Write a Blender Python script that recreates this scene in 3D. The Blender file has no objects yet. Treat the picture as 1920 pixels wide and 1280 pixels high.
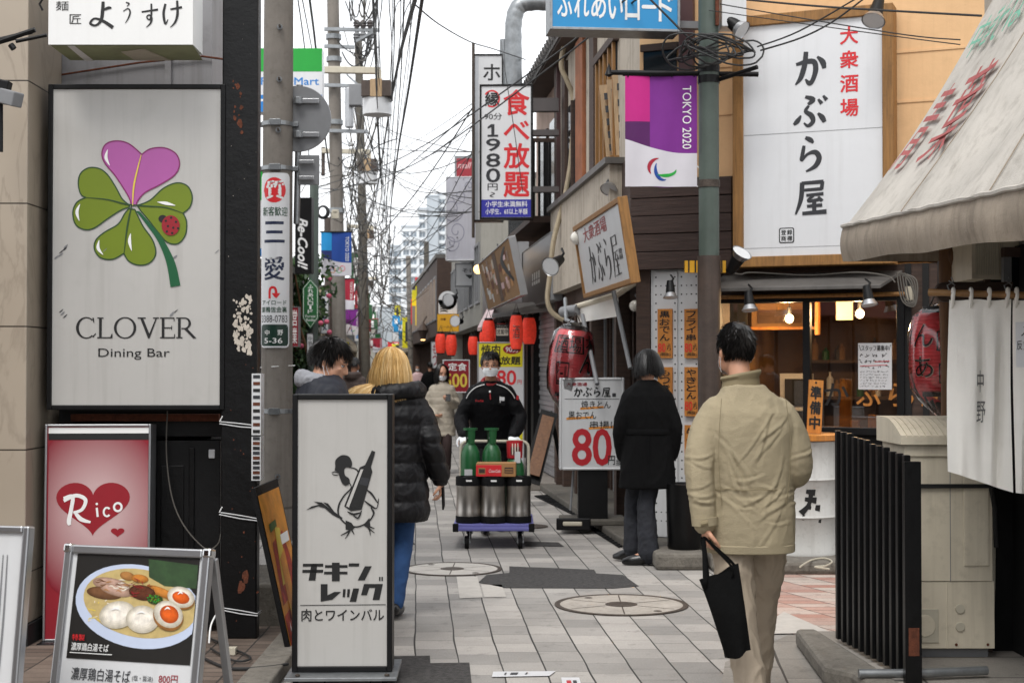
import bpy, bmesh, math, random
from math import radians as R, sin, cos, pi, sqrt, atan2, tan, atan
from mathutils import Vector, Matrix, noise as mnoise
random.seed(7)
scene = bpy.context.scene
C = scene.collection

# ---------------------------------------------------------------- camera, sky, sun, exposure
FPX, HORIZON, EYE = 2780.0, 690.0, 1.55          # focal length in pixels of the 1920 px frame
PITCH = atan((HORIZON - 640) / FPX)
cam = bpy.data.cameras.new("camera")
cam.sensor_width = 36.0
cam.lens = FPX / 1920 * 36.0
cam.clip_start, cam.clip_end = 0.1, 2000
cam.dof.use_dof = True
cam.dof.focus_distance = 8.0
cam.dof.aperture_fstop = 6.3
camo = bpy.data.objects.new("camera", cam)
camo.location = (0, 0, EYE)
camo.rotation_euler = (pi / 2 + PITCH, 0, 0)
C.objects.link(camo)
scene.camera = camo

SUN_EL, SUN_AZ = R(58), R(200)
world = bpy.data.worlds.new("World")
scene.world = world
world.use_nodes = True
wn, wl = world.node_tree.nodes, world.node_tree.links
sky = wn.new("ShaderNodeTexSky")
sky.sky_type = 'NISHITA'
sky.sun_disc = False
sky.sun_elevation, sky.sun_rotation = SUN_EL, SUN_AZ
sky.dust_density, sky.ozone_density, sky.air_density = 1.5, 1.0, 1.0
hs = wn.new("ShaderNodeHueSaturation")
hs.inputs['Saturation'].default_value = 0.14          # overcast: a white, even sky
bg = wn["Background"]
bg.inputs['Strength'].default_value = 0.15
wl.new(sky.outputs[0], hs.inputs['Color'])
ov = wn.new("ShaderNodeMix"); ov.data_type = 'RGBA'       # thin cloud veils three quarters of the blue
ov.inputs[0].default_value = .75
ov.inputs[7].default_value = (4.6, 4.7, 4.85, 1)
wl.new(hs.outputs[0], ov.inputs[6])
wl.new(ov.outputs[2], bg.inputs['Color'])
sl = bpy.data.lights.new("sun", 'SUN')
sl.energy, sl.angle, sl.color = 1.0, R(25), (1.0, 0.97, 0.93)
so = bpy.data.objects.new("sun", sl)
so.rotation_euler = (pi / 2 - SUN_EL, 0, pi - SUN_AZ)
C.objects.link(so)
vs = scene.view_settings
vs.view_transform, vs.look, vs.exposure, vs.gamma, vs.use_curve_mapping = 'Standard', 'None', 1.12, 1.0, False
scene.cycles.max_bounces = 8
scene.cycles.diffuse_bounces = 3
scene.cycles.use_denoising = True

# ---------------------------------------------------------------- helpers
def W(px, py, d):
    """world point on the plane Y = d that the photograph shows at pixel (px, py)"""
    u, v = (px - 960) / FPX, (640 - py) / FPX
    y = cos(PITCH) - v * sin(PITCH)
    z = sin(PITCH) + v * cos(PITCH)
    return Vector((u / y * d, d, EYE + z / y * d))

def ground(px, py, z=0.0):
    """point at height z shown at the pixel"""
    p = W(px, py, 1.0)
    t = (z - EYE) / (p.z - EYE)
    return Vector((p.x * t, t, z))

def srgb(h):
    if isinstance(h, str):
        h = [int(h[i:i + 2], 16) / 255 for i in (0, 2, 4)]
        h = [c / 12.92 if c <= .04045 else ((c + .055) / 1.055) ** 2.4 for c in h]
    return tuple(h)

MATS = {}
def mk(name, col, rough=.6, metal=0.0, var=.12, scale=5.0, bump=0.0, bscale=60.0, streak=0.0, dirt=0.0, emit=0.0, spec=.5, stretch=None, coat=0.0):
    """a procedural paint / metal / cloth: base colour broken up by noise, dirt spots, vertical rain streaks and a fine bump"""
    col = srgb(col)
    m = bpy.data.materials.new(name)
    m.use_nodes = True
    n, l = m.node_tree.nodes, m.node_tree.links
    b = n["Principled BSDF"]
    b.inputs['Roughness'].default_value = rough
    b.inputs['Metallic'].default_value = metal
    b.inputs['Specular IOR Level'].default_value = spec
    if coat:
        b.inputs['Coat Weight'].default_value = coat
        b.inputs['Coat Roughness'].default_value = .15
    tc = n.new("ShaderNodeTexCoord")
    def noise(sc, det=5, mapping=None):
        t = n.new("ShaderNodeTexNoise")
        t.inputs['Scale'].default_value = sc
        t.inputs['Detail'].default_value = det
        t.inputs['Roughness'].default_value = .65
        if mapping:
            mp = n.new("ShaderNodeMapping")
            mp.inputs['Scale'].default_value = mapping
            l.new(tc.outputs['Object'], mp.inputs[0]); l.new(mp.outputs[0], t.inputs['Vector'])
        else:
            l.new(tc.outputs['Object'], t.inputs['Vector'])
        return t
    t1 = noise(scale, mapping=stretch)
    mr = n.new("ShaderNodeMapRange")
    mr.inputs[1].default_value, mr.inputs[2].default_value = .3, .7
    l.new(t1.outputs[0], mr.inputs[0])
    mx = n.new("ShaderNodeMix"); mx.data_type = 'RGBA'
    mx.inputs[6].default_value = tuple(c * (1 - var) for c in col) + (1,)
    mx.inputs[7].default_value = tuple(min(1, c * (1 + var)) for c in col) + (1,)
    l.new(mr.outputs[0], mx.inputs[0])
    out = mx.outputs[2]
    def mult(fac_socket, lo, hi, tint, amount):
        nonlocal out
        q = n.new("ShaderNodeMapRange")
        q.inputs[1].default_value, q.inputs[2].default_value = lo, hi
        q.inputs[3].default_value, q.inputs[4].default_value = 0, amount
        l.new(fac_socket, q.inputs[0])
        x = n.new("ShaderNodeMix"); x.data_type = 'RGBA'
        x.inputs[7].default_value = tuple(c * t for c, t in zip(col, tint)) + (1,)
        l.new(q.outputs[0], x.inputs[0]); l.new(out, x.inputs[6])
        out = x.outputs[2]
    if streak:
        mult(noise(1.0, 4, (14, 14, .7)).outputs[0], .5, .75, (.35, .32, .28), streak)
    if dirt:
        mult(noise(scale * 4.3, 8).outputs[0], .54, .72, (.22, .19, .15), dirt)
    l.new(out, b.inputs['Base Color'])
    if emit:
        b.inputs['Emission Strength'].default_value = emit
        l.new(out, b.inputs['Emission Color'])
    if bump:
        bp = n.new("ShaderNodeBump")
        bp.inputs['Strength'].default_value = bump
        bp.inputs['Distance'].default_value = .01
        l.new(noise(bscale, 6, stretch).outputs[0], bp.inputs['Height'])
        l.new(bp.outputs[0], b.inputs['Normal'])
    MATS[name] = m
    return m

def M(name):
    return MATS[name]

class MB:
    """collects shapes into ONE mesh"""
    def __init__(s):
        s.v, s.f, s.m, s.slots = [], [], [], []
    def mi(s, mat):
        if mat not in s.slots: s.slots.append(mat)
        return s.slots.index(mat)
    def add(s, vs, fs, mat):
        o, k = len(s.v), s.mi(mat)
        s.v += [tuple(p) for p in vs]
        for f in fs:
            s.f.append([i + o for i in f]); s.m.append(k)
    def box(s, x0, x1, y0, y1, z0, z1, mat, T=None):
        vs = [Vector((x, y, z)) for z in (z0, z1) for x, y in ((x0, y0), (x1, y0), (x1, y1), (x0, y1))]
        if T: vs = [T @ p for p in vs]
        s.add(vs, [(3, 2, 1, 0), (4, 5, 6, 7), (0, 1, 5, 4), (1, 2, 6, 5), (2, 3, 7, 6), (3, 0, 4, 7)], mat)
    def bar(s, p, q, w, h, mat, up=(0, 0, 1)):
        """square bar from p to q"""
        p, q = Vector(p), Vector(q)
        t = (q - p).normalized(); up = Vector(up)
        if abs(t.dot(up)) > .98: up = Vector((0, 1, 0))
        a = t.cross(up).normalized() * w / 2; b = a.cross(t).normalized() * h / 2
        vs = [c + i * a + j * b for c in (p, q) for i, j in ((-1, -1), (1, -1), (1, 1), (-1, 1))]
        s.add(vs, [(3, 2, 1, 0), (4, 5, 6, 7), (0, 1, 5, 4), (1, 2, 6, 5), (2, 3, 7, 6), (3, 0, 4, 7)], mat)
    def prism(s, poly, z0, z1, mat):
        n = len(poly)
        vs = [(x, y, z0) for x, y in poly] + [(x, y, z1) for x, y in poly]
        s.add(vs, [list(range(n))[::-1], list(range(n, 2 * n))] + [(i, (i + 1) % n, n + (i + 1) % n, n + i) for i in range(n)], mat)
    def tube(s, pts, r, mat, n=8, cap=True, flat=None):
        """round tube along pts; r a number or one per point; flat = (scale of the second axis)"""
        P = [Vector(p) for p in pts]
        rs = r if isinstance(r, (list, tuple)) else [r] * len(P)
        vs, a = [], None
        for i, p in enumerate(P):
            t = (P[min(i + 1, len(P) - 1)] - P[max(i - 1, 0)])
            if t.length < 1e-9: t = Vector((0, 0, 1))
            t.normalize()
            if a is None:
                a = t.cross(Vector((0, 1, 0)))
                if a.length < .1: a = t.cross(Vector((1, 0, 0)))
            a = (a - t * a.dot(t)).normalized()
            b = t.cross(a)
            for k in range(n):
                g = 2 * pi * k / n
                vs.append(p + (a * cos(g) + b * sin(g) * (flat or 1)) * rs[i])
        fs = [(i * n + k, i * n + (k + 1) % n, (i + 1) * n + (k + 1) % n, (i + 1) * n + k) for i in range(len(P) - 1) for k in range(n)]
        if cap:
            fs += [list(range(n))[::-1], [(len(P) - 1) * n + k for k in range(n)]]
        s.add(vs, fs, mat)
    def lathe(s, prof, mat, n=24, c=(0, 0, 0), sx=1, sy=1):
        """profile of (radius, z) turned about the vertical"""
        c = Vector(c)
        vs = [c + Vector((r * cos(2 * pi * k / n) * sx, r * sin(2 * pi * k / n) * sy, z)) for r, z in prof for k in range(n)]
        fs = [(i * n + k, i * n + (k + 1) % n, (i + 1) * n + (k + 1) % n, (i + 1) * n + k) for i in range(len(prof) - 1) for k in range(n)]
        if prof[0][0] > 1e-6: fs.append(list(range(n))[::-1])
        if prof[-1][0] > 1e-6: fs.append([(len(prof) - 1) * n + k for k in range(n)])
        s.add(vs, fs, mat)
    def ball(s, c, rx, ry, rz, mat, n=16, T=None):
        vs, fs = [], []
        m = n // 2
        for i in range(m + 1):
            for k in range(n):
                a, g = pi * i / m, 2 * pi * k / n
                p = Vector((rx * sin(a) * cos(g), ry * sin(a) * sin(g), rz * cos(a)))
                if T: p = T @ p
                vs.append(Vector(c) + p)
        for i in range(m):
            for k in range(n):
                fs.append((i * n + k, (i + 1) * n + k, (i + 1) * n + (k + 1) % n, i * n + (k + 1) % n))
        s.add(vs, fs, mat)
    def rings(s, rg, mat, n=28, pw=2.0):
        """loft through horizontal rings (cx, cy, z, rx, ry); pw > 2 squares them"""
        vs = []
        for cx, cy, z, rx, ry in rg:
            for k in range(n):
                g = 2 * pi * k / n
                c, q = cos(g), sin(g)
                vs.append((cx + rx * math.copysign(abs(c) ** (2 / pw), c), cy + ry * math.copysign(abs(q) ** (2 / pw), q), z))
        L = len(rg)
        fs = [(i * n + k, i * n + (k + 1) % n, (i + 1) * n + (k + 1) % n, (i + 1) * n + k) for i in range(L - 1) for k in range(n)]
        fs += [list(range(n))[::-1], [(L - 1) * n + k for k in range(n)]]
        s.add(vs, fs, mat)
    def mesh(s, name):
        me = bpy.data.meshes.new(name)
        me.from_pydata(s.v, [], s.f)
        for m in s.slots: me.materials.append(M(m))
        me.polygons.foreach_set('material_index', s.m)
        me.update()
        return me
    def build(s, name, parent=None, smooth=False, bevel=0.0, loc=None, rot=None, segs=2):
        me = s.mesh(name)
        return link(name, me, parent, smooth, bevel, loc, rot, segs)

def link(name, me, parent=None, smooth=False, bevel=0.0, loc=None, rot=None, segs=2):
    o = bpy.data.objects.new(name, me)
    C.objects.link(o)
    if parent: o.parent = parent
    if loc is not None: o.location = loc
    if rot is not None: o.rotation_euler = rot
    if smooth:
        bm = bmesh.new(); bm.from_mesh(me)
        lim = smooth if isinstance(smooth, float) else .7
        for f in bm.faces: f.smooth = True
        for e in bm.edges:
            e.smooth = not (len(e.link_faces) == 2 and e.calc_face_angle(0) > lim)
        bm.to_mesh(me); bm.free()
    if bevel:
        b = o.modifiers.new("edge", 'BEVEL'); b.width, b.segments, b.limit_method, b.angle_limit = bevel, segs, 'ANGLE', R(40)
    return o

def tag(o, label, cat, group=None, kind=None):
    o['label'], o['category'] = label, cat
    if group: o['group'] = group
    if kind: o['kind'] = kind
    return o

def thing(name, label, cat, loc=(0, 0, 0), rz=0, group=None, kind=None):
    o = bpy.data.objects.new(name, None)
    o.empty_display_size = .1
    C.objects.link(o)
    o.location, o.rotation_euler = loc, (0, 0, rz)
    return tag(o, label, cat, group, kind)

def dup(root, loc, rz=0, label=None, group=None):
    """a copy of a thing with copies of its parts and sub-parts"""
    def cp(o, par):
        c = o.copy(); C.objects.link(c)
        if par: c.parent = par
        for ch in [x for x in C.objects if x.parent == o]: cp(ch, c)
        return c
    r = cp(root, None)
    r.location, r.rotation_euler = loc, (0, 0, rz)
    if label: r['label'] = label
    if group: r['group'] = group
    return r

def structure(name, mb, **kw):
    o = mb.build(name, **kw); o['kind'] = 'structure'
    return o

# lettering: every glyph becomes flat faces of the sign's own mesh
TXT = {}
def glyphs(body, bold=0.0, shear=0.0):
    k = (body, bold, shear)
    if k not in TXT:
        c = bpy.data.curves.new("lettering", 'FONT')
        c.body = body; c.offset = 0; c.shear = shear; c.resolution_u = 3
        o = bpy.data.objects.new("lettering", c)
        C.objects.link(o)
        me = bpy.data.meshes.new_from_object(o)
        vs = [(v.co.x, v.co.y) for v in me.vertices]
        fs = [tuple(p.vertices) for p in me.polygons]
        bpy.data.objects.remove(o); bpy.data.meshes.remove(me)
        TXT[k] = (vs, fs)
    return TXT[k]

def spline(pts, n=8):
    """Catmull-Rom through points of any dimension"""
    if len(pts) < 3: return [tuple(p) for p in pts]
    P = [pts[0]] + list(pts) + [pts[-1]]
    out = []
    for i in range(1, len(P) - 2):
        for k in range(n):
            t = k / n
            out.append(tuple(.5 * (2 * b + (c - a) * t + (2 * a - 5 * b + 4 * c - d) * t * t + (3 * b - a - 3 * c + d) * t ** 3)
                             for a, b, c, d in zip(P[i - 1], P[i], P[i + 1], P[i + 2])))
    out.append(tuple(pts[-1]))
    return out

class Art:
    """flat artwork, drawn in photo pixels, laid on a sign's own face in its own mesh"""
    def __init__(s, mb, fx, y0=-.0015):
        s.mb, s.fx, s.y0 = mb, fx, y0
    def y(s, layer): return s.y0 - .0009 * layer
    def P(s, x, y, layer):
        a, b = s.fx(x, y)
        return Vector((a, s.y(layer), b))
    def poly(s, pts, mat, layer=0):
        if len(pts) < 3: return
        q = [s.fx(*p[:2]) for p in pts]
        ar = sum(q[i][0] * q[(i + 1) % len(q)][1] - q[(i + 1) % len(q)][0] * q[i][1] for i in range(len(q)))
        if ar < 0: q = q[::-1]
        s.mb.add([(a, s.y(layer), b) for a, b in q], [list(range(len(q)))], mat)
    def rect(s, x0, y0, x1, y1, mat, layer=0):
        s.poly([(x0, y0), (x1, y0), (x1, y1), (x0, y1)], mat, layer)
    def round(s, x0, y0, x1, y1, r, mat, layer=0):
        pts = []
        for cx, cy, a in ((x1 - r, y0 + r, -90), (x1 - r, y1 - r, 0), (x0 + r, y1 - r, 90), (x0 + r, y0 + r, 180)):
            pts += [(cx + r * cos(R(a + g)), cy + r * sin(R(a + g))) for g in range(0, 91, 15)]
        s.poly(pts, mat, layer)
    def disc(s, cx, cy, rx, ry, mat, layer=0, a0=0, a1=360, n=28):
        s.poly([(cx + rx * cos(R(a0 + (a1 - a0) * k / n)), cy + ry * sin(R(a0 + (a1 - a0) * k / n))) for k in range(n + (a1 - a0 < 360))], mat, layer)
    def stroke(s, pts, mat, layer=0, n=7, smooth=True, flat=False):
        """brush stroke through (x, y, width)"""
        q = spline(pts, n) if smooth else [tuple(p) for p in pts]
        L, Rr = [], []
        for i, (x, y, w) in enumerate(q):
            a, b = q[max(0, i - 1)], q[min(len(q) - 1, i + 1)]
            dx, dy = b[0] - a[0], b[1] - a[1]
            h = sqrt(dx * dx + dy * dy) or 1
            nx, ny = -dy / h * w / 2, dx / h * w / 2
            L.append((x + nx, y + ny)); Rr.append((x - nx, y - ny))
        vs = []
        for i in range(len(q)):
            e = -.0004 * i / len(q)
            for p in (L[i], Rr[i]):
                v = s.P(p[0], p[1], layer); v.y += e; vs.append(v)
        s.mb.add(vs, [(2 * i, 2 * i + 2, 2 * i + 3, 2 * i + 1) for i in range(len(q) - 1)], mat)
    def ring(s, cx, cy, rx, ry, w, mat, layer=0, n=28, a0=0, a1=360):
        s.stroke([(cx + rx * cos(R(a0 + (a1 - a0) * k / n)), cy + ry * sin(R(a0 + (a1 - a0) * k / n)), w) for k in range(n + 1)], mat, layer, smooth=False)
    def line(s, x0, y0, x1, y1, w, mat, layer=0):
        s.stroke([(x0, y0, w), (x1, y1, w)], mat, layer, smooth=False)
    def text(s, body, x0, y0, x1, y1, mat, layer=1, bold=.012, shear=0.0, rot=0, fit=True):
        """lettering filling the pixel box; rot 90 turns it clockwise"""
        vs, fs = glyphs(body, bold, shear)
        if not vs: return
        ax, bx = min(v[0] for v in vs), max(v[0] for v in vs)
        ay, by = min(v[1] for v in vs), max(v[1] for v in vs)
        nb = 1 if rot else max(1, len(body)); bw = max(0, bold - .004) * min(abs(x1 - x0) / nb, abs(y1 - y0)) * .8
        for i, (dx, dy) in enumerate([(0, 0)] if bw <= 0 else [(1, 0), (0, 1), (-1, 0), (0, -1), (.7, .7), (-.7, .7), (.7, -.7), (-.7, -.7)]):
            out = []
            for x, y in vs:
                u, w = (x - ax) / ((bx - ax) or 1), (y - ay) / ((by - ay) or 1)
                if rot == 90: u, w = w, 1 - u
                elif rot == -90: u, w = 1 - w, u
                out.append(s.P(x0 + bw + u * (x1 - x0 - 2 * bw) + dx * bw, y1 - bw - w * (y1 - y0 - 2 * bw) + dy * bw, layer + i * .08))
            s.mb.add(out, fs, mat)
    def column(s, body, x0, y0, x1, y1, mat, layer=1, bold=.012, gap=.1):
        n = len(body); h = (y1 - y0) / n
        for i, ch in enumerate(body):
            if ch == ' ': continue
            a, b = y0 + i * h + h * gap / 2, y0 + (i + 1) * h - h * gap / 2
            if ch in 'ー〜':
                s.text('ー', x0 + (x1 - x0) * .3, a, x1 - (x1 - x0) * .3, b, mat, layer, bold, rot=90)
            else: s.text(ch, x0, a, x1, b, mat, layer, bold)
    def squiggle(s, x0, y0, x1, y1, rows, mat, layer=1, seed=1):
        """lines of handwriting too small to read"""
        rd = random.Random(seed)
        h = (y1 - y0) / rows
        for r in range(rows):
            x = x0
            while x < x1 - h * .5:
                c = y0 + r * h + h * .45
                for _ in range(3):
                    a = (x + rd.uniform(0, h * .6), c + rd.uniform(-.32, .32) * h)
                    b = (a[0] + rd.uniform(-.35, .4) * h, c + rd.uniform(-.32, .32) * h)
                    s.line(a[0], a[1], b[0], b[1], h * .11, mat, layer)
                x += h * rd.choice((.72, .72, .8, 1.1))

class Sign:
    """a board or lightbox facing the street: root Empty at its foot, one panel mesh with its artwork, one frame mesh"""
    def __init__(s, name, label, cat, px0, py0, px1, py1, d, face, depth=.12, frame=None, fw=6, rot=0.0, group=None, kx=1.0, fd=.012, floor=None, bevel=.003, F=None, tilt=0):
        s.cx, s.by = (px0 + px1) / 2, py1
        s.box = (px0, py0, px1, py1)
        if F:                       # fixed to a wall: d is then the stand-off from it
            G = Frame(F.p + F.n * d, F.p + F.n * d + F.t)
            xa, xb = G.at(px0), G.at(px1); xm = (xa + xb) / 2
            s.s = G.d(xm) / FPX; kx = (xb - xa) / ((px1 - px0) * s.s); rot = F.rz
            p = G.world(xm, 0, 0); p.z = W(960, py1, p.y).z
        else:
            s.s = d / FPX
            p = W(s.cx, py1, d)
        s.kx = kx
        if floor is not None: p.z = floor; s.by = 690 + (EYE - floor) / s.s
        s.root = thing(name, label, cat, p, rot, group)
        if tilt: s.root.rotation_euler = (tilt, 0, rot)
        s.mb = MB()
        x0, z0 = s.fx(px0, py1); x1, z1 = s.fx(px1, py0)
        s.dim = (x0, x1, z0, z1)
        s.depth = depth
        w = fw * s.s if frame else 0
        s.mb.box(x0 + w * .9, x1 - w * .9, 0, depth * .96, z0 + w * .9, z1 - w * .9, face)
        s.art = Art(s.mb, s.fx)
        s.frame = None
        if frame:
            f = MB()
            for a in ((x0, x0 + w, z0, z1), (x1 - w, x1, z0, z1), (x0 + w, x1 - w, z0, z0 + w), (x0 + w, x1 - w, z1 - w, z1)):
                f.box(a[0], a[1], -fd, depth, a[2], a[3], frame)
            s.frame = f.build("frame", s.root, bevel=bevel)
    def fx(s, px, py):
        return ((px - s.cx) * s.s * s.kx, (s.by - py) * s.s)
    def done(s, name="panel"):
        return s.mb.build(name, s.root)
# ---------------------------------------------------------------- materials
mk('white_panel', 'c9cacb', .35, var=.03, scale=1.5, streak=.10, dirt=.05, coat=.2)
mk('white_clean', 'd6d7d9', .3, var=.035, scale=1.3, streak=.10, dirt=.04, coat=.2)
mk('clover_panel', 'b4b2ae', .28, var=.05, scale=1.2, streak=.18, dirt=.08, coat=.3)
mk('lightbox_white', 'e2e2e0', .35, var=.03, scale=2, streak=.05)
mk('grey_panel', '8b8a8c', .5, var=.12, scale=1.5, streak=.5, dirt=.3)
mk('black_metal', '0d0d0e', .45, var=.3, scale=8, dirt=.1, bump=.15, bscale=30, spec=.25)
mk('black_paint', '070708', .38, var=.5, scale=5, bump=.35, bscale=14, streak=.2, spec=.28)
mk('black_matte', '0c0b0b', .8, var=.3)
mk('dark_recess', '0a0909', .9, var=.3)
mk('ink', '121212', .55, var=.1)
mk('ink_grey', '2b2c30', .5, var=.1)
mk('white_ink', 'e6e6e4', .5, var=.02)
mk('peeled_paint', 'b5aca0', .8, var=.2, scale=30)
mk('rust', '5a2f1c', .9, var=.4, scale=30, bump=.5)
mk('clover_green', '6b7d12', .4, var=.04)
mk('clover_line', '24431f', .4, var=.04)
mk('clover_pink', 'a8569a', .4, var=.04)
mk('clover_magenta', '7d1f5e', .4, var=.04)
mk('stem_green', '0d5430', .4, var=.04)
mk('yellow_ink', 'd8c04a', .4)
mk('red_ink', 'b01824', .45, var=.05)
mk('deep_red', '8e1020', .45, var=.05)
mk('bright_red', 'd1232a', .45, var=.05)
mk('crimson', '8a1826', .4, var=.05)
mk('rose_panel', 'b5757c', .35, var=.12, scale=1.4)
mk('rose_pale', 'c9a9a9', .35, var=.06)
mk('navy_ink', '1c2745', .45)
mk('green_ink', '1d4a30', .5)
mk('dark_green_plate', '123126', .4, var=.15)
mk('blue_ink', '2a2a96', .4, var=.06)
mk('sky_blue', '1687c0', .35, var=.04, scale=1)
mk('mart_green', '0f9a32', .4, var=.04)
mk('mart_blue', '1879c4', .4, var=.04)
mk('orange_ink', 'd98a2b', .5)
mk('yellow_panel', 'd9cf1d', .45, var=.05)
mk('amber_panel', 'd9a01e', .45, var=.06)
mk('magenta_cloth', 'b8197a', .75, var=.04)
mk('purple_cloth', '742083', .75, var=.05)
mk('plum_cloth', '4e0f55', .75, var=.05)
mk('blue_cloth', '12408f', .75, var=.05)
mk('cyan_cloth', '1688c4', .75, var=.05)
mk('navy_cloth', '16235e', .75, var=.05)
mk('red_cloth', '9a1830', .75, var=.05)
mk('maroon_cloth', '6a0f28', .75, var=.05)
mk('white_cloth', 'c9c6cc', .8, var=.05, scale=3)
mk('aluminium', 'a9aaac', .32, metal=.85, var=.08, scale=3)
mk('galvanised', '8f9294', .42, metal=.8, var=.18, scale=14, dirt=.1)
mk('steel_brushed', 'a8a39d', .34, metal=1.0, var=.2, scale=3, stretch=(30, 30, .4))
mk('chrome', 'c8c8c8', .12, metal=1.0, var=.03)
mk('grey_plastic', '77787a', .5, var=.1)
mk('pale_plastic', 'b9b2a0', .5, var=.05, dirt=.12, streak=.2)
mk('cream_paint', 'cfc5b0', .5, var=.06, scale=3, streak=.3, dirt=.2)
mk('olive_pole', '47524b', .5, var=.12, scale=5, streak=.2, dirt=.15)
mk('brown_cover', '42362f', .6, var=.25, scale=7, streak=.4, dirt=.2)
mk('concrete', '77716a', .85, var=.14, scale=4, streak=.4, dirt=.25, bump=.35, bscale=45)
mk('concrete_dark', '57534c', .9, var=.22, scale=6, dirt=.4, bump=.6, bscale=50)
mk('kerb_stone', '6b665e', .9, var=.28, scale=14, dirt=.5, bump=.8, bscale=40)
mk('asphalt', '3c3a39', .9, var=.6, scale=34, dirt=.5, bump=1.0, bscale=120)
mk('pale_tile', 'b0aba4', .75, var=.1, scale=8, dirt=.12)
mk('iron', '4a413a', .6, metal=.4, var=.35, scale=14, dirt=.4, bump=.6, bscale=60)
mk('rusty_tile', '9d968d', .8, var=.2, scale=5, dirt=.6)
mk('wood_brown', '3c2b22', .7, var=.4, scale=3, stretch=(1, 1, 14), bump=.4, bscale=6, streak=.15)
mk('siding_wood', '40302a', .7, var=.35, scale=2.5, stretch=(1, 1, 16), bump=.5, bscale=5, dirt=.2)
mk('honey_wood', '8a6232', .6, var=.3, scale=4, stretch=(12, 12, .8), bump=.3, bscale=4, dirt=.3)
mk('orange_wood', 'b5742f', .55, var=.32, scale=5, stretch=(9, 9, 1.0))
mk('pale_wood', 'a58b6b', .7, var=.25, scale=5, stretch=(10, 10, 1.0), dirt=.2)
mk('log_wood', '5e4128', .8, var=.35, scale=7, stretch=(4, 4, .6), bump=.6, bscale=9)
mk('bamboo', '8d6941', .5, var=.25, scale=9)
mk('orange_plaster', 'd8b083', .85, var=.08, scale=1.3, streak=.12, dirt=.1, bump=.25, bscale=25)
mk('cream_plaster', 'aea496', .85, var=.14, scale=1.6, streak=.75, dirt=.4, bump=.2)
mk('pink_plaster', 'b29a8c', .85, var=.08, scale=1.6, streak=.4, dirt=.2)
mk('rust_column', '8d5638', .8, var=.3, scale=5, streak=.4, dirt=.3)
mk('plum_pipe', '4f3434', .5, var=.15, streak=.2)
mk('roof_tile', '4a4745', .7, var=.3, scale=8)
mk('grey_roof', '55524f', .55, var=.15, scale=4, streak=.3)
mk('charcoal_panel', '4a4443', .4, var=.08)
mk('far_white', 'cfd3d6', .8, var=.04, scale=.2)
mk('far_grey', 'a9b0b6', .8, var=.04, scale=.2)
mk('far_window', '79838c', .3, var=.2, scale=2)
mk('lilac_panel', 'a7a6ae', .5, var=.05, scale=1, streak=.15)
mk('lilac_line', '777684', .5)
mk('cable_black', '222222', .6, var=.2)
mk('cable_grey', '5a5650', .7, var=.2)
mk('conduit_cream', '9c8f78', .7, var=.2, dirt=.3)
mk('canvas', 'b3aea6', .85, var=.14, scale=2.2, streak=.35, dirt=.35, bump=.35, bscale=120)
mk('canvas_dirty', '978b7c', .85, var=.25, scale=3, streak=.6, dirt=.3, bump=.3, bscale=90)
mk('faded_red', '9a4f4e', .85, var=.25, scale=25)
mk('faded_green', '6aa38c', .85, var=.3, scale=25)
mk('noren_cloth', 'f0ede6', .9, var=.05, scale=3, bump=.4, bscale=250)
mk('noren_print', '6d6c6c', .9, var=.1)
mk('bulb_glow', (1.0, .66, .34), .4, emit=9.0)
mk('warm_lamp', (1.0, .55, .2), .4, emit=1.6)
mk('lantern_lit', (.75, .05, .025), .6, var=.2, scale=20, emit=.12)
mk('lantern_red', 'ee5f64', .65, var=.12, scale=9, coat=.1)
mk('lit_window', (1.0, .5, .18), .4, emit=.45)
mk('vinyl', '9b8f88', .18, var=.2, scale=12, coat=.6)
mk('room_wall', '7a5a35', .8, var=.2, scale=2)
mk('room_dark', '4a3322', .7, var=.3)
mk('brown_tile', '6e4332', .6, var=.2, scale=20)
mk('dull_wall', '8b8880', .85, var=.1, scale=1, streak=.3, dirt=.15)
mk('beige_wall', 'a89a84', .85, var=.1, scale=1, streak=.3, dirt=.15)
mk('dark_red_wall', '5e1c18', .6, var=.15, scale=2)
mk('dark_glass', '1c2226', .08, var=.3, scale=.7)
mk('rubber', '0e0e0f', .8, spec=.2, var=.25, scale=12, bump=.3)
mk('cart_blue', '5f5f9e', .5, var=.12, scale=6, dirt=.18)
mk('cylinder_green', '1f5a31', .35, var=.12, scale=6, dirt=.12)
mk('carton', 'a2764a', .85, var=.08)
mk('leaf', '26401f', .6, var=.45, scale=14)
mk('leaf_light', '3f5a2a', .6, var=.4, scale=14)
mk('flower_pink', 'c0566e', .6, var=.2)
mk('hair_black', '0c0a09', .42, var=.4, scale=20)
mk('hair_grey', '1b1a1a', .5, var=.5, scale=20)
mk('hair_blonde', 'c9a468', .42, var=.2, scale=26, stretch=(3, 3, .4))
mk('hair_blonde_light', 'dcc08c', .42, var=.15, scale=20)
mk('hair_blonde_dark', 'b28b52', .45, var=.2, scale=20)
mk('hair_black_light', '1e1a18', .42, var=.3)
mk('hair_grey_light', '242323', .5, var=.3)
TONES = {'hair_blonde': ['hair_blonde', 'hair_blonde_light', 'hair_blonde_dark', 'hair_blonde'], 'hair_black': ['hair_black', 'hair_black', 'hair_black_light'], 'hair_grey': ['hair_grey', 'hair_grey_light', 'hair_grey']}
mk('skin', 'c08f74', .5, var=.06, scale=14)
mk('lip', '9c5c50', .5)
mk('mask_white', 'eceef0', .8, var=.04)
mk('coat_beige', '988c72', .85, var=.12, scale=3.5, bump=.45, bscale=180, dirt=.05)
mk('coat_beige_dark', '7d7156', .8, var=.12, scale=5)
mk('trouser_beige', 'a29482', .85, var=.08, scale=4, bump=.25, bscale=20)
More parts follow.
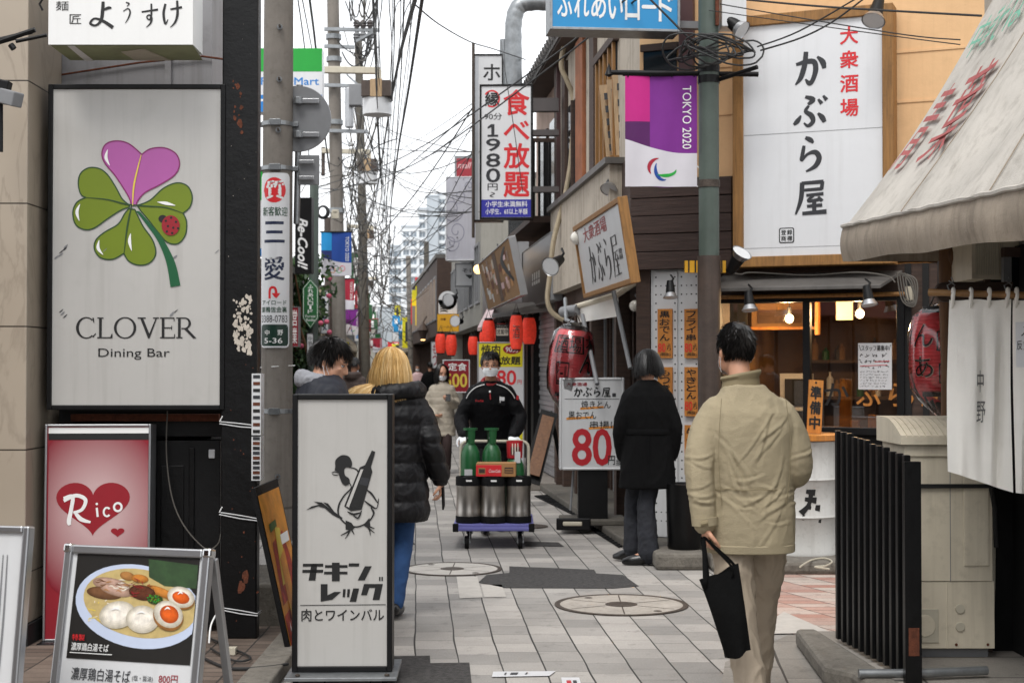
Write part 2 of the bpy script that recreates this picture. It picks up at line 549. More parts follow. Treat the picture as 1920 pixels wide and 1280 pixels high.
mk('coat_black', '09090a', .9, spec=.15, var=.3, scale=30, bump=.4, bscale=120)
mk('puffer_black', '0c0b0e', .5, spec=.3, var=.25, scale=8, bump=.35, bscale=26)
mk('uniform_black', '08080b', .7, spec=.2, var=.2, scale=8, bump=.3, bscale=24)
mk('uniform_red', '9a1a20', .6)
mk('jeans_dark', '1b1d24', .85, var=.35, scale=7, bump=.3, bscale=60)
mk('jeans_blue', '1c3f6b', .85, var=.18, scale=9, bump=.2, bscale=80)
mk('navy_jacket', '0f131f', .7, var=.2, scale=9, bump=.3, bscale=22)
mk('hood_grey', '85868b', .9, var=.12, scale=20, bump=.3, bscale=90)
mk('coat_cream', 'a89f90', .75, var=.1, scale=9, bump=.4, bscale=22)
mk('trouser_brown', '2c1d1b', .85, var=.2)
mk('coat_taupe', '4b3f3a', .75, var=.2, scale=9, bump=.4, bscale=20)
mk('shoe_black', '0c0b0b', .3, var=.2)
mk('bag_black', '070707', .9, var=.3, scale=9, bump=.5, bscale=30, spec=.12)
mk('noodle_dark', '1d1b19', .4, var=.2)
mk('noodle_broth', 'b8a26c', .3, var=.15, scale=30)
mk('noodle_meat', 'b09080', .4, var=.2, scale=30)
mk('egg_white', 'd9d0c0', .4, var=.04)
mk('egg_shade', 'a5733f', .4, var=.1)
mk('yolk', 'c2491a', .3, var=.2, scale=30)
mk('bowl_white', 'b9c3d8', .3, var=.05)
mk('chashu_brown', '6d4a30', .4, var=.3, scale=30)
mk('pizza_red', 'a5371f', .4, var=.6, scale=14)
mk('pizza_orange', 'd08b33', .4, var=.25, scale=12)

def custom(name, fn, rough=.75):
    m = bpy.data.materials.new(name); m.use_nodes = True
    n, l = m.node_tree.nodes, m.node_tree.links
    b = n["Principled BSDF"]; b.inputs['Roughness'].default_value = rough
    def math_(op, a, c=None):
        q = n.new("ShaderNodeMath"); q.operation = op
        for i, x in enumerate((a, c)):
            if x is None: continue
            if isinstance(x, (int, float)): q.inputs[i].default_value = x
            else: l.new(x, q.inputs[i])
        return q.outputs[0]
    fn(n, l, b, math_)
    MATS[name] = m

def mixrgb(n, l, f, a, c):
    x = n.new("ShaderNodeMix"); x.data_type = 'RGBA'
    for i, q in ((0, f), (6, a), (7, c)):
        if isinstance(q, tuple): x.inputs[i].default_value = tuple(q) + (1,) if len(q) == 3 else q
        elif isinstance(q, (int, float)): x.inputs[i].default_value = q
        else: l.new(q, x.inputs[i])
    return x.outputs[2]

def paving(c0, c1, joint, tw, tl, jw=.006, jl=.003, ang=-.065):
    """hand-laid paving: columns along the street, each column with its own row offset, every slab its own tone"""
    def fn(n, l, b, ma):
        tc = n.new("ShaderNodeTexCoord")
        sx = n.new("ShaderNodeSeparateXYZ")
        wob = n.new("ShaderNodeTexNoise"); wob.inputs['Scale'].default_value = 1.1; wob.inputs['Detail'].default_value = 2
        l.new(tc.outputs['Object'], wob.inputs['Vector']); l.new(tc.outputs['Object'], sx.inputs[0])
        wv = ma('MULTIPLY', ma('SUBTRACT', wob.outputs[0], .5), .026)
        u = ma('ADD', ma('ADD', sx.outputs[0], ma('MULTIPLY', sx.outputs[1], -ang)), wv)
        v = ma('ADD', sx.outputs[1], wv)
        us = ma('DIVIDE', u, tw); col = ma('FLOOR', us)
        w1 = n.new("ShaderNodeTexWhiteNoise"); w1.noise_dimensions = '1D'; l.new(col, w1.inputs['W'])
        vs_ = ma('ADD', ma('DIVIDE', v, tl), w1.outputs[0])
        # every third slab of a column is split in two
        row = ma('FLOOR', vs_)
        cx = n.new("ShaderNodeCombineXYZ"); l.new(col, cx.inputs[0]); l.new(row, cx.inputs[1])
        w2 = n.new("ShaderNodeTexWhiteNoise"); w2.noise_dimensions = '3D'; l.new(cx.outputs[0], w2.inputs['Vector'])
        fu = ma('FRACT', us); fv = ma('FRACT', vs_)
        du = ma('MULTIPLY', ma('MINIMUM', fu, ma('SUBTRACT', 1, fu)), tw)
        dv = ma('MULTIPLY', ma('MINIMUM', fv, ma('SUBTRACT', 1, fv)), tl)
        ju = ma('LESS_THAN', du, ma('MULTIPLY', ma('ADD', .35, wob.outputs[0]), jw))
        jv = ma('LESS_THAN', dv, ma('MULTIPLY', ma('ADD', .35, w1.outputs[0]), jl))
        j = ma('MAXIMUM', ju, ma('MULTIPLY', jv, .75))
        base = mixrgb(n, l, w2.outputs[0], c0, c1)
        n1 = n.new("ShaderNodeTexNoise"); n1.inputs['Scale'].default_value = 120; n1.inputs['Detail'].default_value = 3
        n2 = n.new("ShaderNodeTexNoise"); n2.inputs['Scale'].default_value = .9; n2.inputs['Detail'].default_value = 7; n2.inputs['Roughness'].default_value = .7
        l.new(tc.outputs['Object'], n1.inputs['Vector']); l.new(tc.outputs['Object'], n2.inputs['Vector'])
        g = ma('ADD', .62, ma('MULTIPLY', n1.outputs[0], .76))
        g2 = ma('ADD', .50, ma('MULTIPLY', n2.outputs[0], .94))
        gc = n.new("ShaderNodeCombineXYZ"); gm = ma('MULTIPLY', g, g2)
        for i in range(3): l.new(gm, gc.inputs[i])
        mm = n.new("ShaderNodeMix"); mm.data_type = 'RGBA'; mm.blend_type = 'MULTIPLY'; mm.inputs[0].default_value = 1
        l.new(base, mm.inputs[6]); l.new(gc.outputs[0], mm.inputs[7])
        # gum spots and stains
        n3 = n.new("ShaderNodeTexNoise"); n3.inputs['Scale'].default_value = 7; n3.inputs['Detail'].default_value = 9; n3.inputs['Roughness'].default_value = .75
        l.new(tc.outputs['Object'], n3.inputs['Vector'])
        st = n.new("ShaderNodeMapRange"); st.inputs[1].default_value, st.inputs[2].default_value, st.inputs[4].default_value = .55, .72, .62
        l.new(n3.outputs[0], st.inputs[0])
        o1 = mixrgb(n, l, st.outputs[0], mm.outputs[2], tuple(x * .3 for x in c0))
        l.new(mixrgb(n, l, j, o1, joint), b.inputs['Base Color'])
        bp = n.new("ShaderNodeBump"); bp.inputs['Strength'].default_value = .5; bp.inputs['Distance'].default_value = .006
        h = ma('SUBTRACT', ma('MULTIPLY', n1.outputs[0], .25), j)
        h = ma('ADD', h, ma('MULTIPLY', w2.outputs[0], .3))
        l.new(h, bp.inputs['Height']); l.new(bp.outputs[0], b.inputs['Normal'])
    return fn
custom('street_paving', paving(srgb('827f7b'), srgb('a6a19b'), srgb('2b2927'), .2235, .27, .0052, .0026))
custom('pink_paving', paving(srgb('a4786a'), srgb('b9aea4'), srgb('4a3f39'), .30, .13, .006, .006, ang=-.4), )
custom('grey_slabs', paving(srgb('7f7a73'), srgb('918b83'), srgb('3a3632'), .62, .5, .008, .008, ang=.1))
custom('dark_brick_paving', paving(srgb('55483f'), srgb('6f6156'), srgb('2a2521'), .2, .1, .006, .006, ang=.0))

def marble(n, l, b, ma):
    tc = n.new("ShaderNodeTexCoord")
    mp = n.new("ShaderNodeMapping"); mp.inputs['Rotation'].default_value = (.3, .75, .2); mp.inputs['Scale'].default_value = (1, 1, .35)
    l.new(tc.outputs['Object'], mp.inputs[0])
    a = n.new("ShaderNodeTexNoise"); a.inputs['Scale'].default_value = 3.2; a.inputs['Detail'].default_value = 8; a.inputs['Distortion'].default_value = 1.4
    l.new(mp.outputs[0], a.inputs['Vector'])
    vein = ma('SUBTRACT', 1, ma('MINIMUM', 1, ma('MULTIPLY', ma('ABSOLUTE', ma('SUBTRACT', a.outputs[0], .5)), 34)))
    c = n.new("ShaderNodeTexNoise"); c.inputs['Scale'].default_value = 1.1; c.inputs['Detail'].default_value = 6
    l.new(tc.outputs['Object'], c.inputs['Vector'])
    base = mixrgb(n, l, c.outputs[0], srgb('8f8272'), srgb('b3a797'))
    o = mixrgb(n, l, ma('MULTIPLY', vein, .28), base, srgb('6a5f52'))
    sx = n.new("ShaderNodeSeparateXYZ"); l.new(tc.outputs['Object'], sx.inputs[0])
    f = ma('FRACT', ma('DIVIDE', ma('ADD', sx.outputs[2], .22), .665))
    j = ma('LESS_THAN', ma('MINIMUM', f, ma('SUBTRACT', 1, f)), .006)
    l.new(mixrgb(n, l, j, o, srgb('3b332b')), b.inputs['Base Color'])
custom('marble', marble, .35)

def glassmat(name, tint, refl_rough=.02, clear=.88):
    m = bpy.data.materials.new(name); m.use_nodes = True
    n, l = m.node_tree.nodes, m.node_tree.links
    n.clear()
    out = n.new("ShaderNodeOutputMaterial"); mix = n.new("ShaderNodeMixShader")
    fr = n.new("ShaderNodeFresnel"); fr.inputs[0].default_value = 1.52
    sc = n.new("ShaderNodeMath"); sc.operation = 'MULTIPLY_ADD'; sc.inputs[1].default_value = 1.2; sc.inputs[2].default_value = 1 - clear
    tr = n.new("ShaderNodeBsdfTransparent"); tr.inputs[0].default_value = tint + (1,)
    gl = n.new("ShaderNodeBsdfGlossy"); gl.inputs['Roughness'].default_value = refl_rough
    l.new(fr.outputs[0], sc.inputs[0]); l.new(sc.outputs[0], mix.inputs[0])
    l.new(tr.outputs[0], mix.inputs[1]); l.new(gl.outputs[0], mix.inputs[2]); l.new(mix.outputs[0], out.inputs[0])
    MATS[name] = m
glassmat('window_glass', (.90, .91, .91), .015, .90)
glassmat('lens_glass', (.96, .97, .97), .02, .96)
glassmat('clear_vinyl', (.98, .98, .98), .10, .97)

# ---------------------------------------------------------------- ground
g = MB(); g.add([(-150, -60, 0), (150, -60, 0), (150, 700, 0), (-150, 700, 0)], [(0, 1, 2, 3)], 'street_paving')
structure('ground', g)
def sheet(name, pix, mat, z=.004, zz=None):
    mb = MB(); ps = [ground(x, y, z) for x, y in pix]
    mb.add([(p.x, p.y, z) for p in ps], [list(range(len(ps)))[::-1]], mat)
    return structure(name, mb)
sheet('asphalt_patch', [(955, 1061), (1114, 1067), (1118, 1074), (1168, 1077), (1198, 1098), (1150, 1102), (945, 1101), (897, 1091), (912, 1077), (955, 1073)], 'asphalt')
sheet('asphalt_patch', [(735, 1229), (806, 1228), (807, 1242), (880, 1241), (890, 1330), (700, 1330)], 'asphalt')
sheet('asphalt_patch', [(752, 986), (768, 984), (772, 992), (752, 994)], 'asphalt')
sheet('asphalt_patch', [(756, 1017), (776, 1016), (778, 1020), (757, 1021)], 'asphalt')
sheet('asphalt_patch', [(978, 1014), (1047, 1016), (1058, 1024), (985, 1023)], 'asphalt')
sheet('replacement_tiles', [(856, 1080), (895, 1080), (905, 1119), (862, 1121)], 'pale_tile')
sheet('replacement_tiles', [(902, 1095), (941, 1095), (949, 1118), (908, 1119)], 'pale_tile')
# pink cross-street paving and worn concrete by the corner
sheet('corner_paving', [(1330, 1048), (1700, 1050), (1800, 1290), (1600, 1240), (1575, 1188), (1475, 1188), (1400, 1110), (1330, 1064)], 'pink_paving')
sheet('pale_slab', [(1470, 1146), (1560, 1185), (1450, 1187), (1440, 1165)], 'pale_tile', .008)
sheet('concrete_apron', [(1478, 1190), (1580, 1189), (1640, 1300), (1560, 1400), (1330, 1400), (1360, 1240)], 'grey_slabs', .0045)

def manhole(name, label, px, py, wpx, rings=True, tile='rusty_tile'):
    p = ground(px, py); r = wpx * p.y / FPX / 2
    t = thing(name, label, 'manhole cover', (p.x, p.y, .002))
    mb = MB(); mb.lathe([(r, 0), (r, .006), (r * .92, .006), (r * .92, .003)], 'iron', 48); mb.build('rim', t, smooth=True)
    c = MB(); c.lathe([(r * .92, 0), (r * .92, .004), (0, .0042)], tile, 48)
    c.lathe([(r * .24, .004), (r * .24, .0062), (0, .0064)], 'iron', 32)
    for a in (.5, 1.55, 2.6):
        q = Vector((cos(a), sin(a), 0)); nrm = Vector((-sin(a), cos(a), 0)) * .004
        for sg in (-1, 1):
            A, B = q * r * .26 * sg, q * r * .87 * sg
            c.add([A - nrm + Vector((0, 0, .0055)), B - nrm + Vector((0, 0, .0055)), B + nrm + Vector((0, 0, .0055)), A + nrm + Vector((0, 0, .0055))], [(0, 1, 2, 3)], 'iron')
    for a in (2.2, -.9):
        c.ball((r * .78 * cos(a), r * .78 * sin(a), .004), .03, .03, .004, 'iron', 8)
    c.build('lid', t)
manhole('manhole_cover', 'round tiled manhole cover with rusty stains in the middle of the street', 1165, 1134, 250)
manhole('manhole_cover', 'round manhole cover with thick grooved iron rim touching the asphalt patch', 848, 1067, 185, tile='pale_tile')
manhole('manhole_cover', 'small distant manhole cover just right of the delivery trolley', 990, 987, 75, tile='iron')
def sticker(label, pix, art):
    ps = [ground(x, y, .006) for x, y in pix]
    mb = MB(); mb.add([(p.x, p.y, .006) for p in ps], [(3, 2, 1, 0)], 'white_clean')
    for (x0, x1, f) in art:
        a = ps[3].lerp(ps[2], x0); b = ps[3].lerp(ps[2], x1); c = ps[0].lerp(ps[1], x1); d = ps[0].lerp(ps[1], x0)
        mb.add([a.lerp(d, .3) + Vector((0, 0, .002)), b.lerp(c, .3) + Vector((0, 0, .002)), b.lerp(c, .7) + Vector((0, 0, .002)), a.lerp(d, .7) + Vector((0, 0, .002))], [(0, 1, 2, 3)], f)
    tag(mb.build('pavement_sticker'), label, 'sticker')
sticker('worn long white sticker flat on the paving at the bottom of the street', [(925, 1258), (1042, 1257), (1030, 1266), (922, 1268)], [(.2, .23, 'ink_grey'), (.3, .42, 'ink_grey'), (.55, .58, 'ink_grey')])
sticker('small white sticker with a red mark on the paving beside the long one', [(1052, 1269), (1086, 1269), (1092, 1290), (1056, 1290)], [(.25, .5, 'red_ink'), (.6, .8, 'ink_grey')])

# kerbs and raised pavements
k = MB(); k.box(-6, -1.30, -3, 8.6, 0, .06, 'dark_brick_paving'); structure('pavement', k)
k = MB()
for i in range(12):
    k.box(-1.30, -1.14, -3 + i * .97, -3 + i * .97 + .955, 0, .075, 'kerb_stone')
structure('kerb', k, bevel=.012)
k = MB()
for i, (x, y) in enumerate([(1.10, 11.40), (1.52, 11.30)]):
    k.box(x, x + .4, y, y + .5, 0, .13, 'kerb_stone')
k.box(1.94, 3.4, 11.15, 11.6, 0, .10, 'kerb_stone')
structure('kerb', k, bevel=.03)
k = MB(); k.box(1.12, 3.5, 11.62, 13.2, 0, .09, 'concrete_dark'); structure('pavement', k, bevel=.01)
k = MB(); k.prism([(1.52, 7.25), (1.62, 7.1), (1.80, 5.0), (1.92, 5.0), (1.78, 7.2), (1.70, 8.3), (1.58, 8.3)], 0, .10, 'kerb_stone'); structure('kerb', k, bevel=.025)
k = MB(); k.prism([(1.705, 8.3), (1.785, 7.2), (1.925, 5.0), (4, 5.0), (4, 8.3)], 0, .085, 'grey_slabs'); structure('pavement', k)
# ---------------------------------------------------------------- buildings
class Frame:
    """local frame of a wall: x along it, y into the building, z up"""
    def __init__(s, p, q):
        p, q = Vector(p), Vector(q); t = (q - p).normalized()
        s.p, s.t, s.n = p, t, Vector((-t.y, t.x)); s.rz = atan2(t.y, t.x); s.L = (q - p).length
    def at(s, px):
        u = (px - 960) / FPX
        return (u * s.p.y - s.p.x) / (s.t.x - u * s.t.y)
    def d(s, x, y=0): return s.p.y + s.t.y * x + s.n.y * y
    def z(s, py, x, y=0): return W(960, py, s.d(x, y)).z
    def root(s, name, label, cat='building', group=None):
        return thing(name, label, cat, (s.p.x, s.p.y, 0), s.rz, group)
    def world(s, x, y, z): 
        v = s.p + s.t * x + s.n * y
        return Vector((v.x, v.y, z))

# left corner: marble pier, grey metal wall, dark recess, black steel post
b = thing('marble_building', 'corner building with veined marble pier and grey metal panels behind the clover lightbox', 'building')
mb = MB(); mb.box(-6, -2.62, 8.0, 8.6, .17, 8, 'marble'); mb.build('marble_wall', b, bevel=.006)
mb = MB(); mb.box(-6.02, -2.60, 7.985, 8.6, .06, .17, 'black_matte'); mb.build('skirting', b)
mb = MB(); mb.box(-6, -1.75, 8.62, 10.2, 2.95, 8, 'grey_panel'); mb.box(-6, -1.75, 9.5, 10.2, .06, 2.95, 'dark_recess'); mb.box(-1.9, -1.75, 8.64, 9.5, .06, 2.95, 'dark_recess')
mb.box(-2.02, -1.985, 8.595, 8.62, 3.0, 8, 'grey_panel')
mb.tube([W(105, 142, 8.6), W(260, 118, 8.6), W(380, 106, 8.6), W(424, 112, 8.6)], .006, 'rust', 6)
mb.build('metal_wall', b)
mb = MB(); mb.box(-2.58, -1.62, 8.45, 8.62, 1.16, 1.32, 'black_metal'); mb.box(-2.5, -1.66, 8.40, 8.47, 1.25, 1.29, 'rust'); mb.build('shelf', b, bevel=.004)
mb = MB()
mb.box(-2.02, -1.655, 8.42, 8.9, .1, 1.14, 'black_metal'); mb.box(-1.83, -1.80, 8.405, 8.42, .1, 1.1, 'black_paint'); mb.box(-1.99, -1.86, 8.41, 8.42, .2, 1.0, 'black_paint')
mb.box(-1.72, -1.685, 8.412, 8.42, 1.04, 1.09, 'white_panel')
tag(mb.build('meter_cabinet', bevel=.006), 'black steel cabinet in the recess beneath the clover lightbox', 'cabinet')
mb = MB(); pts = [W(314, 770, 8.38), W(312, 850, 8.37), W(322, 930, 8.36), (W(345, 985, 8.36)), W(385, 1028, 8.36), W(408, 1020, 8.36), W(414, 1000, 8.36)]
mb.tube(spline(pts, 6), .004, 'cable_grey', 6)
tag(mb.build('loose_cable', smooth=True), 'loose grey cable dangling across the black cabinet', 'cable')

t = thing('steel_post', 'black painted steel post with peeling paint beside the clover sign', 'post', (-1.497, 8.31, .06))
mb = MB(); mb.box(-.111, .088, -.11, -.01, 0, 7, 'black_paint')
mb.build('column', t, bevel=.008)
mb = MB(); rd = random.Random(3)
def flakes(mb, px0, py0, px1, py1, n, mat, smax, d=8.197):
    for _ in range(n):
        c = W(rd.uniform(px0, px1), rd.uniform(py0, py1), d) - Vector((-1.497, 8.31, .06)); r = rd.uniform(.25, 1) * smax
        k = rd.randint(5, 8)
        ps = [(c.x + r * rd.uniform(.5, 1) * cos(6.283 * i / k), c.y + rd.uniform(0, .0015), c.z + r * 1.4 * rd.uniform(.5, 1) * sin(6.283 * i / k)) for i in range(k)]
        mb.add(ps, [list(range(k))], mat)
flakes(mb, 438, 555, 472, 662, 110, 'peeled_paint', .016)
flakes(mb, 418, 40, 486, 560, 14, 'peeled_paint', .003)
flakes(mb, 430, 150, 455, 250, 18, 'rust', .018)
flakes(mb, 440, 1075, 466, 1110, 10, 'rust', .03)
flakes(mb, 418, 660, 486, 1190, 24, 'rust', .007)
mb.build('peeling_patch', t)['kind'] = 'stuff'
for (y0, y1) in ((790, 798), (960, 972), (1138, 1150)):
    mb = MB(); z0, z1 = W(0, y0, 8.19).z - .06, W(0, y1, 8.19).z - .06
    for dz in (0, -.012):
        mb.tube([(-.117, .0, z0 + dz), (-.117, -.117, z0 + dz), (0, -.117, (z0 + z1) / 2 + dz * 1.5), (.094, -.117, z1 + dz), (.094, .0, z1 + dz)], .0030, 'white_panel', 6)
    mb.tube([(-.117, -.117, z0), (-.10, -.125, z0 + .03)], .0035, 'white_ink', 6)
    o = mb.build('tie_wire', t, smooth=True)
t = thing('poster_strip', 'torn black and white posters fixed down the side of the steel post', 'poster', (-1.43, 8.19, .06))
for i, (y0, y1) in enumerate(((700, 815), (818, 900))):
    mb = MB(); za, zb = W(0, y1, 8.2).z - .06, W(0, y0, 8.2).z - .06
    mb.box(-.006, .045, -.008, .10, za, zb, 'white_panel')
    a = Art(mb, lambda x, y: (x, y), -.009)
    for k2 in range(9):
        z = za + (zb - za) * (k2 + .3) / 9
        a.rect(.002, z, .040, z + .018, ('ink', 'rust', 'ink_grey')[k2 % 3], 1)
    mb.build('poster', t)
mb = MB(); mb.box(-1.85, -1.26, 8.72, 9.6, 0, .285, 'kerb_stone')
tag(mb.build('stone_block', bevel=.02), 'rough grey stone block behind the black steel post', 'stone block')

# right: the tavern on the corner
FK = Frame((1.2, 12.85), (4.15, 11.616))
kb = FK.root('corner_tavern', 'two storey corner tavern with ochre upper wall and dark timber ground floor')
X1, XM, X2 = FK.at(1352), FK.at(1513), FK.at(1682)
zs, zt = FK.z(800, 1.4), FK.z(566, 1.4)
mb = MB()
mb.box(.0, .46, .02, .30, .09, 2.40, 'white_panel')
for px0, px1 in ((1226, 1270), (1274, 1310)):
    x0, x1 = FK.at(px0), FK.at(px1)
    mb.box(x0, x1, 0, .02, .10, 2.38, 'white_panel')
    a = Art(mb, lambda x, y: (x, y), -.001)
    for col in (x0 + .02, x1 - .02):
        z = .16
        while z < 2.34:
            a.disc(col, z, .0075, .0075, 'ink', 0, n=8); z += .075
    for col in (x0 + .065, x0 + .11, x1 - .065):
        for z in [.16 + .075 * q for q in range(29)]:
            if z > 2.12 or z < .75 and (int(z * 100) % 2): a.disc(col, z, .006, .006, 'ink', 0, n=8)
mb.build('perforated_panel', kb)
mb = MB(); mb.box(-.13, -.005, .0, .14, .09, 2.40, 'wood_brown'); mb.build('corner_post', kb, bevel=.004)
mb = MB()
mb.box(.46, X1, .03, .30, .09, 2.40, 'wood_brown'); mb.box(X1, X2, .04, .30, .09, zs - .06, 'black_matte'); mb.box(X2, 3.2, .04, .3, .09, 2.40, 'wood_brown')
mb.box(X1, X2, .04, .30, zt + .07, 2.40, 'wood_brown')
for x in [X2 + .06 + .14 * i for i in range(8)]: mb.box(x, x + .05, .015, .04, .09, 2.40, 'black_matte')
mb.build('ground_floor_wall', kb)
mb = MB()   # timber cladding band
x0, x1 = -.16, FK.at(1376); nb = 5
for i in range(nb):
    za = 2.40 + i * .155
    mb.box(x0, x1, -.075 + .006 * (i % 2), .1, za, za + .148, 'siding_wood')
mb.box(x0 + .01, x1, -.05, .1, 2.40, 2.40 + nb * .155, 'black_matte')
mb.build('timber_cladding', kb, bevel=.004)
mb = MB()
mb.box(FK.at(1340), 3.2, .02, .4, 2.42, 7.6, 'orange_plaster')
mb.box(-.1, FK.at(1340), .02, .4, 3.19, 7.6, 'orange_plaster')
for py in (190, 330, 96):
    z = FK.z(py, 2.3); mb.box(FK.at(1340), 3.2, .012, .02, z, z + .02, 'orange_plaster')
mb.build('upper_wall', kb)
mb = MB(); mb.box(.27, .40, -.05, .02, 3.2, 7.6, 'plum_pipe'); mb.build('downpipe', kb, bevel=.01)
mb = MB(); mb.box(-.06, .24, .0, .02, 3.4, 4.3, 'dark_glass'); mb.box(-.08, .26, -.03, .0, 4.3, 4.36, 'wood_brown'); mb.build('upper_window', kb)
w = MB()
for a in ((X1 - .05, X1, zs - .05, zt + .07), (XM - .03, XM + .03, zs, zt), (X2, X2 + .06, zs - .05, zt + .07), (X1, X2, zt, zt + .07), (X1, X2, zs - .06, zs)):
    w.box(a[0], a[1], -.03, .06, a[2], a[3], 'black_metal')
wf = w.build('window_frame', kb, bevel=.004)
for xa, xb in ((X1, XM - .03), (XM + .03, X2)):
    p = MB(); p.box(xa, xb, .02, .026, zs, zt, 'window_glass')
    if xa > XM:   # painted shop name low on the pane
        a = Art(p, lambda x, y: (x, y), .018); 
        for i, ch in enumerate('かぶら屋'): 
            a.text(ch, XM + .14 + .26 * i, zs + .36, XM + .34 + .26 * i, zs + .18, 'ink' if i == 0 else 'orange_wood', 1, .02)
    p.build('pane', wf)
mb = MB(); z = FK.z(566, 1.4); mb.tube([(X1 - .04, -.05, z + .05), (X2 + .12, -.05, z + .05)], .018, 'honey_wood', 10); mb.box(X2 + .08, X2 + .13, -.07, .04, z, z + .11, 'pale_plastic'); mb.build('bamboo_rail', kb, smooth=True)
mb = MB()
za, zb = FK.z(538, 1.2, -.35), FK.z(512, 1.2)
xa, xb = FK.at(1352) - .03, FK.at(1700) - .05
mb.add([(xa - .02, -.38, za), (xb - .1, -.38, za), (xb + .02, 0, zb), (xa + .06, 0, zb), (xa - .02, -.38, za - .03), (xb - .1, -.38, za - .03), (xb + .02, 0, zb - .03), (xa + .06, 0, zb - .03)],
       [(0, 1, 2, 3), (7, 6, 5, 4), (0, 4, 5, 1), (1, 5, 6, 2), (2, 6, 7, 3), (3, 7, 4, 0)], 'grey_roof')
mb.build('canopy', kb, bevel=.004)
mb = MB(); mb.tube(spline([(xa + .1, -.2, za + .16), (xa + .25, -.22, za + .12), (.95, -.2, zb), (1.4, -.16, zb - .03), (1.8, -.2, zb - .02), (2.05, -.28, zb - .06), (2.12, -.3, za + .02)], 6), .006, 'cable_grey', 6)
for q in range(4): mb.tube(spline([(2.12 + .02 * q, -.2, za + .1), (2.16 + .02 * q, -.2, za - .12), (2.26, -.2, za - .16 + .02 * q), (2.27 - .02 * q, -.2, za + .04), (2.14, -.2, za + .1)], 6), .006, 'cable_grey', 6)
mb.build('wiring', kb, smooth=True)
# room behind the window
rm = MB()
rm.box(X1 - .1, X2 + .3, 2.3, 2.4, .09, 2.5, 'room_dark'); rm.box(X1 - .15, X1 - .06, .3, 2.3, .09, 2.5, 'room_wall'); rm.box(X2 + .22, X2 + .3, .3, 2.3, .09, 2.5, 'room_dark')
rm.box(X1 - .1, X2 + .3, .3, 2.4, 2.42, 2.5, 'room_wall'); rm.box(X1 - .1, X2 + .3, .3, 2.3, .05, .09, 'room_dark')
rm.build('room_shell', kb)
rm = MB()
rm.box(X1, X1 + .55, 1.1, 1.16, 1.92, 2.14, 'room_wall'); rm.box(X1 + .06, X1 + .5, 1.09, 1.1, 1.96, 2.08, 'room_dark')
for z in (1.9, 2.16): rm.box(X1 - .02, X1 + .6, 1.05, 1.1, z, z + .025, 'orange_wood')
rm.box(X1 + .6, X1 + .63, 1.0, 1.1, 1.85, 2.2, 'orange_wood')
rm.box(XM + .06, XM + .2, 1.0, 1.05, 1.98, 2.16, 'warm_lamp')
rm.box(X1 + .2, X2, .5, .9, .95, 1.0, 'wood_brown'); rm.box(X1 + .3, X2 - .1, 2.0, 2.3, 1.25, 1.28, 'wood_brown'); rm.box(X1 + .3, X2 - .1, 2.0, 2.3, 1.6, 1.63, 'wood_brown')
rd = random.Random(5)
for i in range(22):
    x = X1 + .35 + rd.random() * (X2 - X1 - .5); zz = rd.choice((1.28, 1.63)); h = rd.uniform(.1, .24)
    rm.lathe([(.035, zz), (.035, zz + h * .7), (.012, zz + h * .85), (.012, zz + h), (0, zz + h)], rd.choice(('cylinder_green', 'room_wall', 'egg_shade', 'white_panel', 'ink')), 10, c=(x, 2.12, 0))
for i in range(6):
    x = XM + .25 + i * .15; rm.box(x, x + .07, .6, .66, 1.0, 1.1 + .05 * (i % 2), ('egg_shade', 'orange_wood', 'white_panel')[i % 3])
rm.box(X1 + .15, X1 + .45, 1.6, 1.7, 1.15, 1.5, 'white_panel'); rm.box(X1 + .2, X1 + .4, 1.58, 1.6, 1.2, 1.45, 'ink')
rm.build('fittings', kb)
for px, py in ((1438, 597), (1577, 588)):
    y = .75; x = FK.at(px) + .03
    q = FK.world(x, y, 0); z = W(px, py, q.y).z
    t = thing('light_bulb', 'bare glowing bulb hanging behind the %s tavern window pane' % ('left' if px < 1500 else 'right'), 'light bulb', FK.world(x, y, z))
    mb = MB(); mb.ball((0, 0, 0), .038, .038, .042, 'bulb_glow', 14); bo = mb.build('bulb', t, smooth=True)
    mb = MB(); mb.lathe([(.02, .035), (.02, .1), (.004, .11), (.004, 2.42 - z)], 'ink', 10); mb.build('socket', t, smooth=True)
    L = bpy.data.lights.new('bulb_light', 'POINT'); L.energy, L.color, L.shadow_soft_size = 20, (1, .62, .3), .04
    lo = bpy.data.objects.new('bulb_light', L); lo.location = FK.world(x, y - .09, z); C.objects.link(lo)

# right side of the street behind the corner: the tavern's street wall
FR = Frame((.695, 17.9), (1.2, 12.85))          # x runs towards the viewer
FR = Frame((1.2 - .1 * 30, 12.85 + 30), (1.2, 12.85))
def RD(d): return FR.L - (d - 12.85) * sqrt(1.01)      # local x at distance d
def RB(mb, d0, d1, y0, y1, z0, z1, mat): mb.box(RD(d1), RD(d0), y0, y1, z0, z1, mat)
sw = FR.root('street_tavern_wing', 'old plastered tavern wing with tiled eave and open dark front behind the standing sign', 'building')
mb = MB()
RB(mb, 13.0, 18.6, .7, .9, 0, 2.5, 'dark_recess'); RB(mb, 13.0, 18.6, 0, .9, 2.30, 2.5, 'wood_brown')
for d in (13.05, 14.6, 16.2, 17.4, 18.45): RB(mb, d, d + .13, .0, .14, .08, 2.5, 'wood_brown')
for d in [13.3 + .22 * i for i in range(24)]: RB(mb, d, d + .05, .5, .55, .08, 2.4, 'wood_brown' if int(d * 10) % 3 else 'grey_plastic')
for z in (.7, 1.25, 1.8): RB(mb, 13.2, 18.4, .56, .6, z, z + .05, 'wood_brown')
mb.build('open_front', sw, bevel=.004)
mb = MB(); RB(mb, 14.15, 18.6, -.14, .2, 2.47, 3.5, 'cream_plaster'); RB(mb, 14.1, 18.6, -.19, .0, 3.5, 3.56, 'grey_roof')
mb.build('fascia', sw)
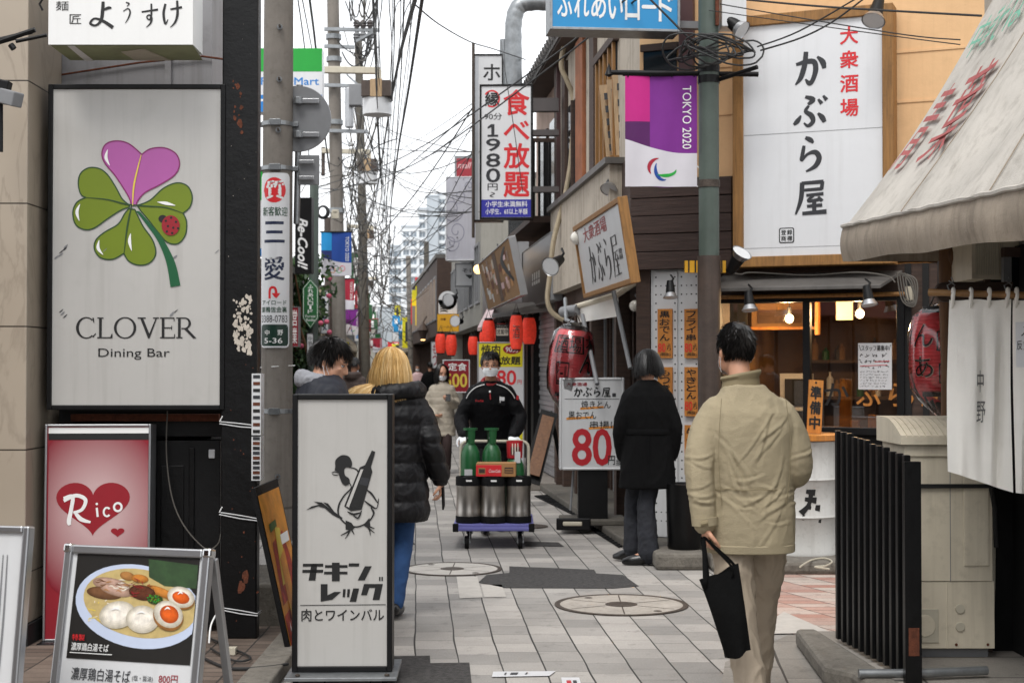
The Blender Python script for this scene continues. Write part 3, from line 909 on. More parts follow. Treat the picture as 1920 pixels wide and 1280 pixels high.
mb = MB(); RB(mb, 13.02, 18.7, 0.0, .4, 3.5, 7.6 if False else 5.35, 'cream_plaster'); RB(mb, 13.02, 15.6, .0, .4, 5.35, 7.6, 'cream_plaster'); RB(mb, 13.02, 14.15, -.02, .2, 2.5, 3.5, 'siding_wood')
mb.build('plaster_wall', sw)
for d0, d1, mm in ((16.55, 17.1, 'rust_column'), (15.75, 16.05, 'wood_brown'), (18.0, 18.3, 'wood_brown')):
    mb = MB(); RB(mb, d0, d1, -.045, .0, 3.56, 5.3, mm); mb.build('timber_column', sw, bevel=.006)
mb = MB(); RB(mb, 14.5, 15.6, -.02, .0, 3.62, 4.75, 'dark_glass')
for d in (14.5, 14.77, 15.05, 15.3, 15.55): RB(mb, d, d + .05, -.05, -.02, 3.6, 4.78, 'honey_wood')
RB(mb, 14.4, 15.7, -.09, -.0, 3.56, 3.62, 'honey_wood'); RB(mb, 14.4, 15.7, -.06, -.0, 4.75, 4.83, 'wood_brown')
mb.build('window', sw)
mb = MB(); RB(mb, 16.9, 17.95, -.02, 0, 3.6, 4.7, 'dark_glass'); RB(mb, 17.4, 17.45, -.05, -.02, 3.6, 4.7, 'wood_brown'); mb.build('window', sw)
mb = MB()
RB(mb, 15.6, 21.9, -.2, .3, 5.38, 5.44, 'wood_brown')
for i in range(30):
    d = 15.7 + i * .21
    mb.tube([(RD(d), -.24, 5.47), (RD(d), .4, 5.8)], .075, 'roof_tile', 8)
RB(mb, 15.6, 21.9, -.22, -.16, 5.40, 5.5, 'roof_tile')
mb.build('tiled_eave', sw, smooth=True)
t = thing('leaning_planks', 'four weathered lettered wooden planks leaning out before the upper window', 'plank', FR.world(RD(14.5), -.1, 0), FR.rz)
for i, (x0, y0, x1, y1) in enumerate(((1133, 160, 1147, 300), (1147, 150, 1158, 308), (1158, 138, 1166, 312), (1198, 92, 1212, 135))):
    d = 14.75 - .17 * i if i < 3 else 13.9
    A, B = W(x0, y0, d + .08), W(x1, y1, d)
    mb = MB(); mb.bar(A, B, .10, .03, 'pale_wood', (0, 1, 0))
    for k2 in range(5):
        c = A.lerp(B, .12 + .17 * k2); c.y -= .06
        mb.bar(c, c + (B - A).normalized() * .07, .035, .002, 'ink_grey', (0, 1, 0))
    me = mb.mesh('plank'); inv = (Matrix.Translation(t.location) @ Matrix.Rotation(FR.rz, 4, 'Z')).inverted(); me.transform(inv)
    link('plank', me, t)
mb = MB(); d = 18.75; p = W(1052, 600, d); mb.box(p.x - .06, p.x + .06, d - .06, d + .06, 2.3, 5.5, 'plum_pipe')
tag(mb.build('square_downpipe', bevel=.01), 'plum brown square downpipe running up between two old buildings', 'downpipe')
mb = MB(); q = [(1078, 40), (1066, 90), (1062, 125), (1072, 150), (1083, 180), (1085, 220), (1080, 300), (1073, 345), (1066, 380), (1055, 420), (1046, 460), (1040, 520), (1036, 560), (1044, 585), (1066, 600)]
mb.tube(spline([W(x, y, 17.6) + Vector((-.06, 0, 0)) for x, y in q], 5), .03, 'conduit_cream', 8)
tag(mb.build('flexible_conduit', smooth=True), 'wrinkled cream flexible conduit snaking down past the square downpipe', 'conduit')

# next building: shutter, balcony
sb = FR.root('shuttered_shop', 'narrow building with half grey roller shutter and dark balcony rail')
mb = MB(); RB(mb, 18.9, 22.2, .1, .4, 2.4, 5.5, 'pink_plaster'); RB(mb, 18.9, 22.2, .3, .5, 0, 2.4, 'dark_recess'); RB(mb, 18.75, 18.95, -.05, .4, 0, 5.4, 'wood_brown'); mb.build('wall', sb)
mb = MB()
for i in range(34): RB(mb, 19.0, 21.2, .02 + .012 * (i % 2), .06, .12 + i * .066, .12 + i * .066 + .058, 'grey_panel')
RB(mb, 19.0, 21.2, .04, .07, .12, 2.36, 'grey_plastic'); mb.build('roller_shutter', sb)
mb = MB(); RB(mb, 21.2, 21.5, -.06, .1, 0, 2.4, 'black_metal'); RB(mb, 21.95, 22.2, -.06, .1, 0, 2.4, 'black_metal'); mb.build('door_frame', sb)
mb = MB(); RB(mb, 19.0, 21.9, -.36, .1, 3.42, 3.5, 'wood_brown'); RB(mb, 19.0, 21.9, -.36, -.31, 4.45, 4.5, 'wood_brown'); RB(mb, 19.0, 19.05, -.36, .1, 4.45, 4.5, 'wood_brown')
for i in range(30): RB(mb, 19.0 + i * .1, 19.03 + i * .1, -.35, -.32, 3.5, 4.45, 'black_metal')
for i in range(6): RB(mb, 19.0, 19.03, -.32 + i * .07, -.29 + i * .07, 3.5, 4.45, 'black_metal')
mb.build('balcony', sb)
mb = MB(); RB(mb, 19.3, 20.3, .06, .1, 3.5, 4.9, 'dark_glass'); RB(mb, 20.7, 21.6, .06, .1, 3.5, 4.9, 'dark_glass'); mb.build('window', sb)
mb = MB(); RB(mb, 18.8, 23, -.55, .1, 0, .10, 'concrete'); so_ = structure("pavement", mb, bevel=.015); so_.location = (FR.p.x, FR.p.y, 0); so_.rotation_euler = (0, 0, FR.rz)
mb = MB(); RB(mb, 12.9, 18.8, -.25, .7, 0, .08, 'concrete_dark'); so_ = structure("pavement", mb, bevel=.015); so_.location = (FR.p.x, FR.p.y, 0); so_.rotation_euler = (0, 0, FR.rz)

# further right-hand fronts
def row_building(name, label, F, x0, x1, h, wall, seed, depth=4, floors=2, dark_front=True, win='dark_glass'):
    r = F.root(name, label); rd = random.Random(seed)
    mb = MB(); mb.box(x0, x1, .0, depth, 2.5, h, wall); mb.box(x0, x1, .5, depth, 0, 2.5, 'dark_recess'); mb.box(x0 - .01, x1 + .01, -.05, depth, h, h + .12, 'grey_roof')
    for x in (x0, x1 - .15): mb.box(x, x + .15, 0, .5, 0, 2.5, wall)
    mb.build('wall', r)
    n = max(1, int((x1 - x0) / 1.6))
    for fl in range(floors):
        z = 3.0 + fl * 2.6
        if z + 1.2 > h: break
        for i in range(n):
            xa = x0 + (x1 - x0) * (i + .2) / n; xb = x0 + (x1 - x0) * (i + .8) / n
            m2 = MB(); m2.box(xa, xb, -.01, .05, z, z + 1.2, win)
            for a in ((xa - .05, xa, z - .05, z + 1.25), (xb, xb + .05, z - .05, z + 1.25), (xa, xb, z + 1.2, z + 1.25), (xa, xb, z - .05, z), ((xa + xb) / 2 - .02, (xa + xb) / 2 + .02, z, z + 1.2)): m2.box(a[0], a[1], -.04, .05, a[2], a[3], 'grey_plastic')
            m2.build('window', r)
    m2 = MB()
    for i in range(n * 2):
        xa = x0 + .2 + (x1 - x0 - .4) * i / (n * 2)
        m2.box(xa, xa + .06, .3, .36, 0, 2.5, 'wood_brown')
    m2.box(x0 + .15, x1 - .15, .42, .44, .1, 2.4, rd.choice(('dark_glass', 'room_dark'))); m2.build('shopfront', r)
    return r
row_building('lantern_restaurant', 'low dark restaurant hung with red lanterns under the photo menu board', FR, RD(31), RD(22.3), 3.6, 'charcoal_panel', 1, floors=1)
row_building('billboard_building', 'pale building behind the lilac swirl billboard', FR, RD(42), RD(31.4), 5.6, 'dull_wall', 2)
row_building('brown_wood_building', 'brown building beyond the lilac billboard', Frame((1.2 - .1 * 47.2 - .5, 60), (1.2 - .1 * 30.2 - .35, 43)), 0, 17, 4.75, 'wood_brown', 3, win='lit_window')
FR2 = Frame((-7.6, 100), (-3.6, 60)); row_building('pale_far_shops', 'row of pale distant shops past the brown building', FR2, 0, 40, 4.4, 'beige_wall', 4)
# left-hand row beyond the utility pole
FL = Frame((-2.9, 13.5), (-2.9 - .085 * 90, 103.5))
def LX(d): return (d - 13.5) * sqrt(1 + .085 ** 2)
b = FL.root('brown_tiled_shop', 'brown tiled shop building just behind the nearest utility pole')
mb = MB(); mb.box(LX(19), LX(25), .1, 5, 0, 2.9, 'brown_tile'); mb.box(LX(18.2), LX(19.4), .5, 4, 3.0, 5.2, 'brown_tile'); mb.build('wall', b)
mb = MB(); mb.add([(LX(18), .05, 3.0), (LX(25), .05, 3.0), (LX(25), 2, 3.5), (LX(18), 2, 3.5)], [(0, 1, 2, 3)], 'grey_roof'); mb.add([(LX(18), .05, 2.9), (LX(25), .05, 2.9), (LX(25), .05, 3.0), (LX(18), .05, 3.0)], [(0, 1, 2, 3)], 'grey_roof'); mb.build('roof', b)
mb = MB(); mb.box(LX(19.5), LX(24), .02, .1, .3, 2.2, 'dark_glass'); mb.build('window', b)
row_building('dull_shop', 'low dull shop building behind the young man with the mask', FL, LX(25.3), LX(40), 3.3, 'dull_wall', 6, floors=1)
row_building('beige_shop', 'beige shop building with railings beyond the blue banner', FL, LX(40.5), LX(58), 3.7, 'beige_wall', 7, floors=1)
row_building('distant_shop_row', 'distant beige shop row under the red and purple banners', FL, LX(58.5), LX(90), 4.3, 'beige_wall', 8)
# blocks that the street opening and the windows look onto behind the viewer
row_building('brick_red_shop', 'dark red shop front across the crossing, only seen reflected', Frame((-5.5, -14), (-5.5, 4.5)), 0, 18.5, 4.4, 'dark_red_wall', 9)
row_building('cross_street_house', 'plain pale house behind the viewer across the crossing', Frame((12, -32), (-12, -32)), 0, 24, 6, 'dull_wall', 10)
# white apartment tower far behind
t = thing('apartment_tower', 'tall stepped white apartment tower far behind the end of the street', 'building', (0, 470, 0))
TD = 470
def block(px0, px1, py, mat, y0, dep=20, wins=()):
    a, c = W(px0, py, TD), W(px1, py, TD)
    m = MB(); m.box(a.x, c.x, y0, y0 + dep, 0, a.z, mat); m.box(a.x - .2, c.x + .2, y0 - .2, y0 + dep, a.z, a.z + .6, 'far_grey'); m.build('wing', t)
    for px, n in wins:
        for i in range(n):
            m = MB(); z = a.z - 3.0 - i * 2.9; x = W(px, 0, TD).x
            m.box(x - .9, x + .9, y0 - .06, y0 + .1, z, z + 1.5, 'far_window'); m.box(x - 1.05, x + 1.05, y0 - .7, y0 - .08, z - 1.1, z - .2, 'far_white')
            m.box(x - .06, x + .06, y0 - .12, y0 - .06, z, z + 1.5, 'far_white'); m.build('window', t)
block(820, 850, 362, 'far_white', 4, wins=((828, 9), (843, 9)))
block(799, 821, 367, 'far_grey', 2, wins=())
block(783, 800, 392, 'far_white', 1, wins=((792, 8),))
block(752, 786, 426, 'far_white', 0, wins=((762, 7), (776, 7)))
block(729, 753, 462, 'far_grey', .5, wins=((737, 6), (747, 6)))
mb = MB(); 
for i in range(14):
    rd = random.Random(i); x = -22 + i * 1.9
    mb.box(x, x + 1.8, 112 + rd.random() * 6, 122, 0, 3.5 + rd.random() * 3.5, rd.choice(('dull_wall', 'beige_wall', 'far_white', 'far_grey')))
    mb.box(x + .4, x + 1.3, 111.9, 112, 1.2, 2.2, 'far_window')
tag(mb.build('distant_houses'), 'distant cluster of houses closing off the far end of the street', 'buildings', kind='stuff')
# ---------------------------------------------------------------- lettering by brush
BR = {
 'か': [[(8,38,8),(38,32,13),(62,34,14),(67,56,14),(58,84,12),(47,92,13),(36,80,4)], [(38,4,12),(34,40,14),(22,75,13),(6,94,4)], [(72,20,6),(88,36,15),(93,54,10)]],
 'ぶ': [[(36,6,8),(58,16,14),(44,30,8)], [(46,34,7),(37,50,10),(53,64,14),(58,82,12),(44,95,9),(32,85,4)], [(24,62,4),(14,78,13),(3,89,7)], [(72,58,6),(84,72,14),(91,86,10)], [(73,16,6),(83,30,11)], [(87,6,6),(97,20,11)]],
 'ら': [[(34,4,9),(50,11,14),(60,20,6)], [(30,26,9),(25,50,11),(22,66,9),(42,50,8),(66,46,14),(78,62,15),(66,84,13),(36,98,5)]],
 '屋': [[(20,10,9),(86,8,11)], [(83,7,10),(80,30,10)], [(22,30,8),(82,28,9)], [(22,8,12),(18,55,12),(2,98,5)], [(34,45,8),(86,42,9)], [(56,46,8),(40,61,8),(74,58,9)], [(70,50,6),(82,63,10)], [(36,76,8),(82,74,9)], [(58,60,11),(58,94,11)], [(22,96,9),(95,93,12)]],
 'よ': [[(54,2,12),(52,40,14),(46,74,12),(26,92,9),(6,84,10),(22,66,8),(55,76,12),(92,100,15)], [(54,34,8),(74,26,12),(86,26,6)]],
 'う': [[(40,6,8),(60,12,9),(46,24,5)], [(24,46,6),(52,34,8),(66,48,10),(56,76,9),(36,100,3)]],
 'す': [[(6,36,9),(94,26,12)], [(58,2,10),(58,50,11),(48,68,9),(34,58,8),(46,48,8),(60,60,11),(54,82,10),(30,100,3)]],
 'け': [[(20,14,10),(12,50,12),(20,86,10),(32,70,3)], [(42,34,8),(94,26,11)], [(72,2,10),(74,50,12),(64,80,10),(42,100,3)]],
}
def brush(a, body, x0, y0, x1, y1, mat, layer=1, wt=1.0, vertical=False, gap=.08):
    n = len(body)
    for i, ch in enumerate(body):
        if vertical: X0, X1, Y0, Y1 = x0, x1, y0 + (y1 - y0) * (i + gap / 2) / n, y0 + (y1 - y0) * (i + 1 - gap / 2) / n
        else: X0, X1, Y0, Y1 = x0 + (x1 - x0) * (i + gap / 2) / n, x0 + (x1 - x0) * (i + 1 - gap / 2) / n, y0, y1
        if ch not in BR: a.text(ch, X0, Y0, X1, Y1, mat, layer, .03); continue
        for j, st in enumerate(BR[ch]):
            k = min(X1 - X0, Y1 - Y0) / 100 * wt
            a.stroke([(X0 + x * (X1 - X0) / 100, Y0 + y * (Y1 - Y0) / 100, w * k) for x, y, w in st], mat, layer + j * .25)

def strip(a, cx, cy, ro, ri, ci, a0, a1, mat, layer, n=30):
    """area between an outer and an inner ellipse: the thick-thin bow of a roman letter"""
    o = [(cx + ro[0] * cos(R(g)), cy + ro[1] * sin(R(g))) for g in [a0 + (a1 - a0) * k / n for k in range(n + 1)]]
    i = [(ci[0] + ri[0] * cos(R(g)), ci[1] + ri[1] * sin(R(g))) for g in [a0 + (a1 - a0) * k / n for k in range(n + 1)]]
    for k in range(n): a.poly([o[k], o[k + 1], i[k + 1], i[k]], mat, layer)
def serif(a, body, x0, y0, y1, mat, layer, widths, gap):
    h = y1 - y0; tk, th = h * .13, h * .055; x = x0
    for ch, w in zip(body, widths):
        cx, cy = x + w / 2, (y0 + y1) / 2; sf = h * .14
        def stem(X): 
            a.rect(X, y0, X + tk, y1, mat, layer); a.rect(X - sf * .6, y0, X + tk + sf * .6, y0 + th, mat, layer + .3); a.rect(X - sf * .6, y1 - th, X + tk + sf * .6, y1, mat, layer + .3)
        if ch == 'O': strip(a, cx, cy, (w / 2, h * .52), (w / 2 - tk, h * .52 - th), (cx, cy), 0, 360, mat, layer)
        if ch == 'C':
            strip(a, cx, cy, (w / 2, h * .52), (w / 2 - tk * .9, h * .52 - th), (cx + tk * .15, cy), 48, 312, mat, layer)
            a.poly([(x + w * .8, y0 + h * .02), (x + w * .88, y0 + h * .02), (x + w * .9, y0 + h * .26), (x + w * .86, y0 + h * .26)], mat, layer + .3); a.poly([(x + w * .82, y1 - h * .1), (x + w * .98, y1 - h * .26), (x + w * .98, y1 - h * .2), (x + w * .84, y1 - h * .02)], mat, layer + .3)
        if ch == 'L': stem(x + sf * .5); a.rect(x + sf * .5, y1 - th, x + w, y1, mat, layer + .5); a.poly([(x + w - tk * .4, y1 - h * .2), (x + w, y1 - h * .22), (x + w, y1), (x + w - tk, y1)], mat, layer + .6)
        if ch == 'E':
            stem(x + sf * .5)
            for yy in (y0, cy - th / 2, y1 - th): a.rect(x + sf * .5, yy, x + w * (.94 if yy != cy - th / 2 else .78), yy + th, mat, layer + .5)
            a.rect(x + w * .9, y0, x + w * .95, y0 + h * .18, mat, layer + .6); a.rect(x + w * .93, y1 - h * .2, x + w * .99, y1, mat, layer + .6); a.rect(x + w * .74, cy - h * .1, x + w * .79, cy + h * .1, mat, layer + .6)
        if ch == 'V':
            a.poly([(x + w * .1, y0), (x + w * .1 + tk * 1.1, y0), (cx + tk * .7, y1 - h * .12), (cx, y1 + h * .03)], mat, layer); a.poly([(x + w * .86, y0), (x + w * .92, y0), (cx + th, y1 + h * .03), (cx, y1 - h * .1)], mat, layer + .3)
            a.rect(x, y0, x + w * .38, y0 + th, mat, layer + .5); a.rect(x + w * .72, y0, x + w, y0 + th, mat, layer + .5)
        if ch == 'R':
            stem(x + sf * .5); strip(a, x + w * .42, y0 + h * .28, (w * .33, h * .28), (w * .33 - tk * .9, h * .28 - th), (x + w * .42, y0 + h * .28), -90, 90, mat, layer + .5)
            a.rect(x + w * .25, y0, x + w * .43, y0 + th, mat, layer + .6); a.rect(x + w * .25, y0 + h * .56 - th, x + w * .43, y0 + h * .56, mat, layer + .6)
            a.poly([(x + w * .38, y0 + h * .54), (x + w * .55, y0 + h * .52), (x + w * 1.02, y1 - th * .4), (x + w * 1.04, y1), (x + w * .86, y1)], mat, layer + .7)
        x += w + gap

# ---------------------------------------------------------------- left corner signs
S = Sign('lightbox_sign', 'tall dirty white lightbox with a pink and green clover leaf drawing', 'sign', 88, 157, 421, 768, 8.2, 'clover_panel', .2, 'black_metal', 9, bevel=.004)
a = S.art
h2 = lambda pts: [(x / 2, y / 2) for x, y in pts]
def petal(parts, fill, line):
    pts = []
    for p in parts: pts += spline(h2(p), 5)
    a.poly(pts, fill, 1)
    a.stroke([(x, y, 2.4) for x, y in pts + pts[:1]], line, 2, smooth=False)
petal([[(490,770),(478,735),(430,660),(390,612),(378,575),(392,540),(430,527),(478,537),(528,578)], [(528,578),(560,557),(612,553),(656,575),(670,615),(652,655),(600,690),(540,722),(512,755),(510,770)]], 'clover_pink', 'clover_magenta')
petal([[(482,768),(455,745),(430,700),(400,655),(370,632),(330,628),(298,650),(290,690),(300,728),(318,740)], [(318,740),(285,758),(270,795),(280,840),(312,860),(350,855),(400,820),(450,788),(482,776)]], 'clover_green', 'clover_line')
petal([[(512,770),(560,750),(610,705),(660,685),(700,697),(718,735),(710,775),(684,799)], [(684,799),(697,830),(693,880),(665,913),(625,908),(590,870),(555,825),(525,790)]], 'clover_green', 'clover_line')
petal([[(480,782),(465,800),(440,840),(390,870),(357,900),(352,935),(375,966),(420,972),(462,950)], [(462,950),(482,980),(520,994),(560,985),(582,950),(570,900),(535,850),(512,805),(503,785)]], 'clover_green', 'clover_line')
a.poly(spline(h2([(507,790),(545,840),(590,905),(622,985),(638,1077)]), 5) + spline(h2([(675,1070),(655,985),(612,900),(565,842),(520,792)]), 5), 'stem_green', 3)
for st in ([(318,740,2),(400,748,4),(470,765,6),(540,772,5),(620,778,4),(684,799,2)], [(492,765,4),(475,850,6),(463,950,2)]): a.stroke([(x / 2, y / 2, w / 2) for x, y, w in st], 'clover_line', 4)
a.stroke([(495 / 2, 770 / 2, 1.2), (500 / 2, 690 / 2, 3.4), (526 / 2, 580 / 2, 1.5)], 'yellow_ink', 5)
for st in ([(400,560),(394,590),(408,620)], [(297,765),(286,795),(295,828)], [(370,900),(366,930),(385,955)], [(488,875),(484,905),(492,940)], [(588,757),(620,762),(655,770)]): a.stroke([(st[0][0] / 2, st[0][1] / 2, 1), (st[1][0] / 2, st[1][1] / 2, 6), (st[2][0] / 2, st[2][1] / 2, 1)], 'white_ink', 5)
a.disc(304, 410, 8, 7, 'ink', 5); a.disc(319, 422.5, 17, 19, 'deep_red', 6)
for x, y in ((310,414),(320,408),(329,416),(314,424),(324,427),(333,428),(312,434),(322,437)): a.disc(x, y, 2.3, 2.3, 'ink', 7, n=10)
serif(a, 'CLOVER', 142, 595, 634, 'ink', 1, (38, 28, 42, 40, 28, 36), 2.5)
a.text('Dining Bar', 184, 653, 318, 674, 'ink', 1, 0.0)
rd = random.Random(2)
for _ in range(16): a.stroke([(x0, y0, .6), (x0 + 4, y0 - 3, rd.uniform(1, 4)), (x0 + 8, y0 - 7, .6)], rd.choice(('ink_grey', 'grey_plastic')), 1) if (x0 := rd.choice((105, 112, 190, 320, 405, 108)) + rd.uniform(-6, 6)) and (y0 := rd.choice((470, 585, 480, 592)) + rd.uniform(-6, 8)) else 0
S.done()

S = Sign('lightbox_sign', 'white projecting lightbox with black brush lettering above the clover sign', 'sign', 90, -70, 362, 84, 7.9, 'lightbox_white', .26, None)
a = S.art
a.text('麺', 104, 2, 128, 20, 'ink', 1, 0); a.text('匠', 130, 27, 152, 45, 'ink', 1, 0)
for ch, b in (('よ', (164, 2, 218, 52)), ('う', (222, 2, 256, 44)), ('す', (262, 6, 300, 52)), ('け', (300, 0, 346, 52))): brush(a, ch, *b, 'ink', 1, .95)
S.done()
mk('underside_green', '8f9470', .5, var=.2)
m = MB(); x0, x1, z0, z1 = S.dim
m.add([(x0 + .01, .0, -.004), (x1 - .0, 0, -.004), (x1 - .0, .26, -.03), (x0 + .04, .26, -.03)], [(0, 1, 2, 3)], 'underside_green')
m.add([(x0 + .10, .0, -.006), (x0 + .14, 0, -.006), (x0 + .17, .26, -.032), (x0 + .12, .26, -.032)], [(0, 1, 2, 3)], 'white_ink')
m.add([(x0 + .36, .1, -.0165), (x0 + .5, .05, -.011), (x0 + .6, .26, -.032), (x0 + .4, .26, -.032)], [(0, 1, 2, 3)], 'pale_plastic')
m.build('underside', S.root)
t = thing('lamp_bracket', 'black metal lamp bracket reaching in from the marble pier', 'bracket', W(0, 80, 7.6))
mb = MB()
o0 = t.location
for p, q, r in (((-40, 84), (60, 60), .012), ((-40, 92), (30, 72), .008), ((20, 84), (26, 92), .016), ((30, 78), (88, 66), .010), ((0, 78), (66, 56), .014)):
    mb.tube([W(*p, 7.6) - o0, W(*q, 7.6) - o0], r, 'black_metal', 8)
mb.tube([W(80, 20, 7.7) - o0, W(74, 8, 7.7) - o0, W(84, -8, 7.7) - o0], .006, 'black_metal', 6)
mb.build('arm', t, smooth=True)
t = thing('wall_floodlight', 'dark floodlight clamped on the marble pier below the lamp bracket', 'lamp', W(5, 180, 7.75)); o0 = t.location
mb = MB(); mb.bar(W(-30, 165, 7.7) - o0, W(16, 175, 7.7) - o0, .07, .12, 'black_metal'); mb.bar(W(6, 180, 7.6) - o0, W(34, 188, 7.55) - o0, .07, .075, 'grey_plastic'); mb.build('housing', t, bevel=.006)
mb = MB(); mb.tube([W(2, 190, 7.75) - o0, W(2, 285, 7.75) - o0], .011, 'black_metal', 8); mb.build('stem', t)

# Rico lightbox leaning in the recess
S = Sign('lightbox_sign', 'red and white floor lightbox with a heart leaning in the dark recess', 'sign', 82, 797, 278, 1200, 8.15, 'rose_panel', .16, 'aluminium', 4, rot=.06, tilt=-.03)
a = S.art
a.rect(88, 803, 274, 814, 'white_ink', 1); a.rect(88, 814, 274, 826, 'ink', 1)
for i in [q / 3 for q in range(42)]:    # the printed panel itself fades from red at its rim to pale rose in the middle
    f = i / 14
    mk('rose%d' % (i * 3 + .1), tuple(c0 * (1 - f) + c1 * f for c0, c1 in zip(srgb('821a2a'), srgb('c2a3a3'))), .35, var=.02)
    a.poly([(min(274, max(89, 180 + (138 - 7 * i) * cos(2 * pi * k / 48))), min(1190, max(827, 960 + (175 - 9 * i) * sin(2 * pi * k / 48)))) for k in range(48)], 'rose%d' % (i * 3 + .1), 2 + i * .1)
S.mb.slots[S.mb.slots.index('rose_panel')] = 'crimson'
def heart(cx, cy, w, h, mat, layer):
    pts = []
    for k in range(60):
        g = 2 * pi * k / 60
        pts.append((cx + w / 2 * (sin(g) ** 3), cy - h / 2 * (13 * cos(g) - 5 * cos(2 * g) - 2 * cos(3 * g) - cos(4 * g) + 2.5) / 14.5))
    a.poly(pts, mat, layer)
# keep the printed gradient discs inside the frame: replace those outside
heart(172, 956, 136, 100, 'deep_red', 5); heart(218, 1000, 25, 17, 'deep_red', 5)
a.stroke([(118,936,7),(134,932,7),(132,955,7),(128,978,8),(130,985,5)], 'white_ink', 6); a.stroke([(118,940,6),(140,930,7),(158,938,7),(152,956,6),(136,962,5)], 'white_ink', 6.5); a.stroke([(138,960,5),(150,974,8),(168,980,4)], 'white_ink', 6.2)
a.line(179, 953, 181, 970, 4, 'white_ink', 6); a.disc(179, 946, 2.4, 2.4, 'white_ink', 6, n=10); a.ring(198, 961, 6, 8, 3.6, 'white_ink', 6, a0=40, a1=320); a.ring(218, 952, 7, 7.5, 4, 'white_ink', 6)
S.done()
t = S.root; m = MB(); m.box(-.3, .3, -.12, .14, -.09, -.0, 'black_metal'); m.build('base', t, bevel=.01)
for x in (-.27, .27):
    m = MB(); m.tube([(x - .02, -.1, -.11), (x + .02, -.1, -.11)], .045, 'rubber', 14); m.build('caster', t, smooth=True)

# ramen menu A-boards
def aframe(label, px0, px1, py0, d, rz, tilt, art=None, group=None):
    Sg = Sign('menu_board', label, 'sign', px0, py0, px1, py0 + 1, d, 'white_clean', .03, 'aluminium', 1, rot=rz)
    return Sg
S = Sign('menu_board', 'silver framed A-board with a photo of a noodle bowl and prices', 'sign', 58, 1026, 360, 1560, 5.25, 'white_panel', .025, 'aluminium', 17, rot=R(-16), kx=1.04, tilt=R(-11), floor=.0, bevel=.006, fd=.014)
S.cx += 28; S.by -= 20
a = S.art
zt_ = S.dim[3]
def mx(x, y):    # pixel of the photographed board -> pixel of the upright board (undo its slant)
    u = (x - (112 - (y - 1030) * .135)) / (284 + (y - 1030) * .02)
    return 96 + u * 280, 1018 + (y - (1030 + u * 20)) * 1.06
def mp(pts): return [mx(*p) for p in pts]
a.poly([(112,1022),(366,1022),(366,1222),(112,1222)], 'noodle_dark', 1)
def el(cx, cy, rx, ry, mat, layer, rot=0, n=30):
    a.poly([(cx + rx * cos(2 * pi * k / n) * cos(R(rot)) - ry * sin(2 * pi * k / n) * sin(R(rot)), cy + rx * cos(2 * pi * k / n) * sin(R(rot)) + ry * sin(2 * pi * k / n) * cos(R(rot))) for k in range(n)], mat, layer)
def clip(pts): return [(min(365, max(113, x)), min(1221, max(1023, y))) for x, y in pts]
bowl = clip([(248 + 130 * cos(2 * pi * k / 40), 1118 + 78 * sin(2 * pi * k / 40) + 12 * cos(2 * pi * k / 40)) for k in range(40)])
a.poly(bowl, 'bowl_white', 1.5)
a.poly(clip([(252 + 118 * cos(2 * pi * k / 40), 1112 + 64 * sin(2 * pi * k / 40) + 11 * cos(2 * pi * k / 40)) for k in range(40)]), 'noodle_broth', 2)
a.poly([(262,1028),(364,1036),(365,1080),(300,1078),(266,1062)], 'leaf', 2.5)
bi = 0
for c in ((190,1080,40,13,'noodle_meat',8),(178,1096,38,12,'chashu_brown',4),(200,1090,34,10,'noodle_meat',12),(222,1062,16,8,'egg_shade',10),(248,1066,18,8,'orange_wood',5),(296,1090,34,8,'orange_wood',18),(256,1092,28,14,'rust',8),(284,1104,16,9,'leaf_light',0),(210,1136,38,26,'egg_white',-8),(262,1142,34,26,'egg_white',4),(336,1100,29,20,'egg_shade',14),(336,1097,28,19,'egg_white',14),(336,1098,18,11,'yolk',14),(314,1134,32,26,'egg_shade',24),(314,1130,31,24,'egg_white',24),(316,1130,20,16,'yolk',24)): 
    bi += 1
    for q in range(5 if c[4] != 'leaf_light' else 1):     # the printed food is itself modelled with lighter middles and browner rims
        nm = c[4] + '_tone%d' % q
        if nm not in MATS:
            bc = srgb({'noodle_meat': 'b09080', 'chashu_brown': '6d4a30', 'egg_shade': 'a5733f', 'orange_wood': 'b5742f', 'rust': '5a2f1c', 'egg_white': 'ddd6ca', 'yolk': 'cf5a1c', 'leaf_light': '3f5a2a'}[c[4]]); mk(nm, tuple(min(1, v * (.62 + .12 * q)) * (1, .97 + .007 * q, .88 + .03 * q)[j] for j, v in enumerate(bc)), .35, var=.22, scale=40)
        k_ = 1 - .11 * q; el(c[0] - .5 * q, c[1] - .7 * q, c[2] * k_, c[3] * k_, nm, 3 + .25 * bi + .04 * q, c[5])
rd = random.Random(4)
for _ in range(26): x, y = rd.uniform(235, 280), rd.uniform(1070, 1100); a.line(x, y, x + rd.uniform(-14, 14), y + rd.uniform(-8, 8), 1.2, rd.choice(('rust', 'deep_red')), 8)
for _ in range(40):
    g_, q_ = rd.uniform(0, 6.28), rd.random() ** .5; a.disc(283 + 15 * q_ * cos(g_), 1102 + 8 * q_ * sin(g_), 1.6, 1.2, rd.choice(('leaf_light', 'mart_green', 'clover_green')), 11.5, n=8)
for _ in range(26):
    x, y = rd.uniform(155, 225), rd.uniform(1070, 1092); a.stroke([(x, y, .6), (x + 6, y + rd.uniform(-2, 2), 2.2), (x + 13, y + rd.uniform(-3, 3), .6)], rd.choice(('egg_shade', 'noodle_meat', 'chashu_brown', 'egg_white')), 4.4)
for x, y, w_ in ((196, 1128, 20), (250, 1132, 18), (306, 1122, 12), (330, 1092, 10)): a.stroke([(x, y, .8), (x + w_ * .5, y - 4, 3.4), (x + w_, y - 1, .8)], 'white_ink', 9.2)
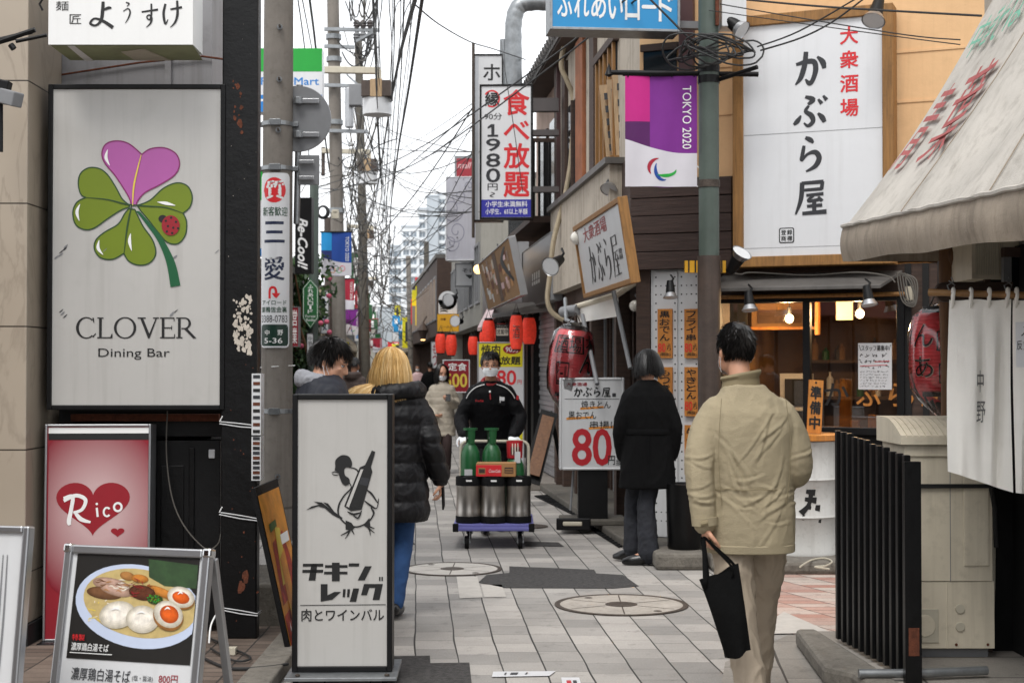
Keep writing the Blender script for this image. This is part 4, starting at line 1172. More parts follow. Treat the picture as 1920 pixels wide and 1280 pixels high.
for _ in range(30): x, y = rd.uniform(150, 200), rd.uniform(1110, 1150); a.line(x, y, x + rd.uniform(-16, 16), y + rd.uniform(-6, 6), 1.6, rd.choice(('noodle_broth', 'yellow_ink', 'egg_white')), 2.6)
a.text('特製', 122, 1176, 148, 1188, 'bright_red', 9); a.text('濃厚鶏白湯そば', 122, 1192, 200, 1207, 'white_ink', 9); a.line(120, 1211, 208, 1211, 1.4, 'white_ink', 9)
a.text('濃厚鶏白湯そば', 126, 1238, 248, 1262, 'ink_grey', 1); a.text('(塩・醤油)', 252, 1246, 294, 1258, 'ink_grey', 1, 0); a.text('800円', 306, 1242, 344, 1258, 'deep_red', 1)
a.text('濃厚', 122, 1272, 156, 1294, 'ink_grey', 1); a.text('辛', 158, 1272, 174, 1294, 'bright_red', 1); a.text('鶏そば', 176, 1272, 226, 1294, 'ink_grey', 1); a.text('880円', 304, 1276, 344, 1292, 'deep_red', 1)
a.text('つけそば', 122, 1310, 200, 1332, 'ink_grey', 1)
S.done()
x0, x1, z0, z1 = S.dim
m = MB()
for x in (x0 + .01, x1 - .01): m.bar((x, .035, z1 - .03), (x, .46, .0), .03, .022, 'aluminium', (0, 1, 0))
m.bar((x0, .455, .01), (x1, .455, .01), .025, .025, 'aluminium'); m.build('rear_frame', S.root, bevel=.003)
m = MB(); m.box(x0 - .004, x0 + .03, -.018, .03, z1 - .03, z1 + .004, 'chrome'); m.box(x1 - .03, x1 + .004, -.018, .03, z1 - .03, z1 + .004, 'chrome'); m.build('corner_cap', S.root, bevel=.008)
S = Sign('menu_board', 'edge of a second silver A-board with a clear crinkled cover', 'sign', -260, 985, 24, 1560, 4.9, 'white_panel', .03, 'aluminium', 14, rot=R(-12), tilt=R(-8), floor=0, bevel=.006)
for i in range(7): S.art.stroke([(-20 - 9 * i, 1040, 2), (-18 - 10 * i, 1200, 4), (-24 - 8 * i, 1500, 2)], 'grey_plastic', 1)
S.done()
# extension lead on the brick pavement
mb = MB(); mb.tube(spline([ground(x, y, .07) for x, y in ((380, 1232), (430, 1252), (500, 1250), (540, 1244))], 6), .008, 'cable_black', 6)
mb.tube(spline([ground(x, y, .075) for x, y in ((392, 1195), (430, 1212), (470, 1232), (440, 1238), (395, 1215))], 6), .006, 'cable_black', 6)
q = ground(432, 1222, .07); mb.box(q.x - .035, q.x + .03, q.y - .03, q.y + .03, .062, .095, 'pale_plastic'); mb.tube(spline([W(392, 1205, 8.0), W(396, 1170, 8.05), W(412, 1140, 8.15)], 5), .005, 'white_ink', 6)
tag(mb.build('extension_lead', smooth=True), 'black extension lead with a cream plug lying on the brick pavement', 'cord')

# orange food board leaning on the post
t = thing('food_board', 'narrow orange pizza poster board leaning against the black steel post', 'sign', (-1.25, 8.2, 0))
A, B, Cc, D = Vector((-1.165, 7.88, .01)), Vector((-1.15, 8.55, .01)), Vector((-1.365, 8.55, .915)), Vector((-1.365, 7.88, .915))
o0 = t.location
def lay(u, v, off=0):
    n = (B - A).cross(D - A).normalized()
    return A + (B - A) * u + (D - A) * v + n * off - o0
mb = MB(); mb.add([lay(0, 0), lay(1, 0), lay(1, 1), lay(0, 1), lay(0, 0, -.025), lay(1, 0, -.025), lay(1, 1, -.025), lay(0, 1, -.025)], [(0, 1, 2, 3), (7, 6, 5, 4), (0, 4, 5, 1), (1, 5, 6, 2), (2, 6, 7, 3), (3, 7, 4, 0)], 'black_metal')
def lp(pts, mat, off): mb.add([lay(u, v, off) for u, v in pts], [list(range(len(pts)))], mat)
lp([(.04, .03), (.96, .03), (.96, .95), (.04, .95)], 'pizza_orange', .002)
lp([(.06, .05), (.94, .05), (.94, .3), (.06, .24)], 'pizza_red', .003); lp([(.1, .3), (.9, .34), (.7, .7), (.2, .66)], 'pizza_red', .003); lp([(.25, .4), (.5, .42), (.6, .72), (.4, .74)], 'yellow_ink', .004)
lp([(.3, .08), (.6, .1), (.6, .6), (.35, .55)], 'pizza_orange', .0045); lp([(.55, .62), (.9, .62), (.9, .68), (.55, .68)], 'white_ink', .005); lp([(.2, .72), (.5, .74), (.5, .78), (.2, .77)], 'leaf_light', .005)
for i in range(8): lp([(.15 + .08 * i, .14 + .05 * (i % 3)), (.2 + .08 * i, .15 + .05 * (i % 3)), (.19 + .08 * i, .2 + .05 * (i % 3))], ('white_ink', 'ink', 'yellow_ink')[i % 3], .006)
mb.build('poster', t)

# standing chicken sign
S = Sign('standing_sign', 'tall black framed standing lightbox with a rooster holding a bottle', 'sign', 548, 741, 735, 1258, 7.3, 'clover_panel', .16, 'black_metal', 10, rot=.02, bevel=.004)
a = S.art
cv = lambda pts: [(440 + p[0] / 2.207, 700 + p[1] / 2.207) + tuple(q / 2.207 for q in p[2:]) for p in pts]
def cs(pts, layer=2, mat='ink'): a.stroke(cv(pts), mat, layer)
def cp(pts, layer=2, mat='ink', sm=False): a.poly(spline(cv(pts), 4) if sm else cv(pts), mat, layer)
cp([(440,606),(405,588),(372,560),(345,552),(295,568),(318,552),(350,545),(325,532),(360,536),(392,562),(365,535),(385,540),(412,575),(446,600)], 2, sm=False)
cp([(415,390),(416,362),(438,343),(458,342),(474,350),(484,372),(480,390),(458,393),(452,405),(456,425),(472,438),(474,458),(458,467),(444,458),(434,436),(426,412),(412,404)], 3, sm=True)
cs([(400,414,3),(414,410,5),(428,414,4)], 2); cs([(402,420,2),(416,424,4),(428,422,3)], 2.3)
cs([(472,392,4),(498,398,5),(514,416,6),(512,432,3)]); cs([(474,456,4),(480,478,5),(452,508,6),(430,548,7),(430,590,7),(462,626,6),(504,637,6),(546,620,6),(572,590,5),(574,568,3)])
cp([(452,552),(516,392),(538,382),(566,322),(580,328),(562,390),(568,410),(524,566),(480,572)], 2.5); cp([(460,552),(520,400),(532,400),(474,558)], 3, 'clover_panel'); cp([(472,556),(530,402),(545,392),(567,332),(574,334),(556,392),(560,412),(510,562)], 3.5, 'ink')
cp([(524,432),(556,438),(548,470),(512,460)], 4, 'ink_grey')
cs([(538,480,4),(564,500,8),(586,532,5),(594,540,3)], 3); cs([(536,530,4),(560,548,8),(586,560,4),(594,520,3)], 3.2); cs([(562,556,5),(574,580,8),(566,596,3)], 3.4); cs([(466,574,4),(490,585,9),(520,578,5)], 3.6); cs([(490,590,4),(510,600,7),(524,570,4)], 3.8)
cp([(458,610),(482,620),(496,640),(484,652),(458,648)], 2.2); cp([(530,630),(556,600),(560,632),(548,642)], 2.2)
for st in ([(480,648,8),(462,660,6),(438,672,3)], [(478,648,7),(468,668,5),(456,685,2)], [(482,646,6),(488,658,5),(494,668,2)], [(548,636,8),(560,648,5),(578,662,2)], [(550,636,6),(558,656,5),(560,672,2)], [(552,634,6),(566,640,5),(578,644,2)]): cs(st, 2.6)
for p in ([(283,788),(366,788),(366,800),(282,800)], [(281,813),(366,813),(365,825),(280,825)], [(318,788),(342,788),(334,857),(306,857)], [(374,794),(466,794),(466,805),(373,805)], [(370,821),(466,821),(466,832),(369,832)], [(402,784),(434,784),(434,860),(402,860)],
          [(472,787),(515,787),(513,800),(470,800)], [(538,799),(566,799),(537,857),(508,857)], [(356,872),(384,872),(384,918),(412,904),(440,904),(404,936),(356,944)], [(448,893),(459,893),(456,926),(446,926)], [(466,893),(477,893),(474,926),(464,926)], [(490,890),(514,890),(502,945),(475,945)],
          [(534,872),(612,872),(598,938),(570,938),(580,888),(556,888),(546,918),(522,918)], [(596,843),(602,843),(602,860),(596,860)], [(606,843),(612,843),(612,860),(606,860)]): cp(p, 1 if p[0][1] != 784 else 1.6)
a.line(*cv([(272, 959)])[0], *cv([(624, 957)])[0], 1.3, 'ink', 1)
a.text('肉とワインバル', *cv([(277, 974)])[0], *cv([(617, 1025)])[0], 'ink', 1, .02)
S.done()
x0, x1, z0, z1 = S.dim
zb = -S.root.location.z
m = MB(); m.box(x0 - .02, x1 + .03, -.14, .32, zb + .045, zb + .062, 'galvanised'); m.box(x0 + .01, x1 - .01, -.0, .16, zb + .06, 0, 'black_metal')
for x in (x0 + .04, x1 - .02): m.lathe([(.012, zb + .062), (.012, zb + .072), (0, zb + .075)], 'iron', 10, c=(x, -.1, 0))
m.build('base_plate', S.root, bevel=.004)
for x in (x0 + .03, x1 - .03):
    for y in (-.1, .28):
        m = MB(); m.tube([(x - .012, y, zb + .022), (x + .012, y, zb + .022)], .022, 'rubber', 12); m.build('caster', S.root, smooth=True)

# ---------------------------------------------------------------- tavern signs
S = Sign('shop_sign', 'huge white framed board with black vertical brush lettering on the ochre wall', 'sign', 1376, 18, 1678, 498, -.20, 'white_clean', .18, 'honey_wood', 20, F=FK, fd=.03, bevel=.006)
a = S.art
for ch, b in (('か', (1490, 92, 1558, 160)), ('ぶ', (1488, 176, 1560, 238)), ('ら', (1492, 254, 1556, 322)), ('屋', (1492, 336, 1560, 402))): brush(a, ch, *b, 'ink_grey', 1, 1.15)
a.column('大衆酒場', 1580, 48, 1614, 228, 'bright_red', 1, .03, .26)
a.line(1397, 246, 1657, 246, .8, 'grey_plastic', 1); a.line(1397, 462, 1657, 462, .6, 'grey_plastic', 1)
a.round(1464, 425, 1493, 454, 4, 'ink', 1); a.round(1466, 427, 1491, 452, 3, 'white_clean', 2)
for ch, x, y in (('登', 1468, 429), ('録', 1479.5, 429), ('商', 1468, 440.5), ('標', 1479.5, 440.5)): a.text(ch, x, y, x + 10, y + 10, 'ink', 3, .03)
S.done()
def boards(body, price, label, px0, py0, px1, py1):
    Sg = Sign('menu_plank', label, 'menu board', px0, py0, px1, py1, -.035, 'orange_wood', .03, None, F=FK)
    aa = Sg.art; h = py1 - py0
    aa.column(body, px0 + 4, py0 + 3, px1 - 4, py0 + h * .66, 'ink', 1, .03, .12)
    if price: aa.text(price, px0 + 1, py0 + h * .70, px0 + 15, py0 + h * .88, 'bright_red', 1, .03); aa.column('より', px1 - 9, py0 + h * .70, px1 - 2, py0 + h * .86, 'ink', 1, .02); aa.text('(税抜)', px0 + 5, py0 + h * .89, px1 - 3, py0 + h * .97, 'ink', 1, .02)
    Sg.done()
boards('黒おでん', '80', 'orange wooden menu plank lettered in four black characters, upper left on white panel', 1233, 579, 1260, 671)
boards('フライ串', '80', 'orange wooden menu plank upper right on the white panel beside the pole', 1283, 579, 1309, 671)
boards('もつ煮込', '', 'orange wooden menu plank lower left on the white panel by the black hair', 1233, 688, 1260, 780)
boards('やきとん', '80', 'orange wooden menu plank second down in the right column of the white panel', 1283, 688, 1309, 780)
boards('牛すじ', '80', 'orange wooden menu plank third down in the right column beside the beige sleeve', 1283, 797, 1309, 889)
S = Sign('notice', 'white handwritten notice taped inside the tavern window', 'notice', 1609, 643, 1672, 730, -.002, 'white_clean', .001, None, F=FK)
a = S.art; a.text('スタッフ募集中', 1615, 647, 1666, 658, 'ink', 1, .02); a.line(1611, 646, 1614, 657, 1, 'ink'); a.line(1670, 646, 1667, 657, 1, 'ink')
a.squiggle(1612, 661, 1670, 694, 3, 'ink', 1, 3); a.squiggle(1612, 694, 1664, 727, 6, 'ink_grey', 1, 5); a.line(1640, 678, 1668, 677, 1.2, 'bright_red', 2); a.line(1612, 686, 1664, 684, 1, 'bright_red', 2)
S.done()
# white lightbox on stand before the open front
S = Sign('standing_sign', 'white standing lightbox with a big red 80 beside the person in black coat', 'sign', 1049, 708, 1171, 881, 14.0, 'white_panel', .2, 'white_panel', 5, bevel=.02, fd=.01)
a = S.art
a.text('大衆酒場', 1062, 717, 1101, 724, 'deep_red', 1, .03); brush(a, 'かぶら屋', 1075, 726, 1146, 744, 'ink', 1, 1.2, gap=.02); a.round(1148, 737, 1155, 744, 1, 'ink_grey', 1)
a.line(1059, 748, 1161, 748, .9, 'ink', 1)
for x0, x1, y in ((1088, 1132, 766), (1062, 1112, 785), (1104, 1156, 803)): a.line(x0, y, x1, y - 3, 4, 'orange_ink', .6)
a.text('焼きとん', 1090, 751, 1145, 766, 'ink', 1, .01); a.text('黒おでん', 1066, 771, 1118, 786, 'ink', 1, .01); a.text('串揚げ', 1106, 789, 1162, 803, 'ink', 1, .01)
a.text('8', 1072, 803, 1110, 873, 'red_ink', 1, .055); a.text('0', 1111, 803, 1147, 873, 'red_ink', 1, .055); a.text('円', 1140, 854, 1153, 871, 'ink', 2, .02); a.text('税', 1155, 848, 1165, 859, 'ink', 1, .02); a.text('抜', 1155, 861, 1165, 872, 'ink', 1, .02)
S.done(); x0, x1, z0, z1 = S.dim; zb = .1 - S.root.location.z
m = MB(); m.box(-.13, .15, .02, .2, zb + .02, 0, 'black_metal'); m.tube([(-.2, .1, zb + .1), (-.17, .1, 0)], .012, 'grey_plastic', 8); m.build('pedestal', S.root, bevel=.006)
m = MB(); m.box(-.3, .32, -.12, .42, zb - .02, zb + .03, 'concrete_dark'); m.box(-.34, -.02, -.14, -.08, zb - .06, zb + .05, 'black_metal'); m.box(-.28, -.1, -.15, -.1, zb - .02, zb + .02, 'pale_plastic'); m.build('base', S.root, bevel=.01)
# framed board hung aslant above the open front
S = Sign('shop_sign', 'wood framed white board with brush lettering leaning out over the open front', 'sign', 1098, 398, 1188, 546, -.35, 'white_panel', .06, 'honey_wood', 9, F=FR, bevel=.004, tilt=R(9), fd=.02)
a = S.art
for i, ch in enumerate('かぶら屋'): brush(a, ch, 1117 + 14.5 * i, 448, 1131 + 14.5 * i, 528, 'ink', 1, 1.25)
a.column('登録', 1173, 480, 1179, 500, 'ink', 1, .02); a.text('大衆酒場', 1114, 412, 1160, 440, 'faded_red', 1, .02)
S.done()
# long projecting signs
S = Sign('projecting_sign', 'white vertical lightbox with red and black lettering and a blue foot', 'sign', 899, 157, 999, 411, 18.2, 'white_clean', .18, 'black_metal', 3.5, rot=-.05)
a = S.art
a.ring(922, 184, 14, 15, 3, 'bright_red', 1, a0=-150, a1=120); a.text('縁', 909, 172, 936, 198, 'ink', 2, .03)
a.text('90分', 908, 211, 941, 224, 'ink', 1, .01)
for ch, y0, y1 in (('1', 232, 256), ('9', 259, 283), ('8', 287, 313), ('0', 315, 342)): a.text(ch, 911, y0, 938, y1, 'ink_grey', 1, .03) if ch != '1' else (a.rect(921, y0, 927, y1, 'ink_grey', 1), a.poly([(921, y0), (921, y0 + 6), (914, y0 + 9), (914, y0 + 5)], 'ink_grey', 1.3), a.rect(914, y1 - 4, 934, y1, 'ink_grey', 1.2))
a.text('円', 914, 344, 933, 357, 'ink_grey', 1, .02); a.text('〜', 918, 360, 928, 370, 'ink_grey', 1, .02, rot=90)
for ch, y0, y1 in (('食', 167, 216), ('べ', 226, 262), ('放', 268, 316), ('題', 322, 370)): a.text(ch, 944, y0, 993, y1, 'bright_red', 1, .035)
a.rect(902, 374, 996, 407, 'blue_ink', 1); a.text('小学生未満無料', 910, 377, 989, 388, 'white_ink', 2, .02); a.text('小学生、65以上半額', 910, 391, 989, 402, 'white_ink', 2, .02)
S.done(); m = MB(); x0, x1, z0, z1 = S.dim
for z, h in ((z1 * .2, .07), (z1 * .62, .07), (z1 * .8, .16)): m = MB(); m.box(x1, x1 + .32, .0, .12, z, z + h, 'charcoal_panel'); m.build('bracket', S.root)
S = Sign('projecting_sign', 'tall pale sign with a single black character behind the red lettered lightbox', 'sign', 886, 100, 944, 415, 19.4, 'white_panel', .2, 'black_metal', 3)
S.art.text('ホ', 906, 119, 938, 150, 'ink', 1, .02); S.art.text('ル', 906, 160, 938, 190, 'ink', 1, .02); S.art.rect(889, 104, 897, 411, 'aluminium', 1)
S.done(); m = MB(); x0, x1, z0, z1 = S.dim; m.tube([(x0 + .01, -.05, -.22), (x0 + .01, -.05, z1 + .13)], .02, 'iron', 8); m.build('rod', S.root)
# blue arcade sign and banner on the green pole
S = Sign('arcade_sign', 'bright blue street name lightbox high on the green pole', 'sign', 1030, -66, 1277, 58, 12.2, 'sky_blue', .28, 'galvanised', 5, rot=.10, kx=1.005)
for i, ch in enumerate('ふれあいロード'): S.art.round(1044 + 32 * i, 8, 1072 + 32 * i, 15, 3, 'white_ink', 1) if ch == 'ー' else S.art.text(ch, 1044 + 32 * i, -22 if i < 5 else -14, 1072 + 32 * i, 34 + 2 * i * .4, 'white_ink', 1, .03)
S.done()
m = MB(); x0, x1, z0, z1 = S.dim; m.box(x1, x1 + .3, .1, .18, .06, .12, 'grey_plastic'); m.build('bracket', S.root); m = MB(); m.box(x1, x1 + .3, .1, .18, .4, .46, 'grey_plastic'); m.build('bracket', S.root)

def banner(name, label, px0, py0, px1, py1, d, cols, rings, group=None, rot=0.0, light=True):
    """cloth banner: coloured field over a white curved foot, made as one slightly rippled cloth"""
    t = thing(name, label, 'banner', W((px0 + px1) / 2, py1, d), rot, group)
    s = d / FPX; w, h = (px1 - px0) * s, (py1 - py0) * s
    mb = MB(); nx, nz = 26, 34
    rip = lambda x, z: .012 * sin(x / w * 7 + z * 2.0) + .006 * sin(x / w * 15 - z * 5) * (1 - z / h * .6)
    fs, vs = {}, []
    for j in range(nz + 1):
        for i in range(nx + 1):
            x, z = -w / 2 + w * i / nx, h * j / nz
            vs.append((x, rip(x, z), z + .006 * sin(i / nx * 9) * (j == 0)))
    for j in range(nz):
        for i in range(nx):
            u, v = (i + .5) / nx, (j + .5) / nz
            m = cols[0] if (u < .35 and v > .58) else (cols[2] if u < .35 else cols[1])
            fs.setdefault(m, []).append((j * (nx + 1) + i, j * (nx + 1) + i + 1, (j + 1) * (nx + 1) + i + 1, (j + 1) * (nx + 1) + i))
    o = len(mb.v); mb.v += vs
    for m, f in fs.items():
        k = mb.mi(m)
        for q in f: mb.f.append(list(q)); mb.m.append(k)
    class RA(Art):
        def P(s2, x, y, layer):
            return Vector((x - w / 2, rip(x - w / 2, y) - .003 - .001 * layer, y))
        def poly(s2, pts, mat, layer=0):
            mb.add([s2.P(p[0], p[1], layer) for p in pts], [list(range(len(pts)))], mat)
    A = RA(mb, None)
    n = 26      # white foot with its rising curve on the left
    for i in range(n):
        u0, u1 = i / n, (i + 1) / n
        top = lambda u: h * (.43 - .13 * sin(min(1, u * 1.1) * pi / 2))
        for j in range(12):
            A.poly([(u0 * w, top(u0) * j / 12 - (.0 if j else .0)), (u1 * w, top(u1) * j / 12), (u1 * w, top(u1) * (j + 1) / 12), (u0 * w, top(u0) * (j + 1) / 12)], 'white_cloth', 1)
    vs2, fs2 = glyphs('TOKYO 2020', .012, 0)
    ax, bx = min(v[0] for v in vs2), max(v[0] for v in vs2); ay, by = min(v[1] for v in vs2), max(v[1] for v in vs2)
    mb.add([A.P(w * (.80 + .12 * (y - ay) / (by - ay)), h * (.91 - .57 * (x - ax) / (bx - ax)), 2) for x, y in vs2], fs2, 'white_ink')
    def arc(cx, cy, r, a0, a1, wd, mat, ry=None):
        q = [(cx + r * cos(R(g)), cy + (ry or r) * sin(R(g)), wd * sin(pi * (k + .6) / 13.2) if rings == 3 else wd) for k, g in enumerate([a0 + (a1 - a0) * i / 12 for i in range(13)])]
        for k in range(12):
            (xa, ya, wa), (xb, yb, wb) = q[k], q[k + 1]
            na = Vector((xa - cx, ya - cy)).normalized(); nb = Vector((xb - cx, yb - cy)).normalized()
            A.poly([(xa + na.x * wa / 2, ya + na.y * wa / 2), (xa - na.x * wa / 2, ya - na.y * wa / 2), (xb - nb.x * wb / 2, yb - nb.y * wb / 2), (xb + nb.x * wb / 2, yb + nb.y * wb / 2)], mat, 3)
    if rings == 3:
        arc(w * .48, h * .165, w * .15, 95, 215, w * .055, 'red_cloth', h * .09); arc(w * .54, h * .16, w * .12, 150, 285, w * .055, 'blue_cloth', h * .10); arc(w * .54, h * .155, w * .17, 235, 360, w * .055, 'mart_green', h * .055)
    if rings == 5:
        for i, m in enumerate(('blue_ink', 'ink', 'bright_red', 'orange_ink', 'mart_green')):
            c = (w * (.28 + .21 * (i if i < 3 else i - 2.5)), h * (.17 if i < 3 else .13))
            for s0 in range(0, 360, 90): arc(c[0], c[1], w * .085, s0, s0 + 90, w * .018, m)
    mb.build('cloth', t)
    m = MB(); m.tube([(-w / 2 - .02, .0, h + .015), (w / 2 + .02, 0, h + .015)], .016, 'black_metal', 8)
    for x in (-w * .46, -w * .15, w * .15, w * .46): m.tube([(x, -.012, h - .01), (x, -.02, h + .02), (x, .02, h + .03)], .005, 'black_metal', 6)
    m.build('top_rod', t, smooth=True)
    return t, w, h
t, w, h = banner('street_banner', 'large purple and magenta cloth banner on the near green pole', 1172, 142, 1307, 350, 12.0, ('magenta_cloth', 'purple_cloth', 'plum_cloth'), 3)
m = MB(); m.tube([(-w / 2 - .13, 0, h + .03), (w / 2 + .5, 0, h + .015)], .021, 'black_metal', 10); m.build('arm', t, smooth=True); m = MB(); m.lathe([(.0, -.02), (.035, 0), (.0, .1)], 'black_metal', 10, c=(-w / 2 - .13, 0, h + .01)); m.build('finial', t, smooth=True)
m = MB(); m.tube([(w / 2 - .005, 0, .17), (w / 2 + .17, 0, .03), (w / 2 - .0, 0, .0)], .005, 'white_ink', 6); m.build('tie', t)
banner('street_banner', 'blue and cyan cloth banner with five rings above the green street sign', 602, 436, 659, 517, 28, ('cyan_cloth', 'blue_cloth', 'navy_cloth'), 5)
banner('street_banner', 'red cloth banner with white foot behind the blue one', 626, 523, 664, 580, 40, ('red_cloth', 'red_cloth', 'maroon_cloth'), 0)
banner('street_banner', 'small purple cloth banner above the blond hair', 648, 580, 673, 625, 52, ('purple_cloth', 'purple_cloth', 'plum_cloth'), 3)
banner('street_banner', 'tiny blue cloth banner far down the middle of the street', 768, 625, 788, 654, 75, ('cyan_cloth', 'blue_cloth', 'navy_cloth'), 0)
banner('street_banner', 'tiny red cloth banner far down the street left of the blue one', 699, 634, 716, 660, 78, ('red_cloth', 'red_cloth', 'maroon_cloth'), 0)

# left-hand signs
S = Sign('store_sign', 'green, white and blue convenience store sign behind the utility pole', 'sign', 480, 90, 604, 210, 22, 'white_clean', .3, None)
a = S.art; a.rect(480, 90, 604, 134, 'mart_green', 1); a.rect(480, 178, 604, 210, 'mart_blue', 1); a.rect(480, 186, 604, 190, 'white_ink', 2); a.text('FamilyMart', 489, 145, 598, 164, 'mart_blue', 1, .03)
S.done()
m = MB(); m.tube([(S.dim[0] + .2, .15, -S.root.location.z), (S.dim[0] + .2, .15, .0)], .06, 'galvanised', 10); m.build('post', S.root, smooth=True)
S = Sign('store_sign', 'narrow green and white store strip between the black post and the pole', 'sign', 478, 318, 512, 480, 20.5, 'white_clean', .2, None); S.art.rect(478, 318, 512, 375, 'mart_green', 1); S.art.rect(478, 466, 512, 480, 'mart_blue', 1); S.done()
S = Sign('vertical_sign', 'black vertical sign with slanted white script beside the pole', 'sign', 553, 370, 584, 512, 23, 'black_metal', .3, None)
S.art.text('Be-Cool!', 558, 408, 577, 505, 'white_ink', 1, .05, .35, rot=90); S.done()
S = Sign('street_sign', 'green hexagonal street name sign under the blue banner', 'sign', 567, 540, 597, 596, 26.5, 'cylinder_green', .05, None)
a = S.art; a.poly([(567, 540), (597, 540), (582, 522)], 'cylinder_green', 0); a.poly([(567, 596), (597, 596), (582, 616)], 'cylinder_green', 0)
for p in ([(569, 540), (582, 525), (595, 540), (595, 596), (582, 613), (569, 596), (569, 540)],): a.stroke([(x, y, .8) for x, y in p], 'white_ink', 2, smooth=False)
a.column('ふれあいロード', 577, 533, 587, 588, 'white_ink', 2, .02); a.text('Fureai', 573, 590, 591, 595, 'white_ink', 2, 0); a.text('Rodo', 574, 597, 590, 602, 'white_ink', 2, 0)
S.done(); m = MB(); x0, x1, z0, z1 = S.dim
for pts in ([(x0, x1), 1], [(x0, x1), 0]):
    pass
m.add([(x0, .0, z1), (x1, 0, z1), (0, 0, z1 + .17), (x0, .05, z1), (x1, .05, z1), (0, .05, z1 + .17)], [(0, 1, 2), (5, 4, 3), (0, 2, 5, 3), (1, 4, 5, 2)], 'cylinder_green'); m.add([(x0, .0, 0), (0, 0, -.19), (x1, 0, 0), (x0, .05, 0), (0, .05, -.19), (x1, .05, 0)], [(0, 1, 2), (5, 4, 3), (0, 3, 4, 1), (1, 4, 5, 2)], 'cylinder_green')
m.build('pointed_end', S.root)
S = Sign('address_plate', 'small white vertical plate under the green hexagonal sign', 'sign', 575, 624, 588, 665, 26.5, 'white_clean', .03, 'ink_grey', 1.2); S.art.column('中野五', 578, 630, 585, 658, 'ink', 1, .0); S.done()

# right-hand far signs
S = Sign('billboard', 'lilac grey billboard with swirling line ornament below the rooftop sign', 'sign', 836, 330, 952, 488, 33, 'lilac_panel', .5, 'white_panel', 1.5, rot=-.12, kx=1.02)
a = S.art
for (cx, cy, k, fl) in ((848, 400, 1.0, 1), (856, 440, .9, -1), (846, 460, .7, 1), (862, 372, .6, -1), (930, 430, 1.0, -1), (922, 460, .8, 1), (880, 352, .5, 1), (935, 395, .7, 1)):
    a.stroke([(cx + fl * k * 22 * (1 - q / 26) * cos(q * .42), cy + k * 26 * (1 - q / 26) * sin(q * .42) - k * 8, 1.4) for q in range(24)], 'lilac_line', 1, 3)
S.done()
S = Sign('shop_sign', 'small white sign with grey flourish under the lilac billboard', 'sign', 853, 493, 905, 537, 34, 'white_panel', .2, 'grey_plastic', 2); S.art.text('そば', 866, 503, 894, 511, 'ink_grey', 1, .02); S.art.poly([(872, 515), (890, 515), (881, 523)], 'ink_grey', 1); S.done()
S = Sign('menu_billboard', 'tilted wood edged photo menu board lit by two lamps', 'sign', 916, 470, 978, 570, -.55, 'room_wall', .08, 'aluminium', 2, F=FR, tilt=R(12))
a = S.art; rd = random.Random(8)
for i in range(44):
    x, y = rd.uniform(919, 970), rd.uniform(476, 545); a.rect(x, y, x + rd.uniform(2, 5), y + rd.uniform(8, 20), rd.choice(('white_panel', 'egg_shade', 'noodle_meat', 'chashu_brown', 'cream_plaster', 'rust', 'rose_pale')), 1 + i * .02)
a.rect(945, 474, 951, 564, 'room_dark', 3); a.stroke([(968, 478, 3), (960, 500, 5), (972, 540, 3)], 'ink', 3); S.done()
S = Sign('flat_sign', 'dark grey flat sign with three white bars beside the photo menu', 'sign', 980, 455, 1034, 573, -.16, 'charcoal_panel', .14, 'grey_plastic', 1.6, F=FR)
a = S.art
for i in range(4): a.rect(1000 + 4.0 * i, 510 - (i == 0) * 0, 1002.2 + 4.0 * i, 524, 'white_ink', 1); a.rect(999.6 + 4.0 * i, 526, 1002.6 + 4 * i, 533, 'white_ink', 1)
S.done()
S = Sign('banner_board', 'white and yellow grilled meat board with red prices behind the delivery man', 'sign', 895, 641, 983, 872, 21, 'white_panel', .06, 'aluminium', 2)
a = S.art; a.rect(898, 644, 980, 688, 'yellow_panel', 1); a.text('焼肉', 902, 646, 938, 668, 'ink', 2, .03); a.disc(960, 655, 17, 9, 'deep_red', 2); a.text('90分', 948, 649, 973, 661, 'white_ink', 3, .02); a.text('食べ放題', 902, 668, 976, 684, 'ink', 2, .04)
a.text('980', 912, 694, 968, 722, 'bright_red', 1, .05); a.text('円', 970, 712, 978, 720, 'bright_red', 1, .02); a.rect(898, 806, 980, 830, 'yellow_panel', 1); a.text('飲み放題', 903, 810, 975, 826, 'bright_red', 2, .04); a.text('2980', 904, 740, 974, 790, 'bright_red', 1, .05)
S.done(); m = MB(); x0, x1, z0, z1 = S.dim
for x in (x0 + .05, x1 - .05): m.tube([(x, .03, 0), (x, .25, -S.root.location.z)], .015, 'aluminium', 8)
m.build('leg', S.root)
S = Sign('banner_board', 'red and yellow set meal board behind the woman in the cream coat', 'sign', 830, 674, 881, 736, 27, 'crimson', .05, 'white_panel', 2); a = S.art
a.text('定食', 840, 680, 875, 695, 'white_ink', 1, .03); a.text('500', 834, 700, 876, 726, 'yellow_ink', 1, .06); S.done()
S = Sign('shop_sign', 'amber yellow shop sign beside the far red lanterns', 'sign', 820, 589, 860, 621, 31, 'amber_panel', .3, None); S.art.text('中華', 826, 596, 836, 601, 'rust', 1, .02); S.art.text('らーめん', 826, 610, 848, 615, 'rust', 1, 0); S.done()
S = Sign('shop_sign', 'rounded white sign with stacked black bars above the amber sign', 'sign', 822, 562, 857, 588, 31.2, 'white_panel', .3, None); a = S.art
for i in range(4): a.stroke([(825, 572 + 4 * i, 1.5), (833, 570 + 4 * i, 3), (840, 573 + 4 * i, 1)], 'ink', 1)
S.mb.tube([W(839.5, 563, 31.2) - S.root.location, W(839.5, 563, 31.2) - S.root.location + Vector((0, .3, 0))], 17.5 * S.s, 'white_panel', 24); S.done()
